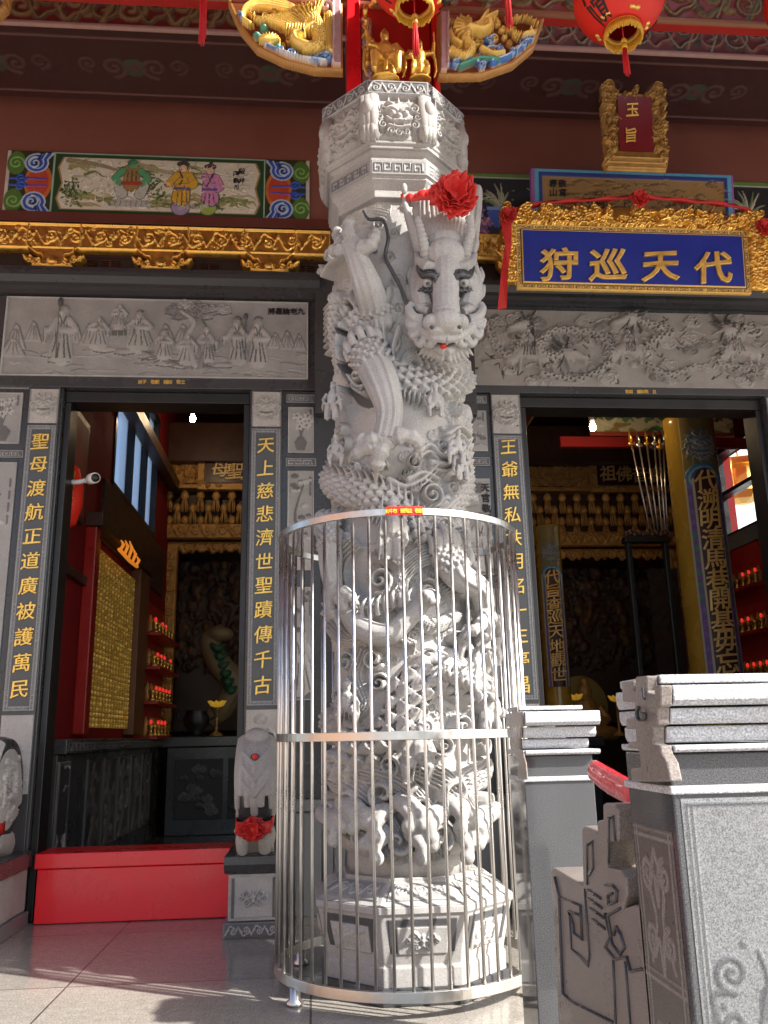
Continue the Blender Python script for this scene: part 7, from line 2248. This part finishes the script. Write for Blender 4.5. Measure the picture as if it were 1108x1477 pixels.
# ---------------------------------------------------------------- gilded shrine canopies with tassels
YS = 9.25
def shrine(x0, x1, ztop, zfr, zbeam, label, chars, cpx, sign_px, tpx, seed, leftpost=True, zbot=.95):
    """canopy: cloud crest, sign, two rows of hanging drops, beam, open carved frame, dark niche"""
    rr = random.Random(seed)
    t = thing('shrine_canopy', ((x0 + x1) / 2, YS, zbeam), label, 'shrine', 'gilded shrines in the hall')
    r = Relief(x1 - x0, ztop - zfr, .009, (1, 1, 1))
    r.box(0, r.w, 0, r.h * .3, .03)
    r.poly([(0, 0), (r.w, 0), (r.w, r.h * .45), (r.w * .72, r.h * .6), (r.w * .55, r.h * .95), (r.w * .3, r.h * .95), (r.w * .15, r.h * .6), (0, r.h * .5)], .03)
    fretwork(r, 0, r.w, .02, r.h * .5, int(110 * r.w), .05, .03, seed, .045); fretwork(r, r.w * .15, r.w * .75, .2, r.h * .85, int(40 * r.w), .05, .03, seed + 1, .045)
    cut_mesh(r, 'cloud_crest', M['gold_old'], on_wall(x0, zfr, YS), t)
    MB().box(x0, x1, YS - .06, YS + .2, zfr - .05, zfr - .004).build('gilded_moulding', M['gold_old'], t, bevel=.006)
    # drops
    for row, (yy, dz) in enumerate(((YS - .03, 0), (YS + .02, .13), (YS + .05, .26))):
        n = int((x1 - x0) / .17)
        for i in range(n):
            x = x0 + (i + .5 + .5 * (row % 2)) * .17
            if x > x1: continue
            z = zfr - .07 - dz
            d = MB().lathe([(.012, 0), (.04, -.03), (.05, -.07), (.028, -.1), (.02, -.115)], (x, yy, z), 8)
            for j in range(6):
                a = j * 1.047; d.tube([(x + .02 * math.cos(a), yy + .02 * math.sin(a), z - .1), (x + .032 * math.cos(a), yy + .032 * math.sin(a), z - .17), (x + .03 * math.cos(a), yy + .03 * math.sin(a), z - .24)], [.012, .011, .006], 4)
            d.build('hanging_drop', M['gold_dim'], t, True)
    MB().box(x0, x1, YS + .1, YS + .3, zbeam, zfr - .05).build('bracket_board', M['dark_wood'], t)
    r = Relief(x1 - x0, .16, .01, (1, 1, 1)); r.box(0, r.w, 0, .16, .01); vine_band(r, 0, r.w, .08, .12, .03, None, w=.014)
    r.mesh('gilded_beam', M['gold_old'], on_wall(x0, zbeam - .08, YS + .02), t, skirt=.1)
    # frame of the niche
    fx0 = x0 + (.02 if leftpost else 0)
    r = Relief(.16, zbeam - .1 - zbot, .01, (1, 1, 1)); r.box(0, .16, 0, r.h, .01); vine_band2 = [r.spiral(.08 + .02 * (-1) ** k, k * .12 + .06, .05, 1.5, k, (-1) ** k, .014, .03) for k in range(int(r.h / .12))]
    if leftpost: r.mesh('niche_post', M['gold_old'], on_wall(fx0, zbot, YS + .1), t, skirt=.08)
    r.mesh('niche_post', M['gold_old'], on_wall(x1 - .18, zbot, YS + .1), t, skirt=.08)
    r = Relief(x1 - x0 - .1, .14, .01, (1, 1, 1)); r.box(0, r.w, .05, .14, .01); vine_band(r, 0, r.w, .07, .12, .03, None, w=.012)
    r.H[r.H < .0099] = 0
    cut_mesh(r, 'niche_header', M['gold_old'], on_wall(x0 + .05, zbeam - .24, YS + .12), t)
    r = Relief(x1 - x0 - .2, zbeam - .2 - zbot, .016, (.05, .025, .015)); 
    fretwork(r, 0, r.w, r.h * .35, r.h, int(120 * r.w), .05, 0, seed + 5, .06)
    for k in range(60): r.blob(rr.uniform(0, r.w), rr.uniform(.4, 1) * r.h, .05, .07, .06, 0, col=rr.choice([(.12, .05, .02), (.07, .03, .02), (.16, .08, .03)]))
    r.mesh('carved_back', M['paint_v'], on_wall(x0 + .1, zbot, YS + .75), t, skirt=.02)
    for xa_ in (x0 + .02, x1 - .1): MB().box(xa_, xa_ + .08, YS + .2, YS + .8, zbot, zbeam - .2).build('niche_side', M['dark_wood'], t)
    # sign
    a, b = U(sign_px[0], sign_px[3], YS - .14), U(sign_px[2], sign_px[1], YS - .14)
    r = Relief(b.x - a.x, b.z - a.z, .007, (1, 1, 1)); r.box(0, r.w, 0, r.h, .02)
    fretwork(r, 0, r.w, 0, r.h, 60, .02, .02, seed + 3, .03); e = .075
    r.box(e, r.w - e, e, r.h - e, .012, None, 'set')
    s = r.mesh('name_board', M['gold_old'], on_wall(a.x, a.z, YS - .1), t, skirt=.04)
    MB().box(a.x + e, b.x - e, YS - .125, YS - .113, a.z + e, b.z - e).build('board_field', M['dark_lacquer'], s, bevel=.003)
    w = MB()
    for ch, (cx, cy) in zip(chars, cpx):
        c = U(cx, cy, YS - .13); write(w, ch, (c.x, YS - .127, c.z), .18, .01)
    w.build('board_writing', M['gold_pale'], s)
    return t
M['gold_dim'] = mat('aged gold drops', (.6, .34, .1), .5, metal=.2, var=.3, vs=10)
M['gold_pale'] = mat('pale gold characters', (.85, .6, .25), .4, metal=.15, var=.1)
zf_, zb2 = U(300, 700, YS).z, U(300, 765, YS).z
shrine(U(233, 720, YS).x, U(430, 720, YS).x, U(300, 628, YS).z, zf_, zb2, "gilded shrine canopy with hanging drops and black sign inside the left doorway", '母聖上天', ((318, 677), (339, 679), (360, 680), (381, 681)), (284, 650, 420, 705), None, 21)
shrine(U(757, 720, YS).x, U(985, 720, YS).x, U(860, 640, YS).z, U(860, 704, YS).z, U(860, 776, YS).z, 'gilded shrine canopy with hanging drops and maroon sign inside the right doorway', '祖佛音觀', ((877, 682), (900, 683), (923, 684), (946, 685)), (855, 660, 975, 708), None, 31)
# altars
def altar(x0, x1, y0, zt_, label, seed):
    t = thing('altar_table', ((x0 + x1) / 2, y0, 0), label, 'altar', 'dark stone altars')
    MB().box(x0 + .05, x1 - .05, y0 + .05, y0 + .6, .002, zt_ - .1).build('body', M['stone_dark'], t, bevel=.006)
    MB().box(x0, x1, y0, y0 + .65, zt_ - .097, zt_).build('top', M['stone_dark'], t, bevel=.01)
    n = max(2, int((x1 - x0) / .5)); w = (x1 - x0 - .2) / n
    for k in range(n):
        rr = random.Random(seed + k)
        r = Relief(w - .05, zt_ - .35, .008, (.03, .03, .032))
        for j in range(16): r.cloud(rr.uniform(.05, r.w - .05), rr.uniform(.05, r.h - .05), rr.uniform(.03, .07), .012, rr.choice(((.06, .06, .06), (.1, .1, .1))), rr.choice((-1, 1)))
        r.mesh('carved_panel', M['stone_v'], on_wall(x0 + .1 + k * w + .025, .14, y0 + .048), t, skirt=.004)
    return t
altar(U(240, 1080, 8.9).x, .3, 8.6, U(290, 1062, 8.6).z, 'dark carved stone altar under the left shrine', 40)
altar(1.5, 2.9, 8.6, U(860, 1062, 8.6).z, 'dark carved stone altar under the right shrine', 50)
# painted dragon coil on the left shrine
dz = thing('painted_dragon', U(320, 1000, 9.2), 'cream and green painted dragon carving coiling inside the left shrine', 'carving')
m = MB(); P = spline([U(322, 905, 9.2), U(302, 925, 9.1), U(318, 960, 9.05), U(338, 985, 9.1), U(322, 1020, 9.1), U(300, 1040, 9.1)], 8)
m.tube(P, [.05, .1, .13, .12, .12, .09], 14); m.ell(U(318, 915, 9.05), (.14, .1, .08))
m.clay('cream_body', mat('cream painted carving', (.2, .15, .08), .5, var=.3), dz, .015, 1)
m = MB()
for k in range(6): m.tube(spline([U(305 + 4 * k, 930 + 12 * k, 9.0), U(314 + 4 * k, 936 + 12 * k, 8.93), U(326 + 3 * k, 930 + 12 * k, 9.0)], 4), [.03, .045, .012], 8)
m.build('green_crest', mat('green painted carving', (.02, .1, .05), .5, var=.2), dz, True)
# small brass lotus lamps on the altars
def lotus_lamp(px, py, Y, label):
    c = U(px, py, Y)
    t = thing('lotus_lamp', c, label, 'lamp', 'brass lotus lamps on the altars')
    m = MB()
    for k in range(8):
        a = k * .785
        m.tube([(c.x, c.y, c.z), (c.x + .05 * math.cos(a), c.y + .05 * math.sin(a), c.z + .03), (c.x + .09 * math.cos(a), c.y + .09 * math.sin(a), c.z + .06)], [.012, .026, .006], 6)
    m.build('petals', mat('lit lotus petals', (.8, .5, .05), .4, var=0, emit=(1, .55, .05), es=.08), t, True)
    zb = U(px, 1062, Y).z
    MB().lathe([(.07, zb - c.z + .003), (.06, zb - c.z + .02), (.014, zb - c.z + .05), (.014, -.02), (.04, 0)], c, 12).build('stem', M['gold_old'], t, True)
lotus_lamp(313, 1020, 8.8, 'small brass lotus lamp on the altar under the left shrine')
lotus_lamp(829, 1010, 8.8, 'small brass lotus lamp on the right altar, left of the seated statue')
lotus_lamp(890, 1012, 8.8, 'small brass lotus lamp on the right altar, right of the seated statue')
# incense burner
c = U(283, 1052, 8.75)
ib = thing('incense_burner', c, 'dark round incense burner standing on the left altar', 'burner')
MB().lathe([(.08, -.06), (.06, -.03), (.12, .03), (.13, .1), (.1, .16), (.115, .18)], c, 20).build('bowl', M['black_wood'], ib, True)
for k in (-1, 1): MB().tube(spline([(c.x + k * .11, c.y, c.z + .08), (c.x + k * .18, c.y, c.z + .12), (c.x + k * .15, c.y, c.z + .2)], 5), .014, 7).build('handle', M['black_wood'], ib, True)
# seated statue with halo
c = U(847, 1040, 9.3)
bs = thing('seated_statue', c, 'dim seated statue before a yellow disc halo on the right altar', 'statue')
hl = MB()
for i in range(40):
    a = i * math.pi / 20
    hl.v.append((c.x + .3 * math.cos(a), c.y + .16, c.z + .15 + .34 * math.sin(a)))
for i in range(40):
    a = i * math.pi / 20
    hl.v.append((c.x + .3 * math.cos(a), c.y + .19, c.z + .15 + .34 * math.sin(a)))
hl.f += [tuple(range(40)), tuple(range(40, 80))[::-1]] + [(i, 40 + i, 40 + (i + 1) % 40, (i + 1) % 40) for i in range(40)]
hl.build('halo', mat('yellow halo', (.3, .2, .04), .5, var=.2), bs)
m = MB()
m.ell((c.x, c.y, c.z + .3), (.075, .075, .1)); m.ell((c.x, c.y, c.z + .42), (.045, .045, .045)); m.tube([(c.x, c.y, c.z + .22), (c.x, c.y, c.z + .05), (c.x, c.y, c.z - .1)], [.1, .16, .2], 12)
for k in (-1, 1):
    m.tube([(c.x + k * .14, c.y, c.z + .14), (c.x + k * .2, c.y - .05, c.z), (c.x + k * .05, c.y - .16, c.z - .03)], [.065, .06, .04], 8); m.tube([(c.x + k * .1, c.y, c.z - .1), (c.x + k * .24, c.y - .12, c.z - .13), (c.x - k * .05, c.y - .18, c.z - .14)], [.09, .08, .06], 8)
m.clay('statue_body', M['gold_old'], bs, .012, 1)
# ---------------------------------------------------------------- yellow columns with couplet boards
def couplet_column(c0, Rc, ztop, label, text, z0, z1, size, face_az, span, mask_z, arch_z, zbot=0.0):
    t = thing('couplet_column', (c0[0], c0[1], zbot), label, 'column', 'yellow lacquer columns with couplet boards')
    MB().lathe([(Rc * 1.15, zbot), (Rc * 1.15, zbot + .1), (Rc, zbot + .14), (Rc, ztop - .08), (Rc * 1.02, ztop - .075), (Rc * 1.02, ztop)], (c0[0], c0[1], 0), 48).build('shaft', M['yellow_col'], t, True, .004)
    Rb = Rc + .012
    w = Rb * span
    r = Relief(w, mask_z + .28 - z1 + size * .9, .006, (.05, .012, .014)); h = r.h; zb = z1 - size * .9
    ar = arch_z - zb
    e = w * .2
    r.box(0, w, 0, h, .004, (.2, .15, .05))
    r.box(0, e, 0, ar, .008, (.16, .1, .3)); r.box(w - e, w, 0, ar, .008, (.16, .1, .3))
    for k in range(int(ar / .1)):
        gcol = (.05, .25, .12) if (k // 6) % 2 else (.22, .12, .4)
        for s in (e * .5, w - e * .5): r.spiral(s, .05 + k * .1, e * .36, 1.4, k, (-1) ** k, e * .13, .012, gcol)
    for s in (e, w - e, .006, w - .006): r.stroke([(s, 0), (s, ar)], .007, h=.013, col=(.45, .4, .3), prof='flat')
    for q_, cl in ((w * .5, (.05, .2, .35)), (w * .4, (.25, .4, .5)), (w * .34, (.03, .1, .3))): r.blob(w / 2, ar, q_, q_ * .8, .01, col=cl, prof='flat')
    r.poly([(e + .01, 0), (w - e - .01, 0), (w - e - .01, ar)] + [(w / 2 + (w / 2 - e - .01) * math.cos(a), ar + (w / 2 - e) * .8 * math.sin(a)) for a in np.linspace(0, math.pi, 14)] + [(e + .01, ar)], .015, (.045, .012, .014), mode='set')
    lion_mask(r, w / 2, mask_z - zb, w * .8, .02, (.26, .26, .26), (.1, .2, .3))
    for k in range(14):
        a = k * .45; r.stroke([(w / 2 + w * .36 * math.cos(a), mask_z - zb + w * .36 * math.sin(a)), (w / 2 + w * .5 * math.cos(a + .2), mask_z - zb + w * .5 * math.sin(a + .2))], .014, .004, .01, (.08, .2, .28) if k % 2 else (.2, .2, .2))
    def pl_(X, Y, H):
        a = face_az + (X - w / 2) / Rb
        q = Rb - .01 + H
        return np.stack([c0[0] + q * np.sin(a), c0[1] - q * np.cos(a), zb + Y], -1)
    bd = r.mesh('couplet_board', M['paint_v'], pl_, t, skirt=.02)
    wt = MB(); n = len(text)
    for i, ch in enumerate(text):
        z = z0 + (z1 - z0) * i / (n - 1); v, f = glyph(ch)
        vs = []
        for p in v:
            a = face_az + p[0] * size / Rb; q = Rb + .012 + (p[2] + .05) * .08
            vs.append((c0[0] + q * math.sin(a), c0[1] - q * math.cos(a), z + p[1] * size))
        wt.add(vs, f)
    wt.build('couplet_writing', M['gold_text'], bd)
    return t
c1 = U(987, 594, 6.6); Rc1 = .2
zz = lambda px, py, Y: U(px, py, Y).z
couplet_column((c1.x + .02, 6.6), Rc1, zz(987, 592, 6.4), 'tall yellow lacquer column with dark couplet board just inside the right doorway', '代溯明清馬巷開基毋忘', zz(1012, 693, 6.4), zz(1038, 955, 6.4), .165, R(-2), 1.55, zz(1005, 642, 6.4), zz(1010, 690, 6.4))
c2 = U(789, 762, 8.5)
couplet_column((c2.x, 8.5), .125, zz(789, 757, 8.4), 'smaller yellow column with couplet board beside the right shrine', '代旨查巡天地觀世', zz(791, 832, 8.37), zz(801, 972, 8.37), .135, R(-8), 1.7, zz(790, 797, 8.37), zz(790, 828, 8.37))
# rack of ceremonial weapons
wk = U(925, 775, 6.9)
rk = thing('weapon_rack', (wk.x, 6.9, 0), 'rack holding a fan of long silver ceremonial weapons beside the yellow column', 'weapon rack')
MB().box(wk.x - .16, wk.x + .24, 6.85, 6.95, wk.z - .05, wk.z + .0).box(wk.x - .14, wk.x - .1, 6.87, 6.93, .002, wk.z - .05).box(wk.x + .18, wk.x + .22, 6.87, 6.93, .002, wk.z - .05).build('stand', M['black_wood'], rk, bevel=.006)
for k, (a, b) in enumerate((((911, 640), (938, 768)), ((922, 642), (945, 768)), ((933, 640), (950, 770)), ((944, 640), (955, 770)), ((951, 645), (960, 770)), ((957, 640), (963, 770)))):
    A, B = U(*a, 6.88), U(*b, 6.88)
    s = MB().tube([A, B], .008, 8).build('weapon_shaft', M['steel'], rk, True)
    MB().tube([A + (A - B).normalized() * .13, A + (A - B).normalized() * .05 , A], [.002, .035, .014], 8, flat=.35).ell(A, (.03, .02, .02)).build('weapon_head', M['steel'] if k % 2 else M['gold'], s, True)
m = MB()
for k in range(10): m.ell(U(908 + rng.uniform(0, 50), 640 + rng.uniform(-8, 8), 6.9), (rng.uniform(.03, .06), .03, rng.uniform(.02, .04)))
m.clay('carved_rail', M['dark_wood'], rk, .008, 1)
m = MB()
for k in range(10): m.ell((wk.x - .14 + k * .038, 6.87, wk.z + .02 + .012 * (k % 2)), (.026, .026, .03))
m.clay('carved_rail', M['dark_wood'], rk, .008, 1)
# partition
MB().box(U(942, 900, 8.7).x, U(985, 900, 8.7).x, 8.7, 8.75, .002, U(950, 820, 8.7).z).build('partition', M['stone_dark'], hall)
# brick pier and gilded lantern outside the right window
bp = U(1043, 700, 8.6)
pr_ = thing('brick_pier', (WX1 + .9, ry1 + .75, -.7), 'red brick pier outside the bright right hand window', 'pier')
MB().box(WX1 + .21, 4.68, 9.2, 9.6, -.7, 5.2).build('brickwork', M['brick'], pr_)
c = UX(1068, 690, WX1 + .9)
gl = thing('gilded_lantern', c, 'ornate gilded lantern hanging outside the bright right hand window', 'lantern')
MB().lathe([(.1, .25), (.3, .2), (.28, .12), (.18, .1), (.18, -.15), (.28, -.2), (.2, -.28), (.06, -.32)], c, 8).build('lantern_body', M['gold_bright'], gl, False, .01)
for k in range(8): 
    a = k * .785; MB().tube([(c.x + .28 * math.cos(a), c.y + .28 * math.sin(a), c.z + .18), (c.x + .33 * math.cos(a), c.y + .33 * math.sin(a), c.z + .05), (c.x + .3 * math.cos(a), c.y + .3 * math.sin(a), c.z - .2)], [.014, .02, .012], 6).build('pendant', M['gold'], gl, True)
MB().tube([(c.x, c.y, c.z + .25), (c.x, c.y, c.z + 1.3)], .01, 6).build('chain', M['gold_old'], gl)
# pale sunlit block added to turn the view through the right window white
sw_ = thing('window_backdrop', (10, 18, -.7), 'pale block added beyond the right hand window of the hall to make its view white', 'building')
MB().box(5.5, 16, 17, 22, -.7, 10).build('wall', mat('pale backdrop', (.75, .74, .7), .8, var=.06), sw_)
MB().box(5.3, 16.2, 16.8, 22.2, 10, 10.3).build('roof', M['red_wood'], sw_)

# ------------------------------------------------------------------ tidy up
bpy.data.objects.remove(_to)
